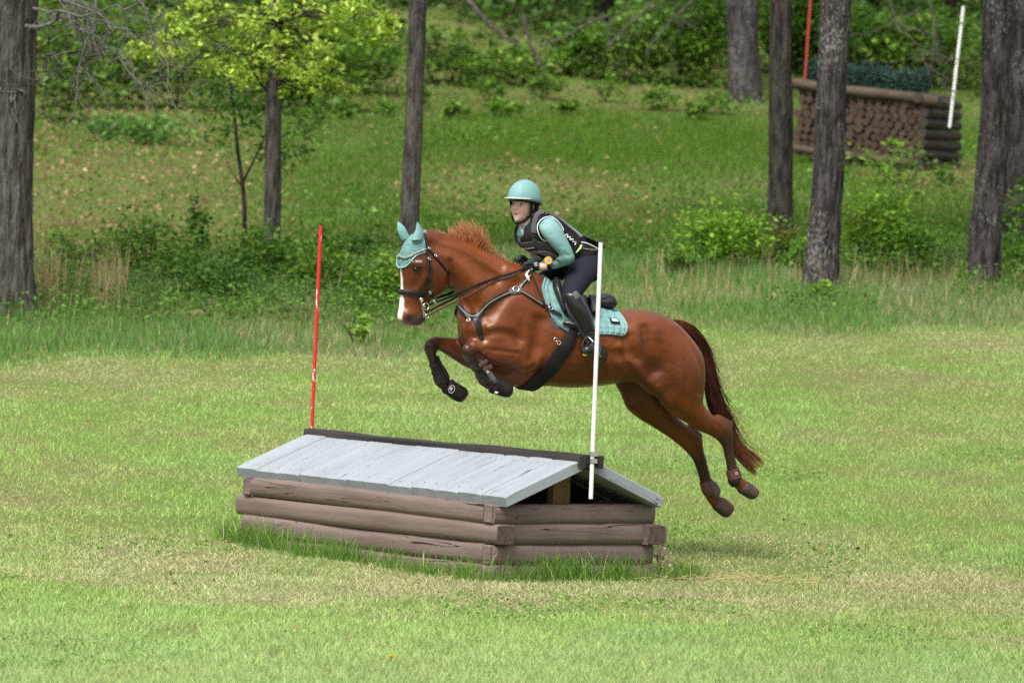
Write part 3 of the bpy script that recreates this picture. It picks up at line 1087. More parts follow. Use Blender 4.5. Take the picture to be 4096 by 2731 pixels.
def horse_colours(V):
    chest = np.array([.145, .034, .0070])
    n = value_noise(V, 5, 1) * .45 + value_noise(V, 14, 2) * .3 + value_noise(V, 37, 4) * .25
    col = chest * (0.74 + .52 * n)[:, None]
    lat = (V - HR0) @ HLf
    # lighter crest, darker and redder shoulder patch and flank (sweat)
    n2 = value_noise(V, 3.2, 5)
    dark = smoothstep(n2, .45, .8) * .5
    col = col * (1 - dark)[:, None] + np.array([.050, .012, .005]) * dark[:, None]
    legdark = np.array([.021, .009, .007])
    for nm, a, b in (('near_hind', 8.0, 11.0), ('far_hind', 6.0, 9.0), ('near_fore', 5.0, 8.0), ('far_fore', 4.6, 7.0)):
        d, t = chain_param(V, LEGS[nm])
        near = d < .125
        w = smoothstep(t, a, b) * near * .92
        w = np.clip(w * (.8 + .5 * n), 0, .97)
        if 'hind' in nm:      # pasterns of the hind legs are red again
            L = len(LEGS[nm])
            w = w * (1 - .75 * smoothstep(t, L - 3.3, L - 2.2))
        col = col * (1 - w)[:, None] + legdark * w[:, None]
    # head frame: position on the middle plane and across it
    hlat = (V - HPOLL) @ HHL
    px = project_px(V - HHL * hlat[:, None])
    hx, hy = (px[:, 0] - 1500) * 2.904, (px[:, 1] - 820) * 2.904
    inhead = (hx < 880) & (hx > 200) & (hy < 1460) & (hy > 300) & (seg_dist(V, hh(K2(560, 560)), hh(K2(420, 1330)))[0] < .26)
    front = np.interp(hy, [400, 660, 930, 1200, 1290, 1400], [360, 283, 300, 278, 262, 330])
    depth = (hx - front)
    # dark muzzle, pale lip edge
    m = inhead * smoothstep(hy, 1190, 1330) * smoothstep(hx, 300, 420)
    col = col * (1 - m * .85)[:, None] + np.array([.06, .045, .04]) * (m * .85)[:, None]
    m = inhead * smoothstep(hy, 1378, 1400) * .55
    col = col * (1 - m)[:, None] + np.array([.35, .28, .25]) * m[:, None]
    # white blaze down the middle of the face, wider towards the nose
    bw = np.interp(hy, [690, 760, 900, 1050, 1150, 1250, 1340], [.004, .010, .013, .020, .030, .034, .026])
    jit = (value_noise(V, 40, 8) - .5) * .008
    m = inhead * (1 - smoothstep(np.abs(hlat + .002) + jit, bw - .004, bw + .004)) * (depth < 110) * smoothstep(hy, 670, 720) * (1 - smoothstep(hy, 1325, 1350))
    col = col * (1 - m)[:, None] + np.array([.78, .72, .68]) * m[:, None]
    # nostril and eye sockets
    for s in (1, -1):
        d = np.linalg.norm(V - hh(K2(390, 1312), .056 * s), axis=1)
        m = 1 - smoothstep(d, .016, .028)
        col = col * (1 - m)[:, None] + np.array([.02, .015, .014]) * m[:, None]
        d = np.linalg.norm((V - hh(K2(480, 742), .098 * s)) * np.array([1, 1, 1.25]), axis=1)
        m = (1 - smoothstep(d, .020, .042)) * .85
        col = col * (1 - m)[:, None] + np.array([.03, .016, .012]) * m[:, None]
    # small pale mark above the near eye
    d, t = seg_dist(V, hh(K2(480, 652), .1), hh(K2(535, 650), .1))
    m = 1 - smoothstep(d + jit, .003, .009)
    col = col * (1 - m * .7)[:, None] + np.array([.55, .42, .38]) * (m * .7)[:, None]
    # under the belly and inside the legs the coat is thinner and darker
    return np.clip(col, 0.003, 1)


coat = material('chestnut_coat', (.25, .08, .025), rough=.42, spec=.5, coat=.12, attr='col', sheen=.0, bump=(55, .10, .004))


def coat_setup(m):
    nt = m.node_tree
    N, Lk = nt.nodes, nt.links
    p = N['Principled BSDF']
    p.inputs['Specular Tint'].default_value = (1.0, .82, .66, 1)      # copper sheen of the hair
    tc = N.new('ShaderNodeTexCoord')
    nz = N.new('ShaderNodeTexNoise'); nz.inputs['Scale'].default_value = 7; nz.inputs['Detail'].default_value = 4
    Lk.new(tc.outputs['Object'], nz.inputs['Vector'])
    mr = N.new('ShaderNodeMapRange'); mr.inputs['To Min'].default_value = .30; mr.inputs['To Max'].default_value = .58
    mr.inputs['From Min'].default_value = .3; mr.inputs['From Max'].default_value = .7
    Lk.new(nz.outputs['Fac'], mr.inputs['Value']); Lk.new(mr.outputs[0], p.inputs['Roughness'])
    # muscle and vein relief: two scales of bump
    n1 = N.new('ShaderNodeTexNoise'); n1.inputs['Scale'].default_value = 9; n1.inputs['Detail'].default_value = 3; n1.inputs['Distortion'].default_value = .8
    Lk.new(tc.outputs['Object'], n1.inputs['Vector'])
    b1 = N.new('ShaderNodeBump'); b1.inputs['Strength'].default_value = .35; b1.inputs['Distance'].default_value = .02
    Lk.new(n1.outputs['Fac'], b1.inputs['Height'])
    old = p.inputs['Normal'].links[0].from_node
    Lk.new(b1.outputs[0], old.inputs['Normal'])


coat_setup(coat)
horse = empty('horse', HR0 + HF * -.75, 'chestnut horse with white blaze leaping over the grey roofed jump', 'horse')
_me = np_mesh('horse_body', HV, HQ, horse_colours(HV))
link_mesh('body', _me, coat, horse)


def on_horse(uv, lift=.004, bvh=None):
    """Where the view ray meets the coat, lifted off it along the normal."""
    d = ray(*uv)
    r = (bvh or HBVH).ray_cast(Vector(CAMPOS), Vector(d).normalized())
    if r[0] is None:
        return None
    n = np.array(r[1])
    if n @ d > 0: n = -n
    return np.array(r[0]) + n * lift, n


def snap(p, n_hint=None, lift=.003, bvh=None):
    """Nearest coat point to p."""
    r = (bvh or HBVH).find_nearest(Vector(p))
    q, n = np.array(r[0]), np.array(r[1])
    return q + n * lift, n


# eyes
def horse_eyes():
    eye = material('dark_eye', (.008, .005, .004), rough=.05, spec=.8)
    lid = material('eyelid_skin', (.035, .018, .013), rough=.5)
    for s in (1, -1):
        c = hh(K2(478, 742), .086 * s)
        mb = MB().ellipsoid(c, (HHF, HHL, UP), (.020, .016, .0165), 16, 10)
        mb.build('eye', eye, horse, smooth=True)
        ring = []
        for k in range(17):
            a = math.pi * (-.08 + 1.16 * k / 16)
            q, n = snap(c + HHL * s * .02 + HHF * .024 * math.cos(a) + UP * (.0155 * math.sin(a) + .002), lift=.002)
            ring.append(q)
        MB().tube(ring, [.0025 + .003 * math.sin(math.pi * k / 16) for k in range(17)], 6).build('eyelid', lid, horse, smooth=True)


horse_eyes()


# hooves
def hoof(front, back, toe, heel, off, bw, mat, name='hoof', parent=None, swell=1.0, t1=1.0):
    """Hoof from the coronet (front, back pixels) to the sole (toe, heel pixels)."""
    A, B, T, H = hp(front, off), hp(back, off), hp(toe, off), hp(heel, off)
    rings = []
    for t, s, w in ((-.12, .80, .80), (-.02, .92, .9), (.10, .97, .98), (.5, 1.0, 1.08), (.8, .99, 1.16), (.93, .94, 1.12), (.985, .82, .98), (1.0, .6, .7)):
        t *= t1
        a, b = A + (T - A) * t, B + (H - B) * t
        c, n = (a + b) / 2, (a - b) / 2
        rings.append(ellipse_ring(c, n * s * swell, HLf, 1.0, bw * w * swell, 20, 2.3))
    return MB().rings(rings).build(name, mat, parent or horse, auto=45)


hoof_mat = material('hoof_horn', (.040, .028, .021), rough=.6, noise=(9, (.10, .045, .024), .42, .68), stretch=(1, 1, .3))
HOOVES = {
    'near_hind': (K6(1092, 1318), K6(1158, 1240), K6(1180, 1368), K6(1222, 1300), .13, .050),
    'far_hind': (K6(922, 1428), K6(992, 1348), K6(1005, 1490), K6(1056, 1405), -.13, .050),
    'near_fore': (K5(1075, 1085), K5(1165, 925), K5(1270, 1152), K5(1325, 985), .17, .05),
    'far_fore': (K5(520, 1085), K5(625, 950), K5(700, 1212), K5(800, 1060), -.165, .05)}
for _h in HOOVES.values():
    hoof(*_h, hoof_mat)
# ================================================================== mane, tail
def strands(name, roots, paths, w0, cols, mat, parent, seg):
    """paths: (n, seg+1, 3) strand centre lines; flat tapering ribbons facing random ways."""
    n = paths.shape[0]
    t = np.gradient(paths, axis=1)
    r = RNG.normal(size=(n, 1, 3))
    s = np.cross(t, r)
    s /= np.linalg.norm(s, axis=2, keepdims=True) + 1e-9
    prof = np.linspace(1, 0, seg + 1) ** .6 * .85 + .15
    prof[-1] = .05
    w = (w0[:, None] * prof[None, :])[..., None]
    V = np.stack([paths - s * w, paths + s * w], 2).reshape(-1, 3)
    base = (np.arange(n) * (seg + 1) * 2)[:, None]
    k = np.arange(seg)[None, :] * 2
    a = (base + k).ravel()
    Fq = np.stack([a, a + 1, a + 3, a + 2], -1)
    C = np.repeat(cols.reshape(-1, 3), 2, axis=0)
    return link_mesh(name, np_mesh(name, V, Fq, C), mat, parent, False)


hair_mat = material('horse_hair', (.3, .1, .04), rough=.45, spec=.3, attr='col', trans=.2)


def build_mane():
    crest = [K1(395, 600), K1(520, 612), K1(640, 635), K1(760, 682), K1(880, 737), K1(1000, 803), K1(1100, 856), K1(1190, 893)]
    tops = [K1(330, 580), K1(470, 575), K1(600, 590), K1(714, 512), K1(838, 545), K1(960, 735), K1(1075, 812), K1(1180, 866)]
    C = catmull([hp(p) for p in crest], 12)
    T = catmull([hp(p) for p in tops], 12)
    n, seg = 2000, 6
    u = RNG.random(n) * (len(C) - 1)
    # the upstanding tuft is thicker
    extra = RNG.random(n) < .45
    u[extra] = RNG.uniform(22, 50, extra.sum())
    i = np.clip(u.astype(int), 0, len(C) - 2)
    f = (u - i)[:, None]
    root = C[i] * (1 - f) + C[i + 1] * f + HLf * RNG.normal(0, .012, n)[:, None] - UP * .012
    tip = T[i] * (1 - f) + T[i + 1] * f
    tuft = ((u > 20) & (u < 54))[:, None]
    L = np.where(tuft, RNG.uniform(.35, 1.05, (n, 1)), RNG.uniform(.3, 1.0, (n, 1)))
    tip = root + (tip - root) * L + RNG.normal(0, .005, (n, 3)) + HF * RNG.normal(-.012, .008, (n, 1)) + HLf * RNG.normal(0, .012, (n, 1))
    # clumping
    clump = np.floor(u * 2.2)
    off = RNG.normal(0, .022, (200, 3))[clump.astype(int) % 200]
    tip = tip + off * np.where(tuft, 1.0, .35)
    ts = np.linspace(0, 1, seg + 1)[None, :, None]
    bend = (-HF * .025 + HLf * .012)[None, None, :] * (ts * (1 - ts)) * 4 * RNG.uniform(-.5, 1.5, (n, 1, 1)) * L[:, None]
    P = root[:, None] * (1 - ts) + tip[:, None] * ts + bend
    base = np.array([.42, .14, .042]) * RNG.uniform(.55, 1.25, (n, 1))
    light = np.array([.80, .42, .24])
    cols = base[:, None] * (1 - ts * .7) + light[None, None] * ts * .7 * RNG.uniform(.4, 1.2, (n, 1, 1))
    strands('mane', root, P, RNG.uniform(.0010, .0020, n), cols, hair_mat, horse, seg)


def build_tail():
    pth = [K6(628, 185), K6(700, 195), K6(770, 238), K6(828, 310), K6(868, 400), K6(893, 490), K6(908, 580), K6(922, 670), K6(955, 760), K6(1005, 850), K6(1050, 945), K6(1095, 1035), K6(1160, 1100), K6(1225, 1160)]
    rad = [.016, .03, .040, .046, .048, .048, .050, .054, .056, .046, .038, .044, .058, .062]
    C = catmull([hp(p) for p in pth], 6)
    R = catmull([[r] for r in rad], 6)[:, 0]
    # a solid heart so that nothing shows through
    rings = []
    for k, c in enumerate(C[:62]):
        t = nrm(C[min(k + 1, len(C) - 1)] - C[max(k - 1, 0)])
        n_ = nrm(np.cross(t, HLf))
        q = R[k] * (.78 if k < 45 else .78 - (k - 45) * .035)
        rings.append(ellipse_ring(c, n_, HLf, max(q, .004), max(q * .8, .004), 14))
    heart = MB().rings(rings)
    hm = material('tail_core', (.045, .014, .010), rough=.6, noise=(60, (.02, .007, .006), .35, .65), stretch=(3, 3, .25))
    o = heart.build('tail', hm, horse, smooth=True)
    n, seg = 2600, 16
    a0 = RNG.uniform(0, 34, n)
    a1 = np.minimum(a0 + RNG.uniform(26, 62, n), len(C) - 1.01)
    th = RNG.uniform(0, 2 * np.pi, n)
    rr = np.sqrt(RNG.uniform(.55, 1.05, n))
    P = np.zeros((n, seg + 1, 3))
    fly = RNG.normal(0, 1, (n, 3)) * .015 * (RNG.random((n, 1)) < .12) + RNG.normal(0, .004, (n, 3))
    backward = (-HF * .06 + UP * .035)[None] * (RNG.random((n, 1)) < .07) * RNG.uniform(.3, 2.4, (n, 1))
    for k in range(seg + 1):
        q = a0 + (a1 - a0) * k / seg
        i = np.clip(q.astype(int), 0, len(C) - 2)
        f = (q - i)[:, None]
        c = C[i] * (1 - f) + C[i + 1] * f
        t = C[i + 1] - C[i]
        t /= np.linalg.norm(t, axis=1, keepdims=True)
        nn = np.cross(t, HLf)
        nn /= np.linalg.norm(nn, axis=1, keepdims=True)
        rad_ = (R[i] * (1 - f[:, 0]) + R[i + 1] * f[:, 0]) * rr
        wob = .25 * np.sin(q * .35 + th * 3)
        P[:, k] = c + nn * (np.cos(th + wob) * rad_)[:, None] + HLf * (np.sin(th + wob) * rad_ * .85)[:, None] + (fly + backward) * (k / seg) ** 2.2
    b = np.array([.060, .017, .011]) * RNG.uniform(.5, 1.5, (n, 1))
    tip = np.array([.27, .105, .045])
    tt = ((a0[:, None] + (a1 - a0)[:, None] * np.linspace(0, 1, seg + 1)[None]) / (len(C) - 1))
    top = np.array([.20, .055, .016])
    w = smoothstep(tt, .55, 1.0)[..., None] * .8
    w0 = (1 - smoothstep(tt, .0, .22))[..., None]
    cols = b[:, None] * (1 - w) + tip * w
    cols = cols * (1 - w0) + top * w0
    strands('tail_hair', None, P, np.full(n, .0022), cols, hair_mat, o, seg)


build_mane()
build_tail()
# ================================================================== tack
teal_c = (.185, .335, .325)
black_leather = material('black_leather', (.0085, .008, .008), rough=.36, spec=.4, bump=(70, .25, .002), noise=(14, (.018, .017, .0165), .4, .7))
grey_leather = material('grey_suede', (.075, .073, .078), rough=.75, bump=(90, .3, .002))
brown_leather = material('dark_brown_leather', (.013, .008, .007), rough=.4, spec=.4, bump=(80, .2, .002), noise=(14, (.04, .026, .022), .4, .7))
red_leather = material('russet_leather', (.105, .032, .022), rough=.5, bump=(80, .2, .002))
steel = material('polished_steel', (.72, .71, .68), rough=.18, metal=1.0)
web_black = material('black_webbing', (.010, .009, .009), rough=.8, spec=.25, bump=(130, .5, .002))
teal_quilt = material('teal_quilted_cotton', teal_c, rough=.75, spec=.3, noise=(8, (.16, .30, .29), .4, .65), bump=(160, .25, .001))
teal_knit = material('teal_crochet', (.140, .275, .27), rough=.9, noise=(70, (.08, .17, .165), .42, .6), bump=(110, .7, .003), stretch=(.5, .5, 1.6))
teal_smooth = material('teal_stretch_fabric', (.165, .312, .30), rough=.7, bump=(16, .35, .012))
teal_pale = material('pale_teal_fabric', (.235, .45, .43), rough=.7)
white_mark = material('white_print', (.75, .75, .75), rough=.6)
rope_mat = material('braided_cord', (.34, .33, .27), rough=.8, bump=(120, .8, .003), noise=(90, (.16, .15, .12), .4, .6))
neoprene = material('dark_neoprene', (.011, .009, .008), rough=.75, spec=.25, bump=(60, .35, .002), noise=(9, (.026, .019, .015), .45, .7))
taupe = material('taupe_boot_shell', (.085, .070, .072), rough=.55, noise=(12, (.09, .075, .078), .4, .6))
maroon = material('maroon_strap', (.085, .03, .026), rough=.6, bump=(70, .3, .002))


def hit(uv, lift):
    r = on_horse(uv, lift)
    return r if r is not None else snap(hp(uv, .12), lift=lift)


def skin_path(pixels, lift=.003, sub=6, off=None, bvh=None, head=False):
    """Smooth pixel path laid on the horse; where the ray misses, it follows the offset plane."""
    px = catmull(pixels, sub)
    P, Nn = [], []
    for k, uv in enumerate(px):
        r = on_horse(uv, lift, bvh)
        if r is None or (off is not None and r[0][1] > 45):
            p = (hh if head else hp)(uv, (off[0] + (off[1] - off[0]) * k / (len(px) - 1)) if off else 0.0)
            P.append(p)
            Nn.append(HLf)
        else:
            P.append(r[0]); Nn.append(r[1])
    return P, Nn


def smooth_path(P, n=2):
    P = np.array(P, float)
    for _ in range(n):
        P[1:-1] = .25 * P[:-2] + .5 * P[1:-1] + .25 * P[2:]
    return P


def strap_on(name, pixels, width, thick, mat, parent, lift=.003, sub=6, off=None, head=False):
    P, Nn = skin_path(pixels, lift, sub, off, head=head)
    P, Nn = smooth_path(P, 2), smooth_path(Nn, 2)
    if not np.isscalar(width):
        width = np.interp(np.linspace(0, 1, len(P)), np.linspace(0, 1, len(width)), width)
    return MB().ribbon(P, Nn, width, thick).build(name, mat, parent, auto=50)


def mirror_h(p):
    p = np.asarray(p, float)
    return p - 2 * ((p - HR0) @ HLf) * HLf


def mirror_head(p):
    p = np.asarray(p, float)
    return p - 2 * ((p - HPOLL) @ HHL) * HHL


def sheet(name, grid, thick, mat, parent, auto=60):
    """Closed thick sheet from a (rows, cols, 3) grid of outer-surface points and the same grid of normals."""
    G, Nn = grid
    r, c = G.shape[:2]
    mb = MB()
    top = G.reshape(-1, 3)
    bot = (G - Nn * thick).reshape(-1, 3)
    fs = []
    n = r * c
    for i in range(r - 1):
        for j in range(c - 1):
            a = i * c + j
            fs.append((a, a + 1, a + c + 1, a + c))
            fs.append((n + a, n + a + c, n + a + c + 1, n + a + 1))
    border = [j for j in range(c)] + [i * c + c - 1 for i in range(1, r)] + [(r - 1) * c + j for j in range(c - 2, -1, -1)] + [i * c for i in range(r - 2, 0, -1)]
    for k in range(len(border)):
        a, b = border[k], border[(k + 1) % len(border)]
        fs.append((a, b, n + b, n + a))
    mb.add(list(top) + list(bot), fs)
    return mb.build(name, mat, parent, auto=auto)


def poly_resample(pts, n):
    P = catmull(pts, 10)
    d = np.concatenate([[0], np.cumsum(np.linalg.norm(np.diff(P, axis=0), axis=1))])
    t = np.linspace(0, d[-1], n)
    return np.stack([np.interp(t, d, P[:, k]) for k in range(P.shape[1])], -1)


def horse_patch(front, back, rows, cols, lift, relief=None, both=True):
    """Grid on the coat between two edge curves running from the spine (row 0) down the near side; mirrored over the back."""
    A, B = poly_resample(front, rows), poly_resample(back, rows)
    G = np.zeros((rows, cols, 3)); Nn = np.zeros((rows, cols, 3))
    for i in range(rows):
        for j in range(cols):
            t = j / (cols - 1)
            uv = A[i] * (1 - t) + B[i] * t
            if i == 0 and both:
                q, n = snap(hp(uv, 0), lift=0)
            else:
                r = on_horse(uv, 0.0)
                if r is None:
                    q, n = snap(hp(uv, .06), lift=0)
                else:
                    q, n = r
            G[i, j] = q; Nn[i, j] = n
    for _ in range(3):
        G[1:-1] = .25 * G[:-2] + .5 * G[1:-1] + .25 * G[2:]
        Nn[1:-1] = .25 * Nn[:-2] + .5 * Nn[1:-1] + .25 * Nn[2:]
        Nn[:, 1:-1] = .25 * Nn[:, :-2] + .5 * Nn[:, 1:-1] + .25 * Nn[:, 2:]
    Nn /= np.linalg.norm(Nn, axis=2, keepdims=True)
    L = np.full((rows, cols), lift) if relief is None else lift + relief
    G = G + Nn * L[..., None]
    if both:
        m = lambda X: X - 2 * ((X - HR0) @ HLf)[..., None] * HLf
        Gm = m(G); Nm = Nn - 2 * (Nn @ HLf)[..., None] * HLf
        G = np.concatenate([Gm[:0:-1], G]); Nn = np.concatenate([Nm[:0:-1], Nn])
    return G, Nn


# ---- quilted saddle cloth
def build_pad():
    root = empty('saddle_pad', hp(S(2250, 1300), 0), 'teal quilted saddle pad under the black saddle on the horse', 'saddle pad')
    front = [S(2172, 1098), K4(385, 405), K4(346, 490), K4(360, 590), K4(395, 710), K4(440, 820), K4(500, 930), K4(590, 1000), K4(690, 1055), K4(760, 1076)]
    back = [S(2440, 1238), K4(1210, 765), K4(1255, 800), K4(1305, 855), K4(1345, 905), K4(1372, 950), K4(1382, 1000), K4(1370, 1045), K4(1335, 1080), K4(1280, 1088)]
    rows, cols = 46, 96
    ii, jj = np.meshgrid(np.arange(rows), np.arange(cols), indexing='ij')
    qr = np.abs(np.sin(ii / rows * math.pi * 8)) ** .45
    qc = np.abs(np.sin((jj / cols) * math.pi * 11)) ** .45
    rel = .0095 * (qr * qc) - .003
    edge = np.minimum(np.minimum(rows - 1 - ii, jj * .6), (cols - 1 - jj) * .6)
    rel = np.where(edge < 1.6, .006, np.where(edge < 2.4, -.003, rel))
    G = horse_patch(front, back, rows, cols, .010, rel)
    sheet('pad', G, .012, teal_quilt, root)
    # maker's badge near the back corner
    b = [K4(1150, 910), K4(1270, 940)]
    g = horse_patch([K4(1152, 908), K4(1172, 955)], [K4(1268, 928), K4(1280, 970)], 4, 6, .024, both=False)
    sheet('badge', g, .003, web_black, root)
    g = horse_patch([K4(1175, 918), K4(1185, 940)], [K4(1255, 930), K4(1260, 950)], 3, 5, .026, both=False)
    sheet('badge_crown', g, .003, white_mark, root)
    g = horse_patch([K4(428, 705), K4(440, 770)], [K4(442, 702), K4(470, 795)], 4, 3, .022, both=False)
    sheet('label_tab', g, .003, maroon, root)
    return root


PAD = build_pad()


# ---- saddle
def build_saddle():
    root = empty('saddle', hp(S(2300, 1250), 0), 'black leather jumping saddle with grey suede blocks beneath the rider', 'saddle')
    seat = pair_loft([(K4(505, 415), K4(520, 540), 0, .06), (K4(600, 480), K4(620, 640), 0, .085), (K4(720, 565), K4(740, 700), 0, .11), (K4(850, 604), K4(870, 740), 0, .14),
                      (K4(970, 610), K4(985, 765), 0, .165, 2.4), (K4(1060, 585), K4(1085, 780), 0, .175, 2.5), (K4(1112, 580), K4(1145, 770), 0, .165, 2.4), (K4(1128, 620), K4(1152, 735), 0, .13)], 24, cap=.15)
    seat.build('seat', black_leather, root, smooth=True)
    # cantle welts
    for y0, dx in ((610, 0), (640, 8)):
        pts = []
        for k in range(13):
            a = -1 + 2 * k / 12
            pts.append(hp(K4(1090 + dx + 42 * (1 - a * a), y0 + 22 * abs(a)), .158 * a))
        MB().tube(pts, .007, 8).build('cantle_welt', grey_leather, root, smooth=True)
    # flaps: near and far, with knee block and thigh block
    front = [K4(560, 440), K4(475, 430), K4(455, 500), K4(480, 580), K4(520, 660), K4(555, 740), K4(590, 820), K4(640, 880)]
    back = [K4(900, 610), K4(930, 640), K4(970, 650), K4(990, 700), K4(1000, 770), K4(1000, 840), K4(975, 890), K4(900, 920)]
    for s in (1, -1):
        G, Nn = horse_patch(front, back, 22, 24, .034, both=False)
        if s < 0:
            m = lambda X: X - 2 * ((X - HR0) @ HLf)[..., None] * HLf
            G, Nn = m(G), Nn - 2 * (Nn @ HLf)[..., None] * HLf
        sheet('flap', (G, Nn), .012, black_leather, root)
        P = [hit(K4(*p), .048)[0] for p in ((498, 440), (488, 500), (500, 570), (530, 650), (565, 740), (600, 820))]
        if s < 0: P = [mirror_h(p) for p in P]
        MB().tube(catmull(P, 4), np.interp(np.linspace(0, 1, 21), [0, .2, .7, 1], [.012, .022, .016, .008]), 10).build('knee_block', black_leather, root, smooth=True)
        P = [hit(K4(*p), .046)[0] for p in ((525, 425), (545, 520), (570, 620), (610, 740), (650, 830))]
        if s < 0: P = [mirror_h(p) for p in P]
        MB().tube(catmull(P, 4), .009, 8).build('flap_welt', grey_leather, root, smooth=True)
        g = horse_patch([K4(905, 650), K4(880, 690), K4(900, 770), K4(930, 850)], [K4(960, 638), K4(985, 690), K4(1000, 780), K4(985, 880)], 10, 6, .062, both=False)
        if s < 0: g = (g[0] - 2 * ((g[0] - HR0) @ HLf)[..., None] * HLf, g[1] - 2 * (g[1] @ HLf)[..., None] * HLf)
        sheet('thigh_block', g, .02, grey_leather, root)
    # stirrup leathers and irons
    for s in (1, -1):
        pts = [hp(K4(640, 700), .335), hp(K4(690, 830), .37), hp(K4(760, 930), .385), hp(K4(820, 1040), .395), hp(K4(872, 1112), .40)]
        if s < 0: pts = [mirror_h(p) for p in pts]
        P = catmull(pts, 5)
        MB().ribbon(P, [HLf * s] * len(P), .020, .005).build('stirrup_leather', black_leather, root, auto=50)
        c = hp(K4(905, 1110), .40); l = hp(K4(845, 1180), .36); l2 = hp(K4(842, 1250), .33); r_ = hp(K4(985, 1180), .45); r2 = hp(K4(1052, 1250), .46)
        b1, b2 = hp(K4(880, 1330), .335), hp(K4(1040, 1345), .46)
        pts = [b1, l2, l, c, r_, r2, b2]
        if s < 0: pts = [mirror_h(p) for p in pts]
        o = MB().tube(catmull(pts, 5), .0065, 8).build('stirrup_iron', material('iridescent_steel', (.30, .34, .36), rough=.2, metal=1.0) if s > 0 else steel, root, smooth=True)
        tread = [pts[0], (pts[0] + pts[-1]) / 2, pts[-1]]
        q = MB().ribbon(tread, [UP] * 3, .05, .010).build('stirrup_tread', material('yellow_tread', (.45, .32, .05), rough=.6) if s > 0 else black_leather, None, auto=40)
        q.parent = root; q.location = -root.location
    return root


SADDLE = build_saddle()


# ---- girth, wrapped right round the barrel
def build_girth():
    root = empty('girth', hp(S(2130, 1530), 0), 'wide black elastic girth strapped round the belly behind the forelegs', 'girth')
    # ring of points round the barrel in the plane of the strap
    cg, bot = hp(S(2225, 1300), 0), hp(S(2106, 1545), 0)
    dv = nrm(bot - cg)
    P, Nn = [], []
    for phi in np.radians(np.linspace(-2, 182, 60)):
        d_ = HLf * math.cos(phi) + dv * math.sin(phi)
        o_ = cg + d_ * .75
        r_ = HBVH.ray_cast(Vector(o_), Vector(-d_))
        if r_[0] is None: continue
        n_ = np.array(r_[1]); n_ = n_ if n_ @ d_ > 0 else -n_
        P.append(np.array(r_[0]) + n_ * .006); Nn.append(n_)
    P, Nn = smooth_path(P, 4), smooth_path(Nn, 5)
    n = len(P)
    w = np.interp(np.linspace(0, .5, n // 2 + 1), [0, .06, .12, .35, .5], [.062, .072, .098, .108, .115])
    w = np.concatenate([w, w[::-1]])[:n]
    MB().ribbon(P, Nn, w, .012).build('band', neoprene, root, auto=50)
    # top webbing with the maker's name, a D and a round badge
    P2, N2 = skin_path([K4(600, 935), K4(660, 960), K4(760, 990)], .022, 4)
    MB().ribbon(P2, N2, .038, .006).build('label_band', web_black, root, auto=50)
    surface_text('LeMieux', K4(612, 938), K4(735, 972), .0145, .030, root)
    r = on_horse(K4(508, 1137), .026)
    if r: MB().torus(r[0], r[1], .0125, .0025).build('ring', steel, root, smooth=True)
    r = on_horse(K4(553, 1176), .021)
    if r:
        MB().torus(r[0], r[1], .012, .0015).build('badge', white_mark, root, smooth=True)
    return root


def surface_text(txt, uv0, uv1, size, lift, parent, mat=None, bvh=None, name='lettering'):
    """Flat lettering laid on the surface between two pixels."""
    a, b = on_horse(uv0, lift, bvh), on_horse(uv1, lift, bvh)
    if a is None or b is None:
        return None
    x = nrm(b[0] - a[0]); n = nrm(a[1] + b[1]); n = nrm(n - x * (n @ x)); y = np.cross(n, x)
    cu = bpy.data.curves.new(name, 'FONT')
    cu.body = txt; cu.size = size * 1.35; cu.extrude = .0006
    tmp = bpy.data.objects.new('tmp_text', cu)
    COL.objects.link(tmp)
    dg = bpy.context.evaluated_depsgraph_get()
    me = bpy.data.meshes.new_from_object(tmp.evaluated_get(dg))
    bpy.data.objects.remove(tmp)
    n_ = len(me.vertices)
    co = np.empty(n_ * 3); me.vertices.foreach_get('co', co); co = co.reshape(-1, 3)
    L = np.linalg.norm(b[0] - a[0])
    wd = co[:, 0].max() - co[:, 0].min()
    sx = L / max(wd, 1e-6)
    W = a[0] + np.outer((co[:, 0] - co[:, 0].min()) * sx, x) + np.outer(co[:, 1], y) + np.outer(co[:, 2], n)
    me.vertices.foreach_set('co', W.ravel().astype(np.float32))
    me.materials.clear()
    return link_mesh(name, me, mat or white_mark, parent, False)


build_girth()


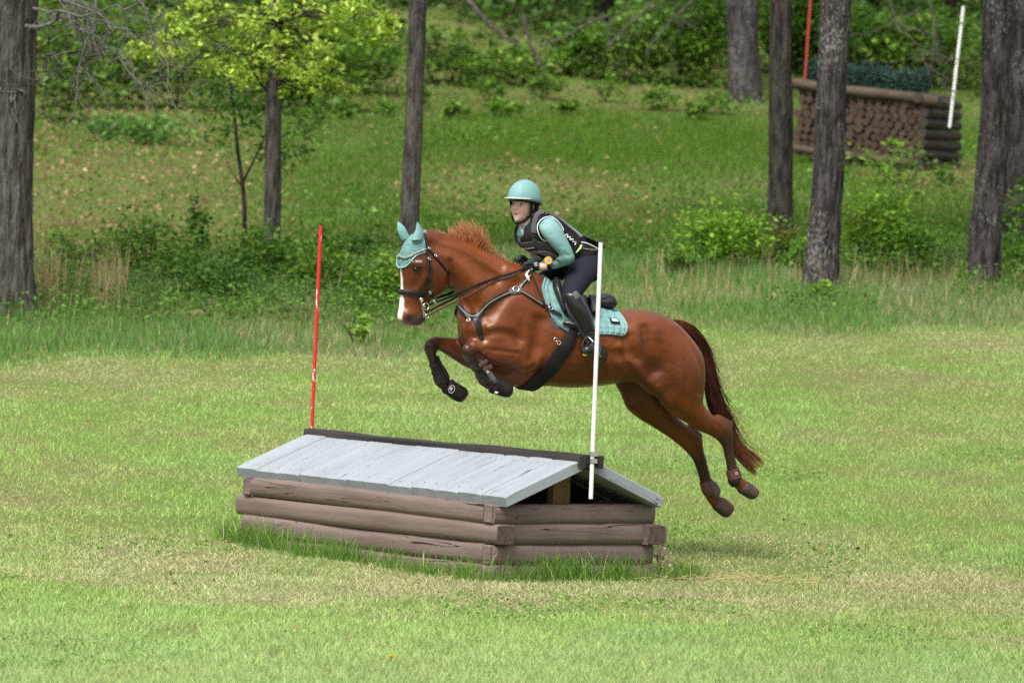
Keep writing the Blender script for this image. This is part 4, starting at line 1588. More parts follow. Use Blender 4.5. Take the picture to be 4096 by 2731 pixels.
# ---- breastplate
def build_breastplate():
    root = empty('breastplate', hp(S(1900, 1300), 0), 'black leather breastplate with steel rings across the chest and shoulder', 'breastplate')
    A = [K1(1120, 1092), K1(1030, 1125), K1(940, 1180), K1(880, 1250), K1(830, 1296), K1(775, 1290), K1(735, 1255), K1(714, 1215)]
    P, Nn = skin_path(A, .004, 6)
    q, n = snap(hp(S(1846, 1228), -.05), lift=.004)
    P.append(q); Nn.append(n)
    P, Nn = smooth_path(P, 3), smooth_path(Nn, 4)
    MB().ribbon(P, Nn, np.interp(np.linspace(0, 1, len(P)), [0, .35, .6, 1], [.030, .034, .046, .04]), .010).build('chest_strap', black_leather, root, auto=50)
    MB().ribbon(P + np.array(Nn) * .0095, Nn, .006, .003).build('reflective_edge', material('grey_piping', (.26, .26, .27), rough=.5), root, auto=50)
    # far half, round the other shoulder
    sn = [snap(mirror_h(p), lift=.004) for p in P[:-2]]
    Pm, Nm = smooth_path([x[0] for x in sn], 2), smooth_path([x[1] for x in sn], 3)
    MB().ribbon(Pm, Nm, .034, .010).build('chest_strap', black_leather, root, auto=50)
    strap_on('girth_strap', [K1(828, 1290), K1(850, 1360), K1(865, 1420), K1(880, 1470), K5(945, 440)], [.05, .034, .03], .009, black_leather, root)
    w = [K1(1195, 1058), K1(1222, 1015), K1(1250, 982), K1(1285, 950)]
    strap_on('wither_strap', w, .024, .008, black_leather, root)
    strap_on('reflective_edge', w, .008, .0105, MATS['grey_piping'], root)
    b = [K1(1205, 1085), K1(1280, 1130), K1(1350, 1175), K1(1400, 1205)]
    strap_on('rear_strap', b, .022, .008, black_leather, root)
    strap_on('reflective_edge', b[:3] + [K1(1375, 1190)], .006, .0105, MATS['grey_piping'], root)
    strap_on('rear_strap', [K1(1390, 1200), K1(1430, 1235), K1(1480, 1265), K1(1530, 1290)], .020, .008, black_leather, root, lift=.024)
    strap_on('ring_pad', [K1(1105, 1095), K1(1150, 1080), K1(1210, 1075)], [.03, .06, .04], .012, grey_leather, root)
    for (uv, R, r) in ((K1(1160, 1075), .020, .0035), (K1(1437, 1228), .012, .003), (K1(1775 - 990, 1333), .011, .003)):
        h_ = on_horse(uv, .020 if R > .015 else .03)
        if h_: MB().torus(h_[0], h_[1], R, r).build('ring', steel, root, smooth=True)


build_breastplate()


# ---- bridle
def head_strap(name, pixels, width, thick, mat, parent, lift=.003, both=True, sub=6, off=(.08, .08)):
    P, Nn = skin_path(pixels, lift, sub, off, head=True)
    P, Nn = smooth_path(P, 2), smooth_path(Nn, 2)
    MB().ribbon(P, Nn, width, thick).build(name, mat, parent, auto=50)
    if both:
        Pm, Nm = [], []
        for p in P:
            q, n = snap(mirror_head(p), lift=lift)
            Pm.append(q); Nm.append(n)
        MB().ribbon(smooth_path(Pm, 1), Nm, width, thick).build(name, mat, parent, auto=50)
    return P


def build_bridle():
    root = empty('bridle', hh(K2(560, 900), 0), 'dark brown leather bridle with steel bit and padded noseband on the horse', 'bridle')
    head_strap('cheekpiece', [K2(582, 385), K2(595, 440), K2(607, 520), K2(614, 640), K2(606, 780), K2(596, 900), K2(588, 1000), K2(560, 1085)], .016, .007, brown_leather, root)
    head_strap('cheekpiece', [K2(622, 610), K2(642, 690), K2(648, 790), K2(632, 890), K2(605, 970), K2(580, 1030)], .014, .010, brown_leather, root)
    head_strap('throat_lash', [K2(618, 515), K2(690, 600), K2(755, 672), K2(810, 735), K2(855, 795)], .013, .006, brown_leather, root, lift=.006)
    P = head_strap('headpiece', [K2(582, 400), K2(575, 360), K2(566, 335)], .024, .008, brown_leather, root)
    # noseband all the way round
    pts, nn = [], []
    lvl = [(K2(560, 1034), .075), (K2(460, 1022), .078), (K2(360, 1012), .06), (K2(305, 1010), .025), (K2(300, 1010), 0)]
    for uv, off in lvl:
        q, n = snap(hh(uv, off), lift=.003)
        pts.append(q); nn.append(n)
    pts = list(catmull(pts, 5)); nn = [snap(p)[1] for p in pts]
    full = pts + [mirror_head(p) for p in pts[-2::-1]]
    fn = nn + [n - 2 * (n @ HHL) * HHL for n in nn[-2::-1]]
    MB().ribbon(smooth_path(full, 2), fn, .036, .013).build('noseband', brown_leather, root, auto=50)
    MB().ribbon(smooth_path([p + n * .012 for p, n in zip(full, fn)], 2), fn, .008, .004).build('noseband_welt', black_leather, root, auto=50)
    head_strap('chin_strap', [K2(610, 1000), K2(650, 1040), K2(690, 1075), K2(715, 1085)], .018, .009, brown_leather, root, lift=.004)
    # braided browband over the bonnet
    BB = []
    for uv, off in ((K2(592, 512), .09), (K2(500, 545), .10), (K2(400, 590), .085), (K2(330, 612), .045), (K2(295, 600), .012), (K2(285, 592), -.01)):
        q, n = snap(hh(uv, off), lift=.013)
        BB.append(q)
    BBf = list(catmull(BB, 4)); BBm = [mirror_head(p) for p in BBf[-6::-1]]
    MB().tube(smooth_path(BBf + BBm, 2), .0075, 8).build('browband', rope_mat, root, smooth=True)
    # buckles
    for uv in (K2(612, 505), K2(615, 625), K2(690, 592), K2(634, 1008)):
        r = on_horse(uv, .014)
        if r: MB().torus(r[0], r[1], .0085, .003, 14, 6).build('buckle', steel, root, smooth=True)
    # bit on both sides
    for s in (1, -1):
        o_ = .082 * s
        n = HHL
        P = [hh(K2(540, 1088), o_), hh(K2(546, 1150), o_), hh(K2(556, 1230), o_), hh(K2(570, 1302), o_)]
        mb = MB().tube(catmull(P, 4), .0055, 8)
        mb.torus(hh(K2(541, 1100), o_), n, .0125, .0028)
        mb.torus(hh(K2(592, 1178), o_ + .004), n, .023, .0035)
        mb.torus(hh(K2(606, 1290), o_), n, .0145, .003)
        mb.torus(hh(K2(578, 1258), o_), n, .006, .0022)
        mb.tube([hh(K2(575, 1180), o_), hh(K2(590, 1180), 0)], .007, 8)
        mb.build('bit', steel, root, smooth=True)
    return root


BRIDLE = build_bridle()


def rein(name, pixels, offs, width, mat, parent, thick=.004):
    px = catmull(pixels, 6)
    oo = np.interp(np.linspace(0, 1, len(px)), np.linspace(0, 1, len(offs)), offs)
    P = []
    for uv, o in zip(px, oo):
        p = hp(uv, o)
        r = on_horse(uv, .008)
        if o > 0 and r is not None and (r[0] - HR0) @ HLf > o:
            p = r[0]
        P.append(p)
    P = smooth_path(P, 3)
    MB().ribbon(P, [HLf * (1 if offs[0] > 0 else -1)] * len(P), width, thick).build(name, mat, parent, auto=50)


def build_reins():
    root = empty('reins', hp(K1(900, 1000), .1), 'black and brown double reins running from the bit to the gloved hands', 'reins')
    rein('snaffle_rein', [K2(612, 1158), K2(700, 1128), K2(830, 1080), K2(960, 1025), K2(1150, 945), K2(1300, 885), K2(1452, 832), K1(1120, 940), K1(1200, 915), K1(1240, 900)], [.09, .13, .17, .18, .12, .08], .018, black_leather, root)
    rein('curb_rein', [K2(622, 1285), K2(760, 1205), K2(900, 1140), K2(1000, 1090), K2(1150, 1010), K2(1300, 935), K2(1452, 862), K1(1130, 955), K1(1240, 905)], [.09, .13, .17, .18, .12, .08], .013, red_leather, root)
    rein('snaffle_rein', [K2(700, 1085), K2(800, 1050), K2(925, 1000), K1(850, 900), K1(1100, 860), K1(1210, 870)], [-.09, -.13, -.16, -.12, -.07], .018, black_leather, root)
    rein('curb_rein', [K2(590, 1255), K2(760, 1160), K2(980, 1045), K1(850, 940), K1(1210, 875)], [-.09, -.13, -.16, -.07], .013, red_leather, root)
    r = hp(K2(697, 1122), .115)
    MB().torus(r, HLf, .009, .0025, 12, 6).build('buckle', steel, root, smooth=True)


# ---- fly bonnet with ear covers
def build_bonnet():
    root = empty('ear_bonnet', hh(K2(430, 500), 0), 'teal crocheted ear bonnet covering the horse ears and forehead', 'bonnet')
    hlat = (HV - HPOLL) @ HHL
    near = HV - HHL * (np.where(hlat < 0, 2 * hlat, 0))[:, None]     # fold on to the near side
    px = project_px(near)
    hx, hy = (px[:, 0] - 1500) * 2.904, (px[:, 1] - 820) * 2.904
    lim = np.interp(hx, [250, 345, 380, 430, 500, 590], [735, 728, 695, 628, 578, 548])
    keep = (hy < lim) & (hx < np.interp(hy, [330, 420, 548], [600, 585, 590])) & (hy > 300) & (hx > 200)
    fk = keep[HQ].all(1)
    Fq = HQ[fk]
    ids = np.unique(Fq)
    mp = -np.ones(len(HV), int); mp[ids] = np.arange(len(ids))
    me0 = bpy.data.meshes.new('t'); me0.from_pydata(HV.tolist(), [], HQ.tolist())
    nn = np.empty(len(HV) * 3); me0.vertices.foreach_get('normal', nn); nn = nn.reshape(-1, 3)[ids]
    bpy.data.meshes.remove(me0)
    V = HV[ids] + nn * .007
    Fq = mp[Fq]
    # close the edge: inner copy
    e = np.concatenate([Fq[:, [0, 1]], Fq[:, [1, 2]], Fq[:, [2, 3]], Fq[:, [3, 0]]])
    key = np.sort(e, 1)
    u, inv, cnt = np.unique(key, axis=0, return_inverse=True, return_counts=True)
    bd = e[cnt[inv.ravel()] == 1]
    n = len(V)
    side = np.stack([bd[:, 1], bd[:, 0], bd[:, 0] + n, bd[:, 1] + n], -1)
    V2 = np.concatenate([V, HV[ids] + nn * .001])
    link_mesh('cap', np_mesh('cap', V2, np.concatenate([Fq, side])), teal_knit, root)
    # scalloped pale edge
    pts = []
    for uv, off in ((K2(588, 545), .09), (K2(500, 572), .098), (K2(435, 622), .09), (K2(385, 690), .065), (K2(335, 722), .035), (K2(300, 728), .008), (K2(296, 728), -.005)):
        q, n_ = snap(hh(uv, off), lift=.007)
        pts.append(q)
    f = list(catmull(pts, 5)); f = f + [mirror_head(p) for p in f[-6::-1]]
    f = smooth_path(f, 2)
    MB().tube(f, [.0045 + .0018 * (k % 2) for k in range(len(f))], 6).build('edge_trim', teal_pale, root, smooth=True)
    # ears: near one seen from outside, far one coloured paler for the light it faces
    def ear(b0, b1, mids, tip, off, mat, turn):
        rows = []
        A, B = hh(b0, off), hh(b1, off)
        L = [(A, B)] + [(hh(p, off), hh(q, off)) for p, q in mids]
        rings = []
        R = catmull([np.concatenate([a, b]) for a, b in L] + [np.concatenate([hh(tip, off), hh(tip, off) + HHF * -.002])], 5)
        m = len(R)
        for k, r in enumerate(R):
            a, b = r[:3], r[3:]
            c, n_ = (a + b) / 2, (a - b) / 2
            w = max(np.linalg.norm(n_), .002)
            n_ = nrm(n_)
            l = nrm(HHL + n_ * turn)
            rings.append(ellipse_ring(c, n_, l, w, w * .62, 14, 2.0))
        MB().rings(rings).build('ear_cover', mat, root, smooth=True)
    ear(K2(425, 412), K2(565, 400), [(K2(445, 350), K2(566, 345)), (K2(470, 290), K2(553, 285)), (K2(480, 235), K2(525, 232))], K2(487, 196), .055, teal_smooth, .3)
    ear(K2(318, 415), K2(392, 360), [(K2(285, 350), K2(372, 325)), (K2(267, 285), K2(352, 280)), (K2(263, 230), K2(318, 232))], K2(264, 193), -.055, teal_pale, -.3)
    # gold-grey welt at the base of the near ear
    P = [snap(hh(K2(*p), .07), lift=.010)[0] for p in ((428, 412), (490, 420), (555, 400))]
    MB().tube(catmull(P, 4), .004, 6).build('edge_trim', teal_pale, root, smooth=True)


build_bonnet()


# ---- leg boots
def boot_loft(st, name, mat, parent, e=2.2):
    return pair_loft(st, 18, e=e, cap=.02).build(name, mat, parent, smooth=True, auto=50)


def ring_on_leg(a, b, off, bw, grow, width, name, mat, parent):
    """Strap round a leg: pixels a, b are its two edges."""
    A, B = hp(a, off), hp(b, off)
    c, n = (A + B) / 2, (A - B) / 2
    r = np.linalg.norm(n)
    n = n / r
    ax = nrm(np.cross(n, HLf))
    rr = [ellipse_ring(c + ax * k * width / 2, n, HLf, r + grow - (abs(k) > .95) * .001, bw + grow, 20) for k in (-1, -.9, .9, 1)]
    return MB().rings(rr).build(name, mat, parent, auto=50)


def badge_at(uv, off, R, name, parent, mat=None, lift=0):
    c = hp(uv, off)
    return MB().torus(c, HLf, R * .75, .0016, 14, 6).build(name, mat or white_mark, parent, smooth=True)


def build_leg_boots():
    g = 'leg boots on the horse'
    r1 = empty('tendon_boot', hp(K5(960, 900), .17), 'dark tendon boot with taupe strike pad on the near foreleg', 'leg boot', g)
    boot_loft([(K5(818, 745), K5(945, 705), .17, .036), (K5(862, 822), K5(995, 768), .17, .035), (K5(902, 905), K5(1050, 848), .17, .037), (K5(938, 980), K5(1110, 915), .17, .044), (K5(990, 1020), K5(1128, 965), .17, .042)], 'shell', neoprene, r1)
    boot_loft([(K5(905, 715), K5(958, 705), .192, .026), (K5(950, 785), K5(1020, 765), .192, .026), (K5(1000, 870), K5(1085, 850), .194, .028), (K5(1040, 950), K5(1132, 915), .196, .034), (K5(1080, 990), K5(1142, 970), .194, .028)], 'strike_pad', taupe, r1)
    for a, b in (((950, 760), (1025, 715)), ((1000, 815), (1080, 775))):
        P = [hp(K5(a[0] - 20, a[1] + 15), .218), hp(K5((a[0] + b[0]) / 2, (a[1] + b[1]) / 2), .222), hp(K5(*b), .215)]
        MB().ribbon(P, [HLf] * 3, .030, .005).build('strap_end', maroon, r1, auto=40)
    for a, b in (((852, 822), (985, 770)), ((893, 908), (1040, 850))):
        ring_on_leg(K5(*a), K5(*b), .17, .035, .002, .022, 'strap', brown_leather, r1)
    badge_at(K5(1032, 845), .226, .010, 'badge', r1)
    r2 = empty('tendon_boot', hp(K5(450, 850), -.165), 'dark tendon boot with brown straps on the far foreleg', 'leg boot', g)
    boot_loft([(K5(335, 690), K5(445, 662), -.165, .036), (K5(352, 770), K5(478, 742), -.165, .035), (K5(378, 860), K5(525, 825), -.165, .037), (K5(395, 945), K5(575, 902), -.165, .043), (K5(425, 1005), K5(580, 955), -.165, .041)], 'shell', neoprene, r2)
    boot_loft([(K5(405, 660), K5(450, 650), -.15, .03), (K5(430, 740), K5(490, 735), -.15, .03), (K5(470, 830), K5(545, 815), -.15, .032), (K5(520, 920), K5(588, 905), -.15, .034)], 'strike_pad', black_leather, r2)
    for a, b in (((350, 775), (470, 745)), ((375, 865), (515, 825))):
        ring_on_leg(K5(*a), K5(*b), -.165, .035, .002, .022, 'strap', brown_leather, r2)
    # bell boots over the front hooves
    for key, lab, uv, off in (('near_fore', 'black bell boot over the near front hoof', K5(1130, 1085), .245), ('far_fore', 'black bell boot with oval white emblem over the far front hoof', K5(608, 1048), -.088)):
        H = HOOVES[key]
        rb = empty('bell_boot', hp(H[2], H[4]), lab, 'bell boot', 'bell boots on the front hooves')
        hoof(*H[:5], H[5], neoprene, 'bell', rb, swell=1.08, t1=.9)
        A, B = np.array(H[0]), np.array(H[1])
        ring_on_leg(tuple(A), tuple(B), H[4], .052, .006, .022, 'collar', neoprene, rb)
        if key == 'far_fore':
            c = hp(uv, off)
            mb = MB()
            R = []
            for k in range(21):
                a = 2 * math.pi * k / 20
                d = nrm(np.array([.35, 0, 1])) ; e_ = nrm(np.array([1, 0, -.35]))
                R.append(c + d * .027 * math.cos(a) + e_ * .020 * math.sin(a))
            mb.tube(R, .0015, 6)
            mb.tube([c + UP * .017, c - UP * .004 + HF * .006, c - UP * .017], .002, 6)
            mb.tube([c + HF * .013 - UP * .004, c, c - HF * .012 + UP * .006], .002, 6)
            mb.tube([c + HF * .006 + UP * .012, c + HF * .014 + UP * .004], .0025, 6)
            mb.build('emblem', white_mark, rb, smooth=True)
        else:
            mb = MB().ribbon([hp(K5(1115, 1082), .232), hp(K5(1150, 1088), .238)], [HLf] * 2, .012, .003)
            mb.build('emblem', white_mark, rb, auto=40)
        MB().torus((hp(H[2], H[4]) + hp(H[3], H[4])) / 2, nrm(hp(H[2], H[4]) + hp(H[3], H[4]) - hp(H[0], H[4]) - hp(H[1], H[4])), .047, .003, 24, 6).build('shoe', steel, horse, smooth=True)
    # fetlock boots behind
    r3 = empty('fetlock_boot', hp(K6(1060, 1200), .13), 'maroon and black fetlock boot on the near hind leg', 'leg boot', g)
    boot_loft([(K6(1008, 1178), K6(1088, 1142), .13, .040), (K6(1016, 1210), K6(1100, 1172), .13, .043), (K6(1024, 1240), K6(1110, 1198), .13, .047)], 'shell', maroon, r3)
    boot_loft([(K6(1020, 1236), K6(1090, 1206), .13, .046), (K6(1030, 1262), K6(1098, 1226), .13, .047), (K6(1048, 1282), K6(1095, 1250), .13, .042)], 'cuff', neoprene, r3)
    badge_at(K6(1078, 1188), .178, .010, 'badge', r3)
    r4 = empty('fetlock_boot', hp(K6(900, 1290), -.13), 'maroon fetlock boot with grey shell on the far hind leg', 'leg boot', g)
    boot_loft([(K6(833, 1255), K6(912, 1222), -.13, .040), (K6(840, 1285), K6(920, 1250), -.13, .044), (K6(852, 1320), K6(935, 1290), -.13, .047), (K6(868, 1345), K6(945, 1315), -.13, .044)], 'shell', maroon, r4)
    boot_loft([(K6(885, 1245), K6(918, 1230), -.105, .030), (K6(895, 1280), K6(950, 1258), -.105, .034), (K6(908, 1320), K6(968, 1298), -.105, .036), (K6(925, 1352), K6(962, 1335), -.105, .026)], 'guard', taupe, r4)


build_leg_boots()
# ================================================================== the rider
RPSI = math.radians(55)
RHF0 = np.array([-math.cos(RPSI), -math.sin(RPSI), 0.0])
RHL = np.array([math.sin(RPSI), -math.cos(RPSI), 0.0])
_tp = math.radians(0.5)
RHF = RHF0 * math.cos(_tp) + UP * math.sin(_tp)            # she looks slightly up and along the line of the jump
RHU = UP * math.cos(_tp) - RHF0 * math.sin(_tp)
RHC = hp(K3(568, 565), 0.0)                                 # middle of the head at ear height


def rh(f, l, u): return RHC + RHF * f + RHL * l + RHU * u


R_TORSO = [(K3(560, 880), K3(745, 665), 0, .075), (K3(500, 960), K3(860, 668), 0, .135), (K3(485, 1070), K3(1000, 715), 0, .155, 2.3), (K3(545, 1190), K3(1150, 815), 0, .15, 2.3),
           (K3(720, 1290), K3(1310, 935), 0, .14, 2.2), (K3(930, 1390), K3(1470, 1060), 0, .135, 2.2), (K4(520, 170), K4(930, 20), 0, .145, 2.2), (K4(600, 290), K4(1030, 95), 0, .165, 2.2), (K4(700, 400), K4(1052, 200), 0, .165), (K4(800, 460), K4(1040, 300), 0, .14)]
R_LEG = [(K4(720, 180), K4(1055, 190), .10, .095), (K4(690, 265), K4(1045, 290), .15, .098), (K4(655, 355), K4(985, 405), .205, .090), (K4(617, 455), K4(915, 505), .25, .082),
         (K4(594, 545), K4(855, 580), .285, .074), (K4(602, 625), K4(835, 645), .305, .066)]
R_CALF = [(K4(602, 600), K4(835, 610), .305, .064), (K4(622, 665), K4(850, 670), .315, .062), (K4(668, 750), K4(905, 745), .33, .061), (K4(715, 835), K4(945, 830), .335, .060), (K4(762, 920), K4(970, 920), .34, .054), (K4(812, 1000), K4(988, 1000), .345, .046), (K4(850, 1070), K4(1000, 1075), .35, .042), (K4(862, 1130), K4(1015, 1135), .36, .042), (K4(870, 1180), K4(1030, 1195), .37, .04)]
R_ARM = [(K3(860, 800), K3(1060, 770), .15, .05), (K3(812, 900), K3(1160, 900), .185, .062), (K3(850, 1010), K3(1205, 1000), .205, .060), (K3(925, 1110), K3(1252, 1095), .22, .055), (K3(1010, 1200), K3(1305, 1195), .23, .050), (K3(1085, 1282), K3(1345, 1300), .235, .047),
         (K3(1125, 1335), K3(1368, 1395), .235, .046), (K3(1110, 1362), K3(1305, 1478), .225, .045), (K3(1060, 1385), K3(1195, 1520), .195, .043), (K4(505, 178), K4(585, 275), .165, .040), (K4(462, 200), K4(520, 292), .14, .036), (K4(420, 218), K4(462, 300), .115, .031), (K4(385, 228), K4(408, 305), .10, .028)]
R_ARM2 = [(K3(560, 880), K3(700, 860), -.13, .05), (K3(420, 960), K3(640, 930), -.185, .058), (K3(455, 1080), K3(690, 1040), -.205, .055), (K3(540, 1200), K3(760, 1150), -.22, .05), (K3(640, 1310), K3(850, 1270), -.225, .047), (K3(700, 1380), K3(880, 1390), -.22, .045),
          (K3(690, 1390), K3(800, 1480), -.19, .042), (K3(620, 1385), K3(700, 1490), -.15, .038), (K3(560, 1390), K3(610, 1475), -.11, .03)]


def mirror_stations(st):
    return [(s[0], s[1], s[2]) for s in st]


def mir(mb):
    m = MB()
    m.v = [tuple(mirror_h(np.array(p))) for p in mb.v]
    m.f = [tuple(reversed(f)) for f in mb.f]
    return m


def foot_mb(grow=0.0):
    """Boot foot: heel down, toe turned out towards the camera."""
    heel, toe = hp(K4(1075, 1360), .37), hp(K4(880, 1275), .50)
    d = nrm(toe - heel)
    s = nrm(np.cross(d, UP)); u = np.cross(s, d)
    rings = []
    for t, w, h0, h1 in ((-.02, .022, -.02, .05), (.02, .034, -.032, .08), (.10, .035, -.034, .09), (.16, .036, -.022, .075), (.20, .041, -.02, .058), (.235, .042, -.02, .045), (.262, .034, -.019, .03), (.275, .018, -.015, .016)):
        c = heel + d * (t - .02) + u * (h0 + h1) / 2
        rings.append(ellipse_ring(c, u, s, (h1 - h0) / 2 + grow, w + grow, 16, 2.6))
    return MB().rings(rings)


def fingers(center, fwd, up, lat, s):
    """Closed fist: palm and five fingers; fwd towards the knuckles, up to the thumb side."""
    out = []
    palm = MB().ellipsoid(center, (fwd, lat, up), (.042, .020, .040), 14, 10)
    out.append((palm, .012))
    for k in range(4):
        base = center + fwd * .034 + up * (.027 - .0185 * k) + lat * (.010 * s)
        ln = (.034, .038, .036, .028)[k]
        p1 = base + fwd * ln * .7 - lat * s * .004
        p2 = p1 - lat * s * .026 - fwd * .004
        p3 = p2 - fwd * .022 - lat * s * .004
        r = (.0098, .0102, .0098, .0088)[k]
        m = MB().tube(catmull([base - fwd * .01, base + fwd * ln * .3, p1, p2, p3], 3), [r] * 13, 10)
        out.append((m, .006))
    t0 = center - fwd * .012 + up * .030 - lat * s * .006
    t1 = t0 + fwd * .026 + up * .012 - lat * s * .004
    t2 = t1 + fwd * .026 - up * .004
    out.append((MB().tube(catmull([t0, t1, t2], 4), [.0125] * 4 + [.011] * 4 + [.0095], 10), .008))
    return out


HAND_L = hp(K4(240, 262), .085)
HAND_R = hp(K3(540, 1450), -.065)
hfwd = nrm(HF * .95 - UP * .12)
hup = nrm(UP * .9 + HLf * .35)
hlat = nrm(np.cross(hup, hfwd))
FIST_L = fingers(HAND_L, hfwd, hup, HLf, 1)
FIST_R = fingers(HAND_R, hfwd, hup, -HLf, 1)


def head_parts():
    P = []
    P.append((MB().ellipsoid(rh(-.012, 0, .045), (RHF, RHL, RHU), (.092, .072, .092), 22, 14), .02))
    P.append((MB().ellipsoid(rh(.030, 0, -.018), (RHF, RHL, RHU), (.058, .058, .075), 20, 14), .03))
    P.append((MB().ellipsoid(rh(.042, 0, -.062), (RHF, RHL, RHU), (.044, .042, .042), 18, 12), .03))     # jaw
    P.append((MB().ellipsoid(rh(.070, 0, -.092), (RHF, RHL, RHU), (.019, .018, .016), 14, 10), .02))      # chin
    for s in (1, -1):
        P.append((MB().ellipsoid(rh(.056, .034 * s, -.024), (RHF, RHL, RHU), (.028, .024, .026), 14, 10), .025))  # cheeks
        P.append((MB().ellipsoid(rh(.076, .026 * s, .030), (RHF, RHL, RHU), (.012, .022, .008), 12, 8), .012))    # brows
        P.append((MB().ellipsoid(rh(-.008, .073 * s, -.004), (nrm(RHF + .5 * RHL * s), RHL, RHU), (.016, .008, .028), 12, 10), .008))  # ears
    P.append((MB().tube([rh(.082, 0, .022), rh(.092, 0, .002), rh(.102, 0, -.018)], [.0075, .009, .011], 10), .012))
    P.append((MB().ellipsoid(rh(.100, 0, -.022), (RHF, RHL, RHU), (.011, .011, .009), 12, 8), .008))
    for s in (1, -1):
        P.append((MB().ellipsoid(rh(.091, .010 * s, -.025), (RHF, RHL, RHU), (.008, .007, .007), 10, 8), .006))
    P.append((MB().ellipsoid(rh(.086, 0, -.049), (RHF, RHL, RHU), (.008, .018, .0055), 12, 8), .007))
    P.append((MB().ellipsoid(rh(.083, 0, -.064), (RHF, RHL, RHU), (.009, .015, .006), 12, 8), .007))
    return P


def build_rider():
    root = empty('person', hp(S(2330, 1180), 0), 'rider in teal helmet and black vest crouching over the horse neck', 'person')
    lo = np.min([hp(S(2020, 690), -.5), hp(S(2460, 1480), .6), hp(S(2020, 1480), .6), hp(S(2460, 690), -.5)], 0) - .1
    hi = np.max([hp(S(2020, 690), -.5), hp(S(2460, 1480), .6), hp(S(2020, 1480), .6), hp(S(2460, 690), -.5)], 0) + .1
    h = .005
    torso, leg, calf, arm, arm2 = [pair_loft(x, 20) for x in (R_TORSO, R_LEG, R_CALF, R_ARM, R_ARM2)]
    neck = MB().tube([rh(-.02, 0, -.045), hp(K3(640, 780), 0), hp(K3(690, 900), 0)], [.056, .056, .075], 16)
    leg2, calf2 = mir(leg), mir(calf)
    foot = foot_mb(); foot2 = mir(foot)
    hp_l = HAND_L
    # --- body: one continuous surface from head to boots (a little inside the clothes)
    F = Field(lo, hi, h)
    F.union(torso, .02, -.012)
    for m in (leg, leg2, calf, calf2, arm, arm2, foot, foot2):
        F.union(m, .02, -.008)
    F.union(neck, .03)
    for m, k in head_parts(): F.union(m, k)
    for m, k in FIST_L + FIST_R: F.union(m, k, -.002)
    wl = MB().tube([hp(K4(420, 262), .11), HAND_L - hfwd * .03], [.026, .026], 12)
    wr = MB().tube([hp(K3(600, 1430), -.11), HAND_R - hfwd * .03], [.026, .026], 12)
    F.union(wl, .01); F.union(wr, .01)
    for s in (1, -1):
        F.cut(MB().ellipsoid(rh(.092, .031 * s, .008), (RHF, RHL, RHU), (.018, .0165, .0078), 12, 10), .010)
    F.cut(MB().ellipsoid(rh(.094, 0, -.0565), (RHF, RHL, RHU), (.012, .013, .0035), 12, 8), .004)
    F.blur(1)
    V, Q = F.polys()
    skin = np.array([.72, .48, .41])
    col = np.tile(skin, (len(V), 1))
    loc = V - RHC
    f, l, u = loc @ RHF, loc @ RHL, loc @ RHU
    for s in (1, -1):   # flushed cheeks
        d = np.linalg.norm((np.stack([f, l, u], -1) - np.array([.075, .040 * s, -.028])) * np.array([1, 1, .9]), axis=1)
        m = (1 - smoothstep(d, .012, .042)) * .75
        col = col * (1 - m)[:, None] + np.array([.72, .29, .25]) * m[:, None]
        d = np.linalg.norm((np.stack([f, l, u], -1) - np.array([.084, .029 * s, .025])) * np.array([1, .55, 2.2]), axis=1)
        m = (1 - smoothstep(d, .006, .014)) * .6
        col = col * (1 - m)[:, None] + np.array([.20, .11, .07]) * m[:, None]
    d = np.linalg.norm((np.stack([f, l, u], -1) - np.array([.092, 0, -.0565])) * np.array([.6, .55, 1.3]), axis=1)
    m = (1 - smoothstep(d, .009, .014)) * .8
    col = col * (1 - m)[:, None] + np.array([.50, .16, .14]) * m[:, None]
    m = ((np.abs(u + .0565) < .0035) & (np.abs(l) < .013) & (f > .07) & (f < .0925)) * .9
    col = col * (1 - m)[:, None] + np.array([.06, .02, .02]) * m[:, None]
    skin_m = material('skin', (.6, .37, .3), rough=.45, spec=.4, attr='col')
    skin_m.node_tree.nodes['Principled BSDF'].inputs['Subsurface Weight'].default_value = .12
    skin_m.node_tree.nodes['Principled BSDF'].inputs['Subsurface Radius'].default_value = (.012, .005, .003)
    link_mesh('body', np_mesh('rider_body', V, Q, col), skin_m, root)
    # eyes
    white = material('eye_white', (.42, .40, .40), rough=.15)  # whites greyed: the visor's shade is put into the colour
    iris = material('iris', (.05, .07, .08), rough=.1)
    lash = material('lash', (.03, .018, .014), rough=.6)
    for s in (1, -1):
        e = MB().ellipsoid(rh(.0705, .031 * s, .0075), (RHF, RHL, RHU), (.0112, .0112, .0112), 14, 10).build('eye', white, root, smooth=True)
        g = nrm(RHF + RHL * .05)
        q = MB().ellipsoid(rh(.0705, .031 * s, .0075) + g * .0082, (g, RHL, RHU), (.0042, .0064, .0064), 12, 8).build('iris', iris, None, smooth=True)
        q.parent = e; q.location = (0, 0, 0)
        P = [rh(.0785 - .008 * abs(k) ** 2, .031 * s + .0145 * k, .0155 - .005 * k * k) for k in np.linspace(-1, 1, 7)]
        MB().tube(P, .0016, 6).build('eyelashes', lash, root, smooth=True)
    # hair under the helmet, tied low at the nape
    hairm = material('dark_brown_hair', (.035, .018, .011), rough=.45, bump=(120, .5, .002), stretch=(1, 1, .2))
    m = Field(RHC - .25, RHC + .25, .005)
    m.union(MB().ellipsoid(rh(-.03, 0, .03), (RHF, RHL, RHU), (.085, .077, .085), 20, 14), .01)
    m.union(MB().ellipsoid(rh(-.075, 0, -.045), (RHF, RHL, RHU), (.034, .05, .04), 16, 12), .03)
    V, Q = m.polys()
    link_mesh('hair', np_mesh('hair', V, Q), hairm, root)

    # --- shirt
    F = Field(lo, hi, h)
    F.union(torso, .02, -.004)
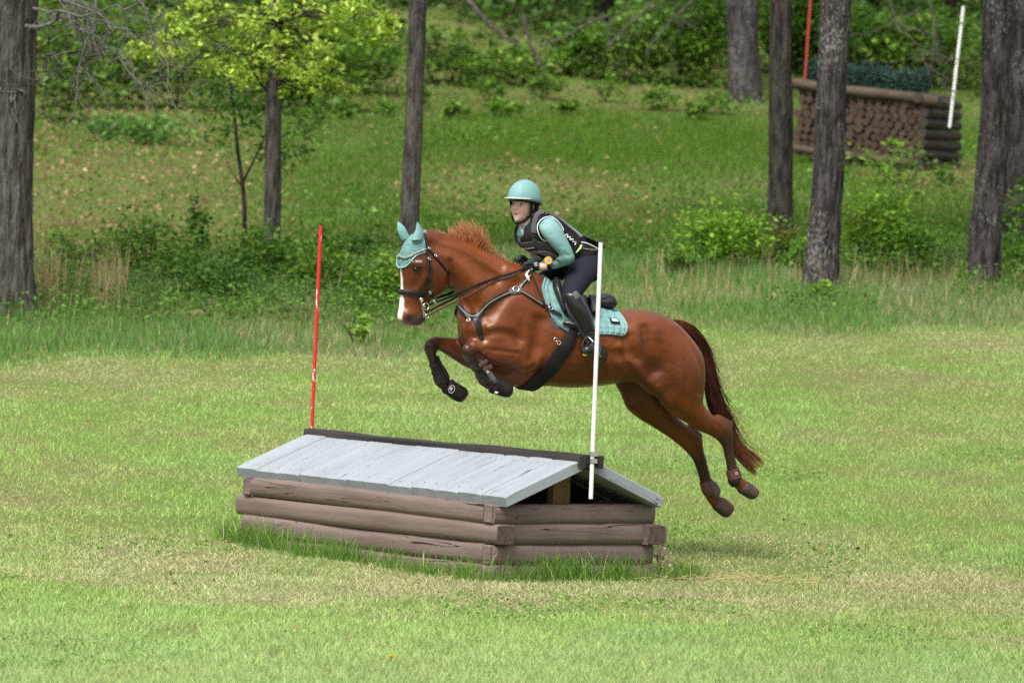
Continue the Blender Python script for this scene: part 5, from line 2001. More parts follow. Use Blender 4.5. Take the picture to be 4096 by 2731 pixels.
    F.union(arm, .03); F.union(arm2, .03)
    F.union(MB().tube([hp(K3(660, 815), 0), hp(K3(700, 900), 0)], [.064, .10], 16), .04)
    # folds at the elbow and along the sleeve
    for a, b, o, r in ((K3(1100, 1270), K3(1250, 1330), .285, .006), (K3(1130, 1310), K3(1290, 1345), .285, .005), (K3(1080, 1350), K3(1170, 1345), .275, .006), (K3(1000, 1010), K3(900, 940), .268, .006), (K3(980, 930), K3(860, 880), .255, .005), (K3(1180, 1200), K3(1060, 1170), .288, .004), (K3(1050, 1440), K3(1000, 1400), .23, .004)):
        F.cut(capsule(hp(a, o), hp(b, o), r, r * .6), .02)
    low = MB().box(hp(K4(900, 330), 0), (.8, .8, .5), (nrm(hp(K4(900, 330), 0) - hp(K3(700, 900), 0)), HLf, nrm(np.cross(nrm(hp(K4(900, 330), 0) - hp(K3(700, 900), 0)), HLf))))
    F.cut(MB().box(hp(K4(930, 330), 0), (.36, .8, .6), (nrm(hp(K4(900, 330), 0) - hp(K3(700, 900), 0)), HLf, nrm(np.cross(nrm(hp(K4(900, 330), 0) - hp(K3(700, 900), 0)), HLf)))), .01)
    F.cut(MB().tube([rh(-.02, 0, -.05), hp(K3(655, 830), 0)], [.06, .061], 16), .006)
    F.blur(1)
    V, Q = F.polys()
    link_mesh('shirt', np_mesh('shirt', V, Q), teal_smooth, root)
    SB = BVHTree.FromPolygons([tuple(v) for v in V], [tuple(int(i) for i in q) for q in Q])
    # collar and open zip placket
    P = [hp(K3(*p), o) for p, o in (((545, 850), .02), ((535, 900), .05), ((580, 960), .065), ((650, 930), .085), ((710, 830), .08), ((725, 740), .05))]
    for (pts, w) in (([K3(525, 855), K3(535, 930), K3(580, 990), K3(640, 1040)], .026),):
        PP, NN = [], []
        for uv in catmull(pts, 4):
            r = on_horse(uv, .003, SB)
            if r: PP.append(r[0]); NN.append(r[1])
        if len(PP) > 3:
            MB().ribbon(PP, NN, w, .005).build('collar', material('grey_green_lining', (.30, .38, .35), rough=.7), root, auto=50)

    # --- breeches
    navy = material('navy_breeches', (.0038, .0050, .0105), rough=.75, spec=.25, bump=(14, .35, .014), noise=(6, (.006, .008, .016), .4, .65))
    F = Field(lo, hi, h)
    seat = pair_loft(R_TORSO[5:], 20)
    F.union(seat, .02, .002)
    F.union(leg, .045, .002); F.union(leg2, .045, .002)
    F.cut(capsule(hp(K4(700, 235), .28), hp(K4(900, 130), .22), .010, .006), .05)
    F.cut(capsule(hp(K4(690, 200), .27), hp(K4(820, 60), .2), .008, .006), .04)
    F.blur(1)
    V, Q = F.polys()
    link_mesh('breeches', np_mesh('breeches', V, Q), navy, root)

    # --- boots
    bm_ = material('tall_boot_leather', (.0075, .0075, .008), rough=.27, spec=.55, bump=(26, .25, .004), noise=(9, (.016, .016, .017), .4, .7))
    for s in (1, -1):
        F = Field(lo, hi, h)
        F.union(calf if s > 0 else calf2, .02, .004)
        F.union(foot if s > 0 else foot2, .03, .002)
        top = pair_loft([(K4(735, 545), K4(790, 575), .34, .022), (K4(722, 600), K4(825, 630), .345, .026), (K4(722, 660), K4(860, 690), .345, .03)], 16, cap=.3)
        F.union(top if s > 0 else mir(top), .015)
        for a, b in (((860, 1060), (1000, 1040)), ((865, 1100), (1010, 1085)), ((868, 1140), (1015, 1125))):
            c = capsule(hp(K4(*a), .395), hp(K4(*b), .395), .006, .005)
            F.cut(c if s > 0 else mir(c), .012)
        F.blur(1)
        V, Q = F.polys()
        o = link_mesh('boot', np_mesh('boot', V, Q), bm_, root)
        if s > 0:
            o['label'] = 'near tall black leather boot'
            # grey elastic panel at the knee
            BB = BVHTree.FromPolygons([tuple(v) for v in V], [tuple(int(i) for i in q) for q in Q])
            PP, NN = [], []
            for uv in catmull([K4(752, 560), K4(768, 600), K4(790, 640)], 4):
                r = on_horse(uv, .001, BB)
                if r: PP.append(r[0]); NN.append(r[1])
            if len(PP) > 3:
                q = MB().ribbon(PP, NN, np.interp(np.linspace(0, 1, len(PP)), [0, .3, 1], [.02, .036, .05]), .003).build('knee_panel', grey_leather, None, auto=50)
                q.parent = o; q.location = -root_loc(o)
            # spur strap
            PP = [on_horse(K4(*p), .003, BB) for p in ((905, 1112), (940, 1150), (985, 1188))]
            PP = [x for x in PP if x]
            if len(PP) == 3:
                q = MB().ribbon([x[0] for x in PP], [x[1] for x in PP], .012, .004).build('spur_strap', black_leather, None, auto=50)
                q.parent = o; q.location = -root_loc(o)

    # --- gloves
    glove = material('black_glove', (.013, .013, .014), rough=.65, bump=(80, .5, .002))
    for fist, w, nm in ((FIST_L, wl, 'glove'), (FIST_R, wr, 'glove')):
        F = Field(lo, hi, .004)
        for m, k in fist: F.union(m, k, .0025)
        cuffp = np.array(w.v)
        F.union(MB().tube([cuffp[:12].mean(0) * .25 + cuffp[12:24].mean(0) * .75, cuffp[12:24].mean(0)], [.031, .030], 12), .01)
        V, Q = F.polys()
        o = link_mesh(nm, np_mesh(nm, V, Q), glove, root)
        if nm == 'glove' and fist is FIST_L:
            c, n = HAND_L + HLf * .026, HLf
            r = BVHTree.FromPolygons([tuple(v) for v in V], [tuple(int(i) for i in q) for q in Q]).ray_cast(Vector(CAMPOS), Vector(ray(*K4(280, 232))))
            if r[0] is not None:
                c, n = np.array(r[0]) + np.array(r[1]) * .003, np.array(r[1])
            a, b = nrm(np.cross(n, UP)), UP
            mb = MB().torus(c, n, .011, .0026, 18, 6)
            mb.tube([c + UP * .006 - a * .004, c + a * .004, c - UP * .006 - a * .003], .0022, 6)
            q = mb.build('emblem', white_mark, None, smooth=True); q.parent = o; q.location = -root_loc(o)

    # --- wrist watch
    yel = material('amber_watch_case', (.62, .30, .02), rough=.35)
    lcd = material('watch_display', (.30, .36, .40), rough=.2)
    wc = hp(K4(432, 188), .175)
    wn_ = nrm(-ray(*K4(432, 188)) + UP * .25)
    watch = MB()
    a = nrm(np.cross(wn_, UP)); b = np.cross(a, wn_)
    rings = [ellipse_ring(wc + wn_ * t, a, b, r, r, 24) for t, r in ((-.008, .025), (-.006, .0285), (.004, .0285), (.007, .026), (.0072, .001))]
    wo = watch.rings(rings).build('wrist_watch', yel, root, auto=40)
    q = MB().box(wc + wn_ * .0075, (.032, .021, .0022), (a, b, wn_), bevel=.0008).build('display', lcd, None, auto=40); q.parent = wo; q.location = -root_loc(wo)
    dig = material('watch_digits', (.02, .022, .025), rough=.5)
    mb = MB()
    for k in range(3):
        for dx, dy, sx, sy in ((0, .0045, .0045, .001), (0, -.0045, .0045, .001), (.0022, .002, .001, .004), (-.0022, -.002, .001, .004), (0, 0, .004, .001)):
            mb.box(wc + wn_ * .0089 + a * ((k - 1) * .0085 + dx) + b * dy, (sx, sy, .0005), (a, b, wn_))
    q = mb.build('digits', dig, None); q.parent = wo; q.location = -root_loc(wo)
    ring_c = (hp(K4(440, 205), .12) + hp(K4(465, 300), .12)) / 2
    wx = nrm(hp(K4(385, 265), .10) - hp(K4(560, 228), .165))
    p1 = nrm(np.cross(wx, HLf)); p2 = np.cross(wx, p1)
    MB().rings([ellipse_ring(ring_c + wx * t, p1, p2, .043, .037, 20) for t in (-.011, -.0105, .0105, .011)]).build('watch_strap', web_black, root, auto=50)
    r = on_horse(K4(500, 222), .001, SB)
    surface_text('IX', K4(500, 236), K4(552, 214), .017, .002, root, bvh=SB, name='sleeve_mark')

    # --- body protector
    F = Field(lo, hi, h)
    vest_t = pair_loft([s for s in R_TORSO[1:6]] + [(K4(560, 200), K4(1000, 40), 0, .148, 2.2)], 24, cap=.1)
    F.union(vest_t, .02, .016)
    F.union(MB().tube([hp(K3(880, 700), .10), hp(K3(700, 760), .10)], [.036, .03], 12), .04)
    F.union(MB().tube([hp(K3(880, 700), -.10), hp(K3(620, 860), -.10)], [.036, .03], 12), .04)
    F.cut(pair_loft([(s[0], s[1], s[2] + .03, s[3] + .012) for s in R_ARM[:4]], 18), .01)
    F.cut(pair_loft([(s[0], s[1], s[2] - .03, s[3] + .012) for s in R_ARM2[:4]], 18), .01)
    F.cut(MB().tube([rh(-.01, 0, -.05), hp(K3(660, 850), 0), hp(K3(575, 1060), .0), hp(K3(540, 1110), .0)], [.062, .075, .075, .04], 16), .01)
    # hem: cut square across the back
    F.blur(1)
    V, Q = F.polys()
    vestm = material('black_vest_fabric', (.009, .009, .0095), rough=.8, spec=.25, bump=(120, .3, .002), noise=(14, (.014, .014, .015), .4, .6))
    charcoal = material('charcoal_panel', (.072, .070, .078), rough=.7, spec=.25, bump=(120, .3, .002))
    vest = link_mesh('body_protector', np_mesh('body_protector', V, Q), vestm, root)
    VB = BVHTree.FromPolygons([tuple(v) for v in V], [tuple(int(i) for i in q) for q in Q])

    def on_vest(name, pixels, width, thick, mat, lift=.001, sub=5):
        PP, NN = [], []
        for uv in catmull(pixels, sub):
            r = on_horse(uv, lift, VB)
            if r is not None:
                PP.append(r[0]); NN.append(r[1])
        if len(PP) < 3:
            return None
        PP, NN = smooth_path(PP, 2), smooth_path(NN, 3)
        w = width if np.isscalar(width) else np.interp(np.linspace(0, 1, len(PP)), np.linspace(0, 1, len(width)), width)
        q = MB().ribbon(PP, NN, w, thick).build(name, mat, None, auto=50)
        q.parent = vest; q.location = -root_loc(vest)
        return q
    on_vest('armhole_piping', [K3(1160, 985), K3(1180, 930), K3(1130, 850), K3(1060, 775), K3(970, 735), K3(890, 745), K3(820, 800), K3(785, 880), K3(790, 970), K3(830, 1060), K3(890, 1105), K3(950, 1115)], .006, .005, white_mark, .003)
    on_vest('shoulder_strap', [K3(880, 660), K3(790, 690), K3(745, 780), K3(730, 880), K3(725, 960), K3(735, 1060), K3(745, 1110)], .034, .008, charcoal)
    on_vest('shoulder_strap', [K3(510, 850), K3(495, 960), K3(500, 1050), K3(515, 1120)], .028, .008, charcoal)
    for uv0, uv1 in ((K3(695, 985), K3(770, 1000)), (K3(700, 1035), K3(778, 1050)), (K3(475, 1015), K3(530, 1030)), (K3(485, 1060), K3(540, 1075))):
        on_vest('strap_buckle', [uv0, ((uv0[0] + uv1[0]) / 2, (uv0[1] + uv1[1]) / 2), uv1], .014, .012, black_leather)
    on_vest('chest_panel', [K3(500, 1160), K3(600, 1190), K3(720, 1175), K3(850, 1185), K3(980, 1240), K3(1080, 1310)], [.05, .062, .068, .07, .07, .06], .006, charcoal)
    on_vest('number_bib', [K3(700, 1290), K3(800, 1285), K3(900, 1290), K3(1000, 1330), K3(1090, 1370)], [.035, .05, .055, .05, .03], .010, material('grey_bib', (.22, .215, .23), rough=.6))
    on_vest('lower_trim', [K3(610, 1265), K3(720, 1310), K3(840, 1370)], .006, .011, material('cream_trim', (.55, .56, .45), rough=.6))
    q = surface_text('Mieux', K3(600, 1222), K3(735, 1200), .018, .016, root, bvh=VB)
    q = surface_text('Horse Trial', K3(770, 1296), K3(938, 1275), .017, .022, root, mat=web_black, bvh=VB)
    # back: charcoal panel, pale piping, side lacing, tail
    on_vest('back_panel', [K3(900, 672), K3(1040, 725), K3(1150, 790), K3(1270, 890), K3(1380, 980), K3(1450, 1050)], [.03, .045, .05, .05, .045, .04], .010, charcoal)
    on_vest('back_piping', [K3(1100, 760), K3(1210, 850), K3(1310, 930), K3(1400, 1000), K3(1460, 1060)], [.004, .008, .016, .022, .014], .014, material('reflective_grey', (.30, .30, .34), rough=.45))
    pz = []
    for k in range(9):
        t = k / 8
        x0, y0 = 1215 + 170 * t, 1010 + 140 * t
        pz.append(K3(x0 + (18 if k % 2 else -22), y0 + (-26 if k % 2 else 30)))
    on_vest('side_lace', pz, .006, .006, white_mark, .003, 3)
    on_vest('side_lace', [K3(1270, 1110), K3(1320, 1130), K3(1350, 1110), K3(1390, 1140)], .006, .006, material('lace_black', (.01, .01, .01), rough=.5), .003, 3)
    # tail of the vest over the seat
    g = pair_loft([(K3(1420, 1010), K3(1440, 1075), 0, .12), (K3(1560, 1080), K3(1590, 1140), 0, .13), (K3(1680, 1165), K3(1700, 1200), 0, .12), (K3(1735, 1215), K3(1742, 1232), 0, .10)], 20, e=2.6, cap=.1)
    q = g.build('vest_tail', charcoal, None, smooth=True); q.parent = vest; q.location = -root_loc(vest)
    P = [hp(K3(1470, 1132), .135), hp(K3(1560, 1150), .14), hp(K3(1650, 1190), .135), hp(K3(1730, 1235), .12)]
    q = MB().tube(catmull(P, 4), .004, 6).build('tail_piping', white_mark, None, smooth=True); q.parent = vest; q.location = -root_loc(vest)
    P = [hp(K3(1470, 1225), .155), hp(K3(1560, 1240), .16), hp(K3(1650, 1250), .16), hp(K3(1745, 1240), .15)]
    q = MB().tube(catmull(P, 4), .003, 6).build('cord', rope_mat, None, smooth=True); q.parent = vest; q.location = -root_loc(vest)
    # lime cord toggle and clip
    P = [hp(K3(1475, 1175), .165), hp(K3(1455, 1225), .17), hp(K3(1420, 1265), .17), hp(K3(1385, 1300), .17)]
    q = MB().tube(catmull(P, 3), np.interp(np.linspace(0, 1, 10), [0, .3, .7, 1], [.007, .010, .007, .004]), 8).build('toggle', material('lime_toggle', (.38, .55, .15), rough=.5), None, smooth=True); q.parent = vest; q.location = -root_loc(vest)
    P = [hp(K3(1440, 1070), .15), hp(K3(1430, 1130), .16), hp(K3(1400, 1200), .165), hp(K3(1360, 1280), .165)]
    q = MB().ribbon(catmull(P, 3), [HLf] * 10, .022, .006).build('clip_strap', web_black, None, auto=50); q.parent = vest; q.location = -root_loc(vest)

    # --- helmet
    def dome(f0, l0, u0, rf, rl, hu, e=2.0, lift=0.0):
        rings = []
        for k in range(13):
            t = k / 12
            a = t * math.pi / 2
            sc = max(math.cos(a) ** (.92), .012)
            ring = []
            for i in range(36):
                th = 2 * math.pi * i / 36
                c_, s_ = math.cos(th), math.sin(th)
                rim = .010 * c_ - .014 * (1 - c_) * .5          # rim drops towards the back
                flare = 1.0 + (.06 if t < .02 else 0.0) * (c_ < -.3)
                ring.append(rh(f0 + (rf + lift) * sc * c_ * flare - .010 * (1 - sc), l0 + (rl + lift) * sc * s_, u0 + rim * (1 - t) + (hu + lift) * math.sin(a) ** .95))
            rings.append(ring)
        return MB().rings(rings)
    helm = dome(-.008, 0, .036, .138, .108, .142).build('helmet', material('teal_helmet_cover', (.185, .345, .335), rough=.62, spec=.35, bump=(35, .10, .003), noise=(3, (.165, .315, .305), .4, .65)), root, smooth=True)

    def hchild(mb, nm, mat, auto=45, smooth=False):
        q = mb.build(nm, mat, None, smooth=smooth, auto=None if smooth else auto)
        q.parent = helm; q.location = -root_loc(helm)
        return q
    # seams of the cover
    for sgn in (1, -1):
        P = []
        for k in range(15):
            a = k / 14 * math.pi / 2
            sc = math.cos(a) ** .92
            P.append(rh(-.008 + .112 * sc - .010 * (1 - sc), .062 * sgn * sc, .036 + .0056 * (1 - k / 14) + .142 * math.sin(a) ** .95))
        hchild(MB().tube(P, .0012, 5), 'cover_seam', teal_knit, smooth=True)
    hchild(MB().ellipsoid(rh(-.02, 0, .178), (RHF, RHL, RHU), (.008, .008, .004), 12, 8), 'button', teal_smooth, smooth=True)
    # black rim
    rim = []
    for z, gr in ((.0, -.004), (.016, .002)):
        rim.append([rh(-.008 + (.136 + gr) * math.cos(t), (.106 + gr) * math.sin(t), .030 + z - .004 + .010 * math.cos(t) - .007 * (1 - math.cos(t))) for t in np.linspace(0, 2 * math.pi, 37)[:-1]])
    rim += [[p + (rh(0, 0, .03) - p) * .10 - RHU * .006 for p in rim[0]]]
    rim = [rim[2], rim[0], rim[1]]
    hchild(MB().rings(rim, cap=False), 'rim', black_leather, smooth=True)
    # visor
    out, inn = [], []
    for k in range(21):
        t = -1.15 + 2.3 * k / 20
        ext = .062 * math.cos(t / 1.15 * math.pi / 2) ** .7
        f_, l_ = -.008 + .136 * math.cos(t), .108 * math.sin(t)
        inn.append(rh(f_ - .006, l_ * .98, .050 + .010 * math.cos(t) - .004))
        out.append(rh(f_ + ext, l_ * (1 + .05), .046 - .002 * math.cos(t) + .004 * math.cos(3 * t) * 0))
    mb = MB()
    top_i = [p + RHU * .004 for p in inn]; top_o = [p + RHU * .0025 for p in out]
    n_ = len(inn)
    vs = inn + out + top_i + top_o
    fs = []
    for k in range(n_ - 1):
        fs += [(k, k + 1, n_ + k + 1, n_ + k), (2 * n_ + k, 3 * n_ + k, 3 * n_ + k + 1, 2 * n_ + k + 1), (n_ + k, n_ + k + 1, 3 * n_ + k + 1, 3 * n_ + k), (k, 2 * n_ + k, 2 * n_ + k + 1, k + 1)]
    fs += [(0, n_, 3 * n_, 2 * n_), (n_ - 1, 3 * n_ - 1, 4 * n_ - 1, 2 * n_ - 1)]
    mb.add(vs, fs)
    hchild(mb, 'visor', material('pale_visor', (.36, .41, .37), rough=.55), smooth=True)
    # harness: padded straps before and behind the ears, chin strap
    for s in (1, -1):
        hchild(MB().ribbon(catmull([rh(.030, .080 * s, .045), rh(.026, .079 * s, .015), rh(.020, .076 * s, -.02), rh(.022, .070 * s, -.055)], 4), [RHL * s] * 13, [.024] * 9 + [.024, .022, .02, .018], .012), 'harness', web_black)
        hchild(MB().ribbon(catmull([rh(-.045, .078 * s, .03), rh(-.040, .076 * s, -.01), rh(-.015, .074 * s, -.045), rh(.02, .070 * s, -.06)], 4), [RHL * s] * 13, .026, .014), 'harness', web_black)
        P = catmull([rh(.022, .072 * s, -.055), rh(.038, .060 * s, -.085), rh(.062, .030 * s, -.112), rh(.066, 0, -.118)], 4)
        hchild(MB().ribbon(P, [nrm(p - rh(.03, 0, -.06)) for p in P], .017, .006), 'chin_strap', web_black)
    hchild(MB().box(rh(.040, .062, -.082), (.012, .012, .03), (RHF, RHL, RHU), bevel=.003), 'strap_buckle', black_leather)
    return root


build_rider()
build_reins()


# ---- whip in the left hand and the white tag on the neck strap
def build_whip():
    root = empty('riding_whip', hp(K4(540, 1000), .4), 'short black riding whip with flat keeper held in the near hand', 'whip')
    P = catmull([hp(K4(225, 330), .20), hp(K4(262, 420), .26), hp(K4(330, 590), .33), hp(K4(400, 740), .37), hp(K4(450, 840), .385), hp(K4(475, 890), .39)], 5)
    MB().tube([hp(K4(205, 262), .13)] + list(P), np.interp(np.linspace(0, 1, len(P) + 1), [0, .15, 1], [.007, .006, .0045]), 8).build('shaft', web_black, root, smooth=True)
    K = [hp(K4(468, 880), .392), hp(K4(495, 940), .395), hp(K4(530, 1015), .39)]
    MB().ribbon(K, [HLf] * 3, [.022, .034, .040], .004).build('keeper', grey_leather, root, auto=40)
    t = empty('white_tag', hp(K4(180, 400), .2), 'small white plastic tag loop hanging below the near glove', 'tag')
    P = catmull([hp(K4(235, 292), .15), hp(K4(200, 310), .17), hp(K4(168, 345), .19), hp(K4(175, 385), .2)], 4)
    MB().ribbon(P, [HLf] * len(P), .012, .003).build('loop', white_mark, t, auto=40)
    P = catmull([hp(K4(160, 345), .2), hp(K4(180, 385), .205), hp(K4(200, 430), .205)], 4)
    MB().ribbon(P, [HLf] * len(P), [.02] * 4 + [.022, .02, .016, .012, .006], .003).build('tab', white_mark, t, auto=40)


build_whip()
# ================================================================== leaves, trees, bushes
def leaf_arrays(C, size, rng, up_bias=.6, droop=.2, aspect=.62):
    """Folded leaf (two triangles) at every centre. Returns vertices (n*4,3), faces (n*2,3)."""
    n = len(C)
    size = np.broadcast_to(np.asarray(size, float), (n,))[:, None]
    d = rng.normal(size=(n, 3)); d[:, 2] = d[:, 2] * .45 - droop
    d /= np.linalg.norm(d, axis=1, keepdims=True)
    nn = rng.normal(size=(n, 3)) * (1 - up_bias) + np.array([0, 0, 1.0]) * up_bias * 1.4
    s = np.cross(d, nn); s /= np.linalg.norm(s, axis=1, keepdims=True) + 1e-9
    up = np.cross(s, d)
    b, t = C - d * size * .5, C + d * size * .5
    w = aspect * .5 * rng.uniform(.7, 1.2, (n, 1))
    fold = up * size * rng.uniform(.02, .16, (n, 1))
    l = C + s * size * w + fold - d * size * .05
    r = C - s * size * w + fold - d * size * .05
    V = np.stack([b, l, t, r], 1).reshape(-1, 3)
    a = np.arange(n) * 4
    F = np.concatenate([np.stack([a, a + 1, a + 2], -1), np.stack([a, a + 2, a + 3], -1)])
    return V, F


def leaf_mesh(name, C, size, base, mat, parent, rng, var=.25, hue=None, up_bias=.6, droop=.2, aspect=.62):
    V, F = leaf_arrays(C, size, rng, up_bias, droop, aspect)
    n = len(C)
    col = np.asarray(base, float)[None] * np.exp(rng.normal(0, var, (n, 1)))
    if hue is not None:
        m = rng.random((n, 1)) ** 1.5
        col = col * (1 - m) + np.asarray(hue, float)[None] * m * np.exp(rng.normal(0, var, (n, 1)))
    return link_mesh(name, np_mesh(name, V, F, np.repeat(np.clip(col, 0, 1), 4, 0)), mat, parent, False)


leaf_mat = material('leaf', (.1, .2, .03), rough=.55, spec=.35, attr='col', trans=.38)


def bark_material(name, base, second, lichen, amount=.62, scale=1.0):
    m = material(name, base, rough=.95, spec=.15, noise=(11 * scale, second, .40, .60), stretch=(1, 1, .22))
    nt = m.node_tree; N, Lk = nt.nodes, nt.links
    p = N['Principled BSDF']
    tc = N.new('ShaderNodeTexCoord')
    mp = N.new('ShaderNodeMapping'); mp.inputs['Scale'].default_value = (1, 1, .5)
    Lk.new(tc.outputs['Object'], mp.inputs['Vector'])
    nz = N.new('ShaderNodeTexNoise'); nz.inputs['Scale'].default_value = 24 * scale; nz.inputs['Detail'].default_value = 3; nz.inputs['Roughness'].default_value = .7
    Lk.new(mp.outputs[0], nz.inputs['Vector'])
    big = N.new('ShaderNodeTexNoise'); big.inputs['Scale'].default_value = 1.6
    Lk.new(tc.outputs['Object'], big.inputs['Vector'])
    ad = N.new('ShaderNodeMath'); ad.operation = 'MULTIPLY_ADD'; ad.inputs[1].default_value = .55; 
    Lk.new(big.outputs['Fac'], ad.inputs[0]); Lk.new(nz.outputs['Fac'], ad.inputs[2])
    mr = N.new('ShaderNodeMapRange'); mr.inputs['From Min'].default_value = amount + .26; mr.inputs['From Max'].default_value = amount + .31
    Lk.new(ad.outputs[0], mr.inputs['Value'])
    src = p.inputs['Base Color'].links[0].from_socket
    mx = N.new('ShaderNodeMix'); mx.data_type = 'RGBA'
    Lk.new(mr.outputs[0], mx.inputs['Factor']); Lk.new(src, mx.inputs['A']); mx.inputs['B'].default_value = (*lichen, 1)
    Lk.new(mx.outputs['Result'], p.inputs['Base Color'])
    vo = N.new('ShaderNodeTexNoise'); vo.inputs['Scale'].default_value = 22 * scale; vo.inputs['Detail'].default_value = 5
    mp2 = N.new('ShaderNodeMapping'); mp2.inputs['Scale'].default_value = (1, 1, .22)
    Lk.new(tc.outputs['Object'], mp2.inputs['Vector']); Lk.new(mp2.outputs[0], vo.inputs['Vector'])
    bp = N.new('ShaderNodeBump'); bp.inputs['Strength'].default_value = .9; bp.inputs['Distance'].default_value = .05
    Lk.new(vo.outputs['Fac'], bp.inputs['Height']); Lk.new(bp.outputs[0], p.inputs['Normal'])
    return m


bark_pine = bark_material('pine_bark', (.021, .018, .018), (.082, .070, .069), (.20, .195, .17), .62, 1.7)
bark_grey = bark_material('grey_oak_bark', (.046, .040, .036), (.128, .113, .100), (.19, .18, .16), .65, 1.5)
bark_brown = bark_material('brown_bark', (.024, .020, .017), (.070, .060, .050), (.13, .12, .10), .68, 1.4)
twig_mat = material('bare_twig', (.085, .078, .073), rough=.9, noise=(20, (.17, .16, .15), .45, .65))
dead_mat = material('weathered_dead_wood', (.060, .050, .042), rough=.95, noise=(12, (.12, .105, .09), .45, .65))


def trunk_mesh(axis, radii, name, mat, parent, rough_amp=.05, flare=.35, seed=0, n=64):
    """Bark trunk: ridged surface round a bent axis; flares at the foot."""
    r = np.random.default_rng(seed)
    A = catmull(axis, 12)
    R = catmull([[x] for x in radii], 12)[:, 0]
    m = len(A)
    # finer along the axis
    tt = np.linspace(0, m - 1, m * 3)
    A = np.stack([np.interp(tt, np.arange(m), A[:, k]) for k in range(3)], -1)
    R = np.interp(tt, np.arange(m), R)
    s = np.concatenate([[0], np.cumsum(np.linalg.norm(np.diff(A, axis=0), axis=1))])
    th = np.linspace(0, 2 * np.pi, n, endpoint=False)
    T, Z = np.meshgrid(th, s)
    P = np.stack([np.cos(T) * 2.2 * 7, np.sin(T) * 2.2 * 7, Z * 3.2], -1).reshape(-1, 3)
    d = (value_noise(P * .45, 1, seed) - .5) + (value_noise(P * np.array([1.3, 1.3, .7]), 1, seed + 1) - .5) * 1.5
    d = d.reshape(T.shape)
    fl = 1 + flare * np.exp(-Z / .22) * (1 + .5 * np.sin(T * 4 + seed) + .3 * np.sin(T * 7 + 2 * seed))
    rad = R[:, None] * fl * (1 + rough_amp * d * 1.8)
    V = A[:, None, :] + np.stack([np.cos(T) * rad, np.sin(T) * rad, 0 * T], -1)
    V = V.reshape(-1, 3)
    k = np.arange(len(s) - 1)[:, None] * n
    i = np.arange(n)[None]
    j = (i + 1) % n
    F = np.stack([k + i, k + j, k + n + j, k + n + i], -1).reshape(-1, 4)
    return link_mesh(name, np_mesh(name, V, F), mat, parent)


def grow_branch(mb, p, d, length, r, depth, rng, seg=5, curl=.25, kids=3, droop=-.05, shrink=.62, tips=None):
    pts, rs = [p.copy()], [r]
    for k in range(seg):
        d = nrm(d + rng.normal(0, curl, 3) * .5 + np.array([0, 0, droop]))
        p = p + d * length / seg
        pts.append(p.copy()); rs.append(max(r * (1 - .75 * (k + 1) / seg), .0018))
    mb.tube(pts, rs, 5 if r > .012 else 4, cap=False)
    if tips is not None and depth <= 1: tips.extend(pts[-3:])
    if depth > 0:
        for k in range(kids):
            i = rng.integers(1, seg + 1)
            nd = nrm(d * .6 + rng.normal(0, .75, 3))
            grow_branch(mb, pts[i], nd, length * shrink * rng.uniform(.6, 1.1), rs[i] * .7, depth - 1, rng, seg, curl, kids, droop, shrink, tips)


def crown_points(rng, centre, radii, n_cl, per, spread):
    """Uneven crown: leaf clumps scattered through an ellipsoid, gaps between."""
    c = rng.normal(size=(n_cl, 3)); c /= np.linalg.norm(c, axis=1, keepdims=True)
    c *= rng.uniform(.35, 1.0, (n_cl, 1)) ** .6
    c = centre + c * np.asarray(radii)
    P = c.repeat(per, 0) + rng.normal(0, 1, (n_cl * per, 3)) * np.asarray(spread)
    return P


def add_tree(name, label, base_px, axis_px, radii_px, mat, seed, top=9.0, crown=None, d=None, rough_amp=.05, group='trees at the edge of the wood', leaf=(.10, .20, .03), crown_n=(60, 45), limbs=9):
    """Trunk through pixels at the depth of its foot; carries on above the frame into a crown."""
    g = on_ground(*KD(*base_px)) if d is None else at_depth(*KD(*base_px), d)
    if d is not None: g[2] = gz(g[0], g[1])
    y = g[1]
    s = 13067.0 / y
    root = empty(name, g, label, 'tree', group)
    ax = [g - UP * .15] + [at_depth(*KD(*p), y) for p in axis_px]
    rr = [r / s for r in radii_px]
    dirn = nrm(ax[-1] - ax[-2])
    rng = np.random.default_rng(seed)
    last = ax[-1]
    for k in (1, 2, 3):
        ax.append(last + dirn * (top * k / 3) + rng.normal(0, .12, 3) * [1, 1, 0])
        rr.append(rr[len(axis_px)] * (1 - .26 * k))
    trunk_mesh(ax, rr, 'trunk', mat, root, rough_amp, seed=seed)
    if crown is None:
        crown = (2.4, 2.4, 2.6)
    mb = MB(); tips = []
    for k in range(limbs):
        t = .30 + .68 * k / 8
        p = last + (ax[-1] - last) * t
        a = rng.uniform(0, 6.28)
        grow_branch(mb, p, np.array([math.cos(a), math.sin(a), .35]), crown[0] * rng.uniform(.7, 1.0), rr[-2] * .45, 1, rng, 5, .3, 3, .02, tips=tips)
    if limbs: mb.build('limbs', mat, root, smooth=True)
    c0 = last + (ax[-1] - last) * .72
    P = crown_points(rng, c0, crown, crown_n[0], crown_n[1], (.36, .36, .25))
    P = P[P[:, 2] > last[2] + .5]
    leaf_mesh('crown', P, rng.uniform(.14, .24, len(P)), leaf, leaf_mat, root, rng, .25)
    return root, g, s


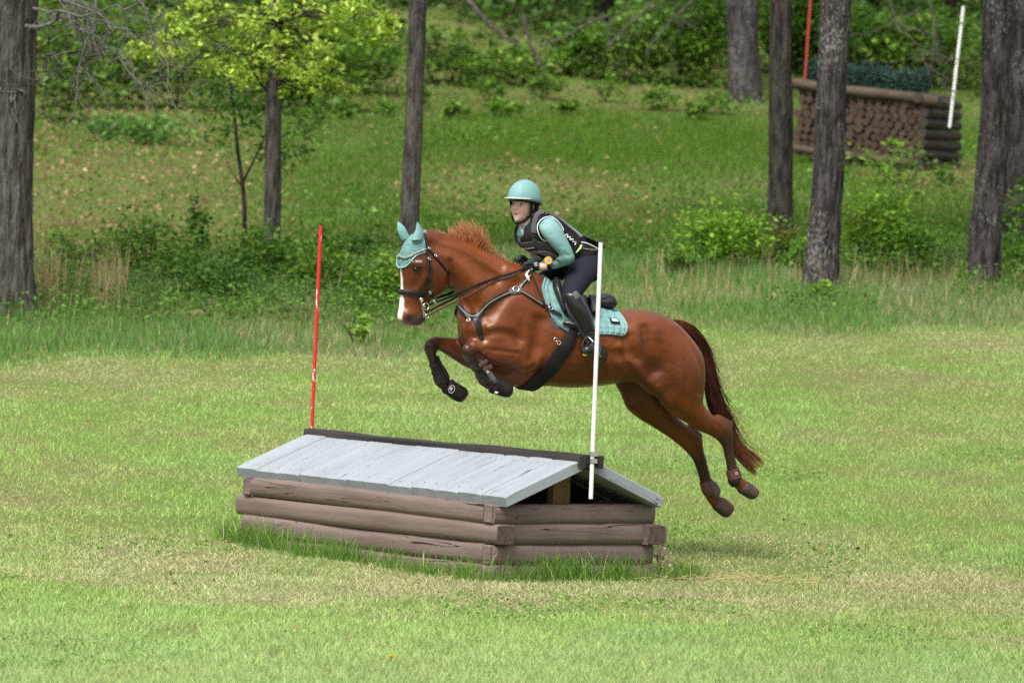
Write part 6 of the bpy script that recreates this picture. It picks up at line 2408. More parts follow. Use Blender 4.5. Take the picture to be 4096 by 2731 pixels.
def build_trees():
    # big pine at the left edge, with its dead lower limbs
    root, g, s = add_tree('pine_tree', 'thick grey pine trunk at the left edge with bare dead limbs', (5, 735), [(5, 580), (4, 380), (6, 200), (12, -20)], [73, 70, 69, 71, 76], bark_grey, 3, top=8, rough_amp=.06, leaf=(.05, .10, .03))
    rng = np.random.default_rng(5)
    y0 = g[1] - .45
    limbs = [((60, 60), (300, 15), .035), ((75, 20), (330, 75), .028), ((70, -30), (280, 60), .03), ((60, 215), (-10, 260), .02), ((95, 200), (150, 60), .02), ((120, -20), (240, 160), .024), ((170, -20), (225, 150), .024),
             ((230, -20), (150, 290), .026), ((250, 60), (180, 250), .02), ((300, -10), (390, 190), .02), ((250, 150), (420, 235), .018), ((200, 60), (330, 200), .018), ((330, 30), (430, 130), .014)]
    for a, b, r in limbs:
        mb = MB()
        yy = y0 + rng.uniform(-.5, .35)
        p, q = at_depth(*KD(*a), yy), at_depth(*KD(*b), yy - rng.uniform(0, .6))
        n = 8
        pts = [p + (q - p) * k / n + rng.normal(0, .045, 3) * (0 < k) for k in range(n + 1)]
        pts = catmull(pts, 2)
        mb.tube(pts, np.linspace(r * .72, .004, len(pts)), 6)
        for k in range(7):
            i = rng.integers(2, len(pts))
            grow_branch(mb, pts[i], nrm((q - p) / np.linalg.norm(q - p) * .5 + rng.normal(0, .8, 3)), rng.uniform(.25, .6), r * .28, 2, rng, 5, .45, 2, -.02, .6)
        mb.build('bare_limb', twig_mat, root, smooth=True)
    # young oak with bright spring leaves
    root, g, s = add_tree('oak_tree', 'young oak with bright yellow green spring leaves left of the red pole', (624, 612), [(625, 500), (627, 350), (628, 220), (632, 60), (636, -60)], [21, 19, 18.5, 18, 16, 14], bark_grey, 11, top=2.4, crown=(1.5, 1.3, .9), leaf=(.22, .40, .03), crown_n=(8, 40), limbs=0)
    rng = np.random.default_rng(8)
    cl = [(300, 128, 20), (310, 105, 18), (360, 130, 22), (420, 70, 26), (395, 40, 26), (905, 60, 14), (860, 95, 18), (760, 60, 34), (650, 215, 14), (720, 215, 16), (480, 150, 26), (335, 118, 34), (372, 92, 28), (405, 118, 34), (440, 100, 30), (470, 55, 36), (500, 88, 44), (515, 140, 40), (545, 165, 40), (560, 105, 42), (580, 45, 44), (530, 30, 40), (610, 130, 42), (640, 90, 40), (655, 160, 38), (690, 130, 44), (715, 180, 42), (745, 150, 40), (770, 195, 30), (735, 110, 36), (690, 60, 40), (640, 25, 44), (720, 20, 40), (780, 25, 40), (830, 15, 36), (850, 55, 34), (880, 80, 28), (800, 70, 32), (890, 45, 22), (455, 10, 36), (600, 185, 24), (560, 190, 22), (810, 208, 16), (590, 70, 40), (670, 200, 18)]
    C, bm_ = [], MB()
    hub = at_depth(*KD(632, 40), g[1])
    for (x, yv, r) in cl:
        dd = g[1] + rng.uniform(-1.3, .1)
        c = at_depth(*KD(x, yv), dd)
        rr = r / s
        k = int(26 + r * 2.1)
        # flat pads of leaves, hanging a little
        C.append(c + rng.normal(0, 1, (k, 3)) * np.array([rr * .50, rr * .6, rr * .30]))
        pts = [hub + rng.normal(0, .05, 3), hub + (c - hub) * .45 + UP * .10, c]
        bm_.tube(catmull(pts, 4), np.linspace(.012, .003, 9), 5)
    C = np.concatenate(C)
    leaf_mesh('leaves', C, rng.uniform(.055, .10, len(C)), (.26, .41, .032), leaf_mat, root, rng, .28, (.50, .60, .11), droop=.35)
    for a, b in (((628, 175), (815, 205)), ((620, 215), (560, 120)), ((640, 170), (700, 205)), ((628, 140), (470, 80))):
        p, q = at_depth(*KD(*a), g[1]), at_depth(*KD(*b), g[1] - .4)
        bm_.tube(catmull([p, (p + q) / 2 + UP * -.06, q], 5), np.linspace(.02, .005, 11), 5)
    bm_.build('branches', bark_brown, root, smooth=True)
    # sapling before it
    g = on_ground(*KD(560, 590))
    s = 13067 / g[1]
    sp = empty('sapling', g, 'slender forked sapling with dark green leaves beside the young oak', 'tree', 'young trees by the oak')
    mb = MB()
    Y = g[1]
    mb.tube(catmull([g - UP * .05] + [at_depth(*KD(*p), Y) for p in ((562, 500), (556, 415), (545, 340), (540, 280), (530, 200), (522, 120), (515, 40))], 5), np.linspace(.030, .010, 36), 8)
    mb.tube(catmull([at_depth(*KD(*p), Y) for p in ((557, 420), (580, 375), (598, 340), (612, 300))], 5), np.linspace(.018, .006, 16), 6)
    mb.tube(catmull([at_depth(*KD(*p), Y) for p in ((556, 430), (535, 400), (520, 370))], 5), np.linspace(.012, .004, 11), 6)
    mb.build('trunk', bark_brown, sp, smooth=True)
    rng = np.random.default_rng(21)
    C = []
    for (x, yv, r, k) in ((500, 210, 40, 90), (540, 240, 40, 90), (580, 250, 40, 90), (520, 300, 34, 70), (470, 250, 34, 60), (610, 290, 34, 70), (640, 340, 30, 50), (700, 300, 30, 60), (680, 250, 40, 60), (560, 200, 46, 100), (500, 160, 40, 80), (650, 380, 24, 35), (600, 350, 24, 30), (690, 345, 26, 40), (500, 330, 26, 30), (740, 240, 22, 30)):
        c = at_depth(*KD(x, yv), Y + rng.uniform(-.5, .5))
        C.append(c + rng.normal(0, 1, (k, 3)) * (r / s) * np.array([.7, .8, .6]))
    C = np.concatenate(C)
    leaf_mesh('leaves', C, rng.uniform(.06, .11, len(C)), (.065, .145, .018), leaf_mat, sp, rng, .3, (.11, .20, .025))
    # slim straight trunk behind the horse's ears
    add_tree('young_tree', 'slim grey trunk rising behind the horse ears', (940, 606), [(941, 500), (946, 380), (952, 250), (957, 120), (963, -20)], [23, 21.5, 21, 20, 19.5, 20], bark_grey, 17, top=6, leaf=(.10, .22, .03), crown_n=(50, 45))
    # right-hand pines
    add_tree('pine_tree', 'dark pine trunk farthest back, right of the fallen limbs', (1712, 234), [(1709, 160), (1707, 80), (1706, -20)], [40, 36, 35, 34], bark_pine, 23, top=9)
    add_tree('pine_tree', 'brown pine trunk left of the lichened one before the log pile jump', (1790, 560), [(1792, 430), (1793, 280), (1793, 130), (1794, -20)], [30, 27, 27, 25, 24], bark_brown, 29, top=8)
    add_tree('pine_tree', 'lichen speckled pine trunk standing in front of the log pile jump', (1882, 674), [(1893, 540), (1904, 380), (1908, 240), (1914, 100), (1921, -20)], [41, 37, 35, 34, 33, 32], bark_pine, 31, top=8, rough_amp=.06)
    add_tree('pine_tree', 'lichen covered pine trunk right of the log pile jump', (2256, 666), [(2263, 550), (2276, 400), (2284, 260), (2288, 120), (2291, -20)], [39, 36, 34, 32, 33, 34], bark_pine, 37, top=8, rough_amp=.06)
    add_tree('pine_tree', 'dark pine trunk at the right edge behind its lichened neighbour', (2345, 560), [(2345, 430), (2347, 280), (2350, 130), (2352, -20)], [38, 36, 36, 37, 38], bark_pine, 41, top=8)


build_trees()


# ------------------------------------------------------------------ bushes
def bush(label, px, w_px, h_px, n, base, hue, size, seed, group='low bushes under the trees', name='bush', d=None, stems=7):
    g = on_ground(*KD(*px)) if d is None else at_depth(*KD(*px), d)
    if d is not None: g[2] = gz(g[0], g[1])
    s = 13067 / g[1]
    rng = np.random.default_rng(seed)
    W, H = w_px / s, h_px / s
    root = empty(name, g, label, 'bush', group)
    mb = MB(); tips = []
    for k in range(stems):
        a = rng.uniform(0, 6.28)
        d_ = nrm(np.array([math.cos(a) * W / H * .5, math.sin(a) * .5, 1.0]))
        grow_branch(mb, g + np.array([math.cos(a), math.sin(a), 0]) * W * .10, d_, H * rng.uniform(.6, 1.0), .010, 1, rng, 5, .35, 3, .04, tips=tips)
    mb.build('stems', bark_brown, root, smooth=True)
    ncl = max(int(n / 14), 6)
    c = rng.normal(size=(ncl, 3)); c /= np.linalg.norm(c, axis=1, keepdims=True)
    c *= rng.uniform(.2, 1.0, (ncl, 1)) ** .5
    c = g + np.array([0, 0, H * .52]) + c * np.array([W * .5, W * .38, H * .48]) * (1 + .25 * rng.normal(size=(ncl, 1)))
    C = c.repeat(14, 0) + rng.normal(0, 1, (ncl * 14, 3)) * np.array([.075, .075, .05]) * (W + H) / 1.6
    C[:, 2] = np.maximum(C[:, 2], ground_z(C[:, 0], C[:, 1]) + .03)
    leaf_mesh('leaves', C, rng.uniform(.6, 1.25, len(C)) * size, base, leaf_mat, root, rng, .25, hue)
    return root


def build_bushes():
    G1, G2, DK = (.135, .275, .022), (.23, .39, .04), (.065, .15, .018)
    bush('bright green leafy bush right of the rider', (1668, 628), 185, 150, 2000, (.16, .31, .024), (.27, .44, .045), .085, 1)
    bush('leafy bush between the two lichened pines', (2015, 625), 185, 190, 2000, (.15, .29, .024), (.25, .41, .04), .08, 2)
    bush('olive tinted small bush at the foot of the brown pine', (1775, 620), 120, 120, 700, (.15, .18, .025), (.18, .30, .03), .07, 3)
    bush('loose bush with red tips behind the lichened pine', (1990, 560), 130, 95, 500, (.10, .19, .025), (.16, .07, .025), .07, 4)
    bush('small bright sprout at the foot of the lichen speckled pine', (1893, 660), 62, 52, 150, (.20, .34, .03), (.28, .42, .05), .075, 5, d=62.2, name='sprout')
    bush('leafy spray in front of the log pile jump', (2065, 372), 210, 105, 280, (.115, .24, .025), G2, .10, 6, d=86.0)
    bush('dark leafed shrub in front of the stacked log ends', (2185, 385), 110, 60, 150, (.08, .17, .02), G1, .10, 7, d=86.2)
    bush('bushy growth between the right hand trunks', (2335, 420), 70, 170, 420, (.09, .19, .02), G1, .09, 8, d=72)
    bush('leafy bush right of the lichened pine at the frame edge', (2345, 640), 90, 80, 400, G1, G2, .08, 9)
    bush('tall narrow shrub left of the sapling', (452, 610), 60, 175, 420, DK, (.085, .18, .02), .085, 10)
    bush('broad green thicket left of the sapling', (330, 655), 260, 160, 2100, (.075, .17, .02), (.16, .30, .03), .07, 11)
    bush('low thicket beside the thick left pine', (170, 640), 170, 110, 900, (.065, .15, .022), (.14, .27, .03), .07, 12)
    bush('thicket round the foot of the young oak', (590, 665), 210, 150, 1500, (.08, .18, .02), (.17, .31, .03), .07, 13)
    bush('bright low thicket right of the young oak', (745, 690), 190, 110, 1300, (.085, .19, .02), (.20, .34, .035), .085, 14)
    bush('bright leafy thicket behind the horse muzzle', (880, 720), 150, 130, 1200, (.105, .23, .02), (.23, .38, .035), .08, 15)
    bush('tall loose weeds at the left of the thick pine foot', (120, 690), 130, 90, 500, (.075, .165, .022), (.12, .23, .03), .065, 31)
    bush('leafy weeds below the tall narrow shrub', (420, 680), 150, 100, 900, (.08, .18, .02), (.18, .32, .03), .065, 32)
    bush('leafy weeds between the sapling and the red pole', (680, 640), 150, 110, 800, (.08, .18, .02), (.18, .32, .03), .065, 33)
    bush('bright weeds at the right of the brown pine foot', (1830, 640), 90, 100, 500, (.11, .24, .022), (.18, .33, .03), .07, 34)
    bush('bright bush spreading right of the lichened pine foot', (2090, 632), 150, 120, 1000, (.11, .24, .022), (.17, .32, .03), .075, 35)
    bush('small bush behind the saddle', (1560, 640), 110, 80, 450, (.09, .20, .022), (.14, .26, .03), .07, 36)
    bush('low thicket before the young oak', (480, 700), 180, 90, 900, (.075, .17, .022), (.11, .21, .03), .08, 16)
    bush('dark weeds behind the red pole', (800, 620), 160, 90, 700, (.06, .135, .02), (.09, .18, .025), .08, 17)
    bush('pale green fern like plant right of the red pole', (825, 745), 60, 70, 170, (.17, .31, .03), (.22, .36, .05), .08, 18, d=55, name='fern')
    bush('grey green bush behind the reins', (1050, 700), 180, 110, 800, (.07, .15, .02), (.10, .2, .03), .08, 19)
    bush('pale ground plants on the leaf litter bank', (330, 330), 260, 60, 700, (.10, .22, .04), (.15, .29, .06), .14, 20, name='ground_plant')
    bush('small green plant on the hillside behind the rider', (1150, 270), 90, 45, 200, (.10, .22, .02), G2, .14, 21, name='ground_plant')
    # the wall of shrubs at the edge of the wood
    rng = random.Random(4)
    extra = [(960, 235, 70, 55), (1045, 262, 60, 40), (1125, 222, 80, 60), (1250, 215, 90, 60), (1300, 250, 60, 36), (1400, 222, 90, 70), (1510, 240, 80, 60), (1600, 262, 70, 48), (1650, 250, 80, 70), (720, 282, 80, 60), (800, 262, 80, 60), (880, 255, 60, 44)]
    where = ['right of the slim trunk', 'low on the slope right of the slim trunk', 'below the leaning dead limb', 'below the broken stump', 'on the slope above the helmet', 'below the long grey bough', 'on the slope left of the farthest pine', 'lower left of the farthest pine', 'at the left foot of the farthest pine', 'behind the oak trunk to its right', 'between the oak and the slim trunk', 'just left of the slim trunk']
    for k, ((x, yv, w, h), wd) in enumerate(zip(extra, where)):
        bush('small pale green weed clump ' + wd, (x, yv + 14), w, h, (420, 260, 340)[k % 3], [(.085, .19, .018), (.11, .21, .025)][k % 2], (.17, .30, .035), (.10, .13, .085)[k % 3], 300 + k, group='weed clumps on the slope', name='weed_clump', stems=4)
    spots = [(120, 290, 200, 230), (250, 262, 190, 220), (390, 255, 190, 220), (520, 265, 180, 230), (690, 268, 200, 230), (840, 225, 170, 170), (1010, 185, 150, 120), (1080, 195, 120, 70), (1190, 190, 150, 80), (1330, 188, 150, 100), (1460, 192, 170, 150), (1570, 205, 180, 200), (1625, 212, 110, 210), (1790, 185, 100, 180), (1850, 180, 130, 190), (1960, 180, 150, 150), (2080, 190, 160, 140), (2200, 200, 150, 170), (2310, 220, 130, 200)]
    words = ['at the far left', 'above the leaf litter bank', 'behind the bare limbs', 'behind the sapling', 'behind the young oak', 'left of the slim grey trunk', 'right of the slim grey trunk', 'below the leaning dead limb', 'beside the broken stump', 'above the rider helmet', 'left of the bare grey boughs', 'left of the farthest pine', 'touching the farthest pine', 'right of the farthest pine', 'behind the red pole of the log pile jump', 'above the log pile jump', 'behind the brush of the log pile jump', 'behind the white pole of the log pile jump', 'at the far right behind the pines']
    for k, ((x, yv, w, h), wd) in enumerate(zip(spots, words)):
        base = [(.052, .125, .012), (.085, .185, .016), (.064, .150, .015)][k % 3]
        hue = [(.14, .28, .02), (.23, .38, .035), (.16, .31, .025), (.20, .31, .05)][(k + 1) % 4]
        bush('tall leafy shrub at the wood edge ' + wd, (x, yv + rng.uniform(-16, 12)), w * 1.25, h * 1.15, (800 if 6 <= k <= 9 else (3000, 2000, 2600, 1500)[k % 4]), base, hue, (.125, .16, .10, .14, .19)[k % 5], 100 + k, group='shrubs along the edge of the wood', name='shrub', stems=6)


build_bushes()


def build_wood():
    """The wood behind: dark mass of trunks and leaves that nobody could count."""
    rng = np.random.default_rng(77)
    n = 70000
    x = rng.uniform(-26, 26, n); y = rng.uniform(118, 142, n)
    z = ground_z(x, y) + rng.random(n) ** 1.3 * 9.0
    m = 46000
    xb, yb = rng.uniform(-17, 17, m), rng.uniform(112, 127, m)
    keep = (yb > 117) | (rng.random(m) < .3)
    x, y, z = np.concatenate([x, xb[keep]]), np.concatenate([y, yb[keep]]), np.concatenate([z, (ground_z(xb, yb) + rng.random(m) ** 1.4 * 2.6)[keep]])
    C = np.stack([x, y, z], -1)
    nz = value_noise(C, .55, 3)
    C = C[nz > .42]
    leaf_mesh('wood_foliage', C, rng.uniform(.15, .32, len(C)), (.045, .10, .014), leaf_mat, None, rng, .35, (.08, .165, .02))
    tag(bpy.data.objects['wood_foliage'], 'dark leafy mass of the wood behind the shrubs', None, kind='stuff')
    mb = MB()
    for k in range(46):
        X, Y = rng.uniform(-24, 24), rng.uniform(116, 140)
        z0 = gz(X, Y)
        mb.tube([(X, Y, z0 - .2), (X + rng.normal(0, .2), Y, z0 + 4), (X + rng.normal(0, .4), Y, z0 + 10)], [rng.uniform(.12, .28), .18, .1], 8)
    tag(mb.build('wood_trunks', bark_brown, None, smooth=True), 'dim trunks of the wood behind the shrubs', None, kind='stuff')


build_wood()


# ------------------------------------------------------------------ fallen and dead wood at the edge of the trees
def build_dead_wood():
    rng = np.random.default_rng(9)
    items = [
        ('leaning dead limb with pale bark above the slim trunk shrubs', [(1075, 0), (1120, 55), (1160, 85), (1195, 108)], .05, .03, 109, 3),
        ('broken pale stump limb standing above the rider', [(1203, 35), (1212, 80), (1225, 115), (1240, 152)], .03, .05, 107, 2),
        ('long grey bough slanting up towards the right above the rider', [(1240, 105), (1300, 85), (1350, 55), (1400, 35)], .032, .018, 107, 5),
        ('bare forked bough with twigs above the rider', [(1395, 110), (1440, 60), (1480, 25), (1530, -30)], .022, .014, 105, 9),
        ('bare bough with twigs left of the farthest pine', [(1480, 120), (1530, 60), (1570, 20), (1620, -20)], .018, .012, 105, 8),
        ('thin bare bough above the log pile jump', [(2040, -20), (2060, 60), (2110, 110), (2140, 190)], .018, .008, 84, 7),
        ('thin bare bough beside the white pole of the log pile jump', [(2120, -20), (2150, 60), (2155, 150), (2190, 130)], .015, .007, 84, 7),
    ]
    for lab, px, r0, r1, d, kids in items:
        P = [at_depth(*KD(*p), d) for p in px]
        low = P[int(np.argmin([p[2] for p in P]))]
        root = empty('dead_branch', low, lab, 'branch', 'dead branches at the edge of the wood')
        mb = MB()
        C = catmull(P, 5) + rng.normal(0, .012, (len(P) * 5 - 4, 3))
        mb.tube(C, np.linspace(r0, r1, len(C)), 9)
        mb.build('limb', dead_mat, root, smooth=True)
        tw = MB()
        for k in range(kids):
            i = rng.integers(3, len(C))
            grow_branch(tw, C[i], nrm(rng.normal(0, 1, 3)), rng.uniform(.5, 1.2), .010, 2, rng, 5, .4, 2, .0, .6)
        if kids: tw.build('twigs', dead_mat, root, smooth=True)


build_dead_wood()
# ================================================================== log pile jump up the hill
def build_log_jump():
    c = on_ground(*KD(2112, 392))
    Y = c[1]
    s = 13067 / Y
    a = math.radians(24)
    fl = np.array([-math.cos(a), math.sin(a), .085]); fr = np.array([math.sin(a), math.cos(a), 0])
    L = 285 / s / math.cos(a) * 1.02
    H = 160 / s
    E = 1.9
    root = empty('log_pile_jump', c + fl * L / 2 + fr * .5, 'brown log pile jump topped with dark green brush among the pines', 'jump')
    end = crack_material('log_end_wood', (.075, .046, .030), (.032, .020, .014), 4, (1, 1, 1), crack=.8, gloss=.85)
    side = crack_material('log_bark_side', (.050, .038, .030), (.028, .022, .018), 1.5, (.5, 2, 2), crack=.6, gloss=.85)
    pale = crack_material('weathered_rail', (.088, .062, .042), (.048, .035, .025), 1.5, (.5, 2, 2), crack=.6, gloss=.85)
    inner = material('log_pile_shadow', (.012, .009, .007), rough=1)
    rng = random.Random(3)
    # stacked log ends facing the camera
    z = .07
    row = 0
    while z < H - .02:
        x = .06 + (.07 if row % 2 else 0)
        while x < L - .04:
            r = rng.uniform(.058, .078)
            lean = z * .18
            p = c + fl * x + UP * z - fr * (rng.uniform(-.02, .04) - lean)
            mb = MB()
            ax = nrm(fr + UP * rng.uniform(-.03, .03) + fl * rng.uniform(-.04, .04))
            pts = []
            n = 10
            e1 = nrm(np.cross(ax, UP)); e2 = np.cross(e1, ax)
            ph = rng.uniform(0, 6)
            rr = [[p + ax * t + (e1 * math.cos(2 * math.pi * k / n) + e2 * math.sin(2 * math.pi * k / n)) * r * q * (1 + .07 * math.sin(3 * 2 * math.pi * k / n + ph)) for k in range(n)] for t, q in ((0, .9), (.012, 1), (.5, 1))]
            mb.rings(rr).build('log_end', end, root, auto=40)
            x += r * 2 + rng.uniform(.0, .012)
        z += .118
        row += 1
    # long logs laid along the right-hand end
    k = 0
    z = .09
    while z < H + .04:
        r = .085
        p0 = c + fl * .02 + UP * z + fr * (-.04 + z * .18)
        wob = [rng.uniform(-.01, .01) for _ in range(4)]
        mb = MB()
        q1 = p0 + fr * (E - z * .3)
        mb.tube([p0, p0 + (q1 - p0) * .3 + UP * wob[0], p0 + (q1 - p0) * .7 + UP * wob[1], q1], [r * .95, r, r * .97, r * .9], 12)
        o = mb.build('side_log', side, root, auto=50)
        z += .165
        k += 1
    # filler, top rails, ground rail
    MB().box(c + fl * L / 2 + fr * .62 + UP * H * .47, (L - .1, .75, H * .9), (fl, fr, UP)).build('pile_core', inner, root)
    lean = H * .18
    for dz, df, r in ((H + .02, -.03 + lean, .085),):
        pts = [c + fl * (L * t - .12 * (1 - t) + .08 * t) + UP * (dz + .012 * math.sin(t * 7)) + fr * df for t in np.linspace(-.04, 1.03, 9)]
        MB().tube(pts, [r * (1 + .06 * math.sin(k * 2)) for k in range(9)], 12).build('top_rail', pale, root, auto=50)
    pts = [c + fl * (L * t) + UP * (.10) - fr * .16 for t in np.linspace(.02, 1.0, 6)]
    MB().tube(pts, .062, 12).build('ground_rail', pale, root, auto=50)
    pts = [c + fl * .1 + fr * t + UP * (H + .04) for t in np.linspace(.05, 1.5, 5)]
    MB().tube(pts, .08, 12).build('top_rail', side, root, auto=50)
    # brush: evergreen sprigs
    rg = np.random.default_rng(12)
    n = 9000
    t = rg.random(n)
    w = rg.normal(0, .12, n)
    hh_ = rg.random(n) ** .8 * (.36 + .06 * np.sin(t * 40) + .05 * np.sin(t * 17))
    P = c + np.outer(t * (L - .16) + .12, fl) + np.outer(.34 + lean + w, fr) + np.outer(H + .08 + hh_, UP)
    brush = material('evergreen_brush', (.02, .05, .04), rough=.7, attr='col')
    V, F = leaf_arrays(P, rg.uniform(.05, .10, n), rg, .1, -.5, .22)
    col = np.array([.018, .052, .036])[None] * np.exp(rg.normal(0, .4, (n, 1)))
    link_mesh('brush', np_mesh('brush', V, F, np.repeat(col, 4, 0)), brush, root, False)
    # flags
    d = Y + .2
    b, t_ = at_depth(*KD(1848, 182), d + .9), at_depth(*KD(1866, -60), d + .9)
    flag_pole(b - UP * .25, t_, .021, material('dull_red_paint', (.40, .035, .022), rough=.5, noise=(14, (.30, .05, .035), .4, .7)), 'thin red flag pole at the left end of the log pile jump')
    b, t_ = at_depth(*KD(2181, 293), d - .25), at_depth(*KD(2213, 15), d - .25)
    o = flag_pole(b, t_, .024, white_plastic, 'white flag pole at the right end of the log pile jump', clamps=(.30, .86))


build_log_jump()
# ================================================================== grass
def blades(X, Y, Hh, Wd, lean, cols, rng, seg=1, zoff=-.01, tipcol=None, curve=.35):
    """Grass blades as one numpy mesh: seg quads and a pointed tip each."""
    n = len(X)
    B = np.stack([X, Y, ground_z(X, Y) + zoff], -1)
    a = rng.uniform(0, 2 * np.pi, n)
    D = np.stack([np.cos(a), np.sin(a), np.zeros(n)], -1)          # lean direction
    f = rng.uniform(0, 2 * np.pi, n)
    Sd = np.stack([np.cos(f), np.sin(f) * .5, np.zeros(n)], -1)    # blade width direction
    Ln = lean * Hh
    rows = []
    cr = []
    for k in range(seg + 1):
        t = k / (seg + 1)
        c = B + UP * (Hh * t)[:, None] + D * (Ln * (t ** 2 * curve + t * (1 - curve)))[:, None]
        w = (Wd * (1 - .35 * t) * .5)[:, None]
        rows += [c - Sd * w, c + Sd * w]
        cr += [cols * (.72 + .28 * t)] * 2 if False else [cols] * 2
    tip = B + UP * (Hh * (1 - .12 * np.minimum(lean, 2)))[:, None] + D * Ln[:, None]
    rows.append(tip)
    cr.append(cols if tipcol is None else tipcol)
    m = 2 * (seg + 1) + 1
    V = np.stack(rows, 1).reshape(-1, 3)
    C = np.stack(cr, 1).reshape(-1, 3)
    base = np.arange(n) * m
    F = []
    for k in range(seg):
        o = 2 * k
        F.append(np.stack([base + o, base + o + 1, base + o + 3], -1))
        F.append(np.stack([base + o, base + o + 3, base + o + 2], -1))
    o = 2 * seg
    F.append(np.stack([base + o, base + o + 1, base + m - 1], -1))
    return V, np.concatenate(F), C


grass_mat = material('grass_blade', (.15, .25, .05), rough=.7, spec=.08, attr='col', trans=.38)


def half_width(y): return .0915 * y + 1.6 + .035 * max(0.0, y - 40)       # what the camera could see at this distance, and a step to the side


def scatter(rng, y0, y1, density):
    """Points over the visible wedge of ground, density per square metre."""
    ys, xs = [], []
    step = .5
    for y in np.arange(y0, y1, step):
        w = half_width(y + step / 2)
        dn = density(y) if callable(density) else density
        k = int(2 * w * step * dn)
        xs.append(rng.uniform(-w, w, k)); ys.append(rng.uniform(y, y + step, k))
    return np.concatenate(xs), np.concatenate(ys)


def edge_y(x):
    """Where the mown lawn ends and the rough grass begins."""
    x = np.asarray(x, float)
    return 55.6 + .92 * x + .5 * np.sin(x * 1.3) + .35 * np.sin(x * 3.1 + 1)


def n2(x, y, sx, sy, seed):
    return value_noise(np.stack([x * sx, y * sy, np.zeros_like(x) + seed * 7.3], -1), 1.0, seed)


def dryness(x, y):
    a = n2(x, y, .55, .22, 31) * .55 + n2(x, y, 1.6, .7, 32) * .45
    band = np.exp(-((y - 36.8) / 3.4) ** 2) * .32
    band += np.exp(-((y - (edge_y(x) - 1.6)) / 1.7) ** 2) * .26
    band += np.where((y > 41) & (y < 50), .03, 0)
    band -= np.where(y < 33, .10, 0)
    return np.clip((a + band - .54) * 2.3, 0, 1)


def in_box(x, y, m=0.0):
    """Under the roofed jump."""
    dx, dy = x - FC[0], y - FC[1]
    a, b = dx * FDL[0] + dy * FDL[1], dx * FDE[0] + dy * FDE[1]
    return (a > .02 - m) & (a < FL - .02 + m) & (b > .02 - m) & (b < FE - .02 + m), a, b


GREEN = np.array([.225, .390, .062])
GREEN2 = np.array([.405, .540, .185])
BLUEG = np.array([.255, .390, .165])
STRAW = np.array([.590, .535, .325])
STRAW2 = np.array([.480, .420, .230])


def mixc(a, b, t): return a * (1 - t[:, None]) + b * t[:, None]


def build_lawn():
    rng = np.random.default_rng(101)
    parts = []
    for y0, y1, dens, seg in ((27, 33, 3600, 1), (33, 41, 3000, 1), (41, 51, 2100, 0), (51, 62, 1400, 0)):
        x, y = scatter(rng, y0, y1, dens)
        inb, a, b = in_box(x, y)
        ok = ~inb & (y < edge_y(x) + .4)
        x, y = x[ok], y[ok]
        n = len(x)
        dr = dryness(x, y)
        lush = n2(x, y, 1.2, .5, 41)
        clump = n2(x, y, 9, 5, 42)
        bare = n2(x, y, 1.1, .8, 43)
        thin = (rng.random(n) < np.clip((bare - .80) * 6, 0, .6))
        dr = np.where(thin, 1.0, dr)
        isdry = rng.random(n) < dr * .75 + .07
        h = np.where(isdry, rng.uniform(.018, .045, n), rng.uniform(.022, .062, n) * (1 - .35 * dr)) * (.8 + .5 * lush) * (.65 + .6 * clump)
        h = np.where(thin, h * .45, h)
        tall = rng.random(n) < .010
        h = np.where(tall & ~isdry, h * rng.uniform(1.6, 2.6, n), h)
        w = rng.uniform(.0022, .0050, n) * (1 + (y - 27) / 38)
        g = mixc(GREEN, GREEN2, rng.random(n))
        g = mixc(g, np.tile(BLUEG, (n, 1)), np.clip((lush - .45) * 1.5, 0, .8) * rng.random(n))
        s_ = mixc(STRAW, np.tile(STRAW2, (n, 1)), rng.random(n))
        c = np.where(isdry[:, None], s_, mixc(g, s_, dr * .35)) * np.exp(rng.normal(0, .18, (n, 1))) * (.86 + .28 * n2(x, y, 5, 2.5, 44))[:, None]
        c = mixc(c, np.tile(np.array([.47, .55, .30]), (n, 1)), .32 * (1 - smoothstep(y, 29, 35)))     # paler towards the nearest turf
        c = c * (.88 + .24 * n2(x, y, .4, .16, 46))[:, None]
        parts.append(blades(x, y, h, w, rng.uniform(.15, 1.1, n) + isdry * .5, c, rng, seg, tipcol=c * 1.2 + .035))
    V, F, C, o = [], [], [], 0
    for v, f, c in parts:
        V.append(v); F.append(f + o); C.append(c); o += len(v)
    ob = link_mesh('lawn_grass', np_mesh('lawn_grass', np.concatenate(V), np.concatenate(F), np.concatenate(C)), grass_mat, None, False)
    tag(ob, 'short mown lawn grass, green mixed with straw, round the roofed jump', None, kind='stuff')


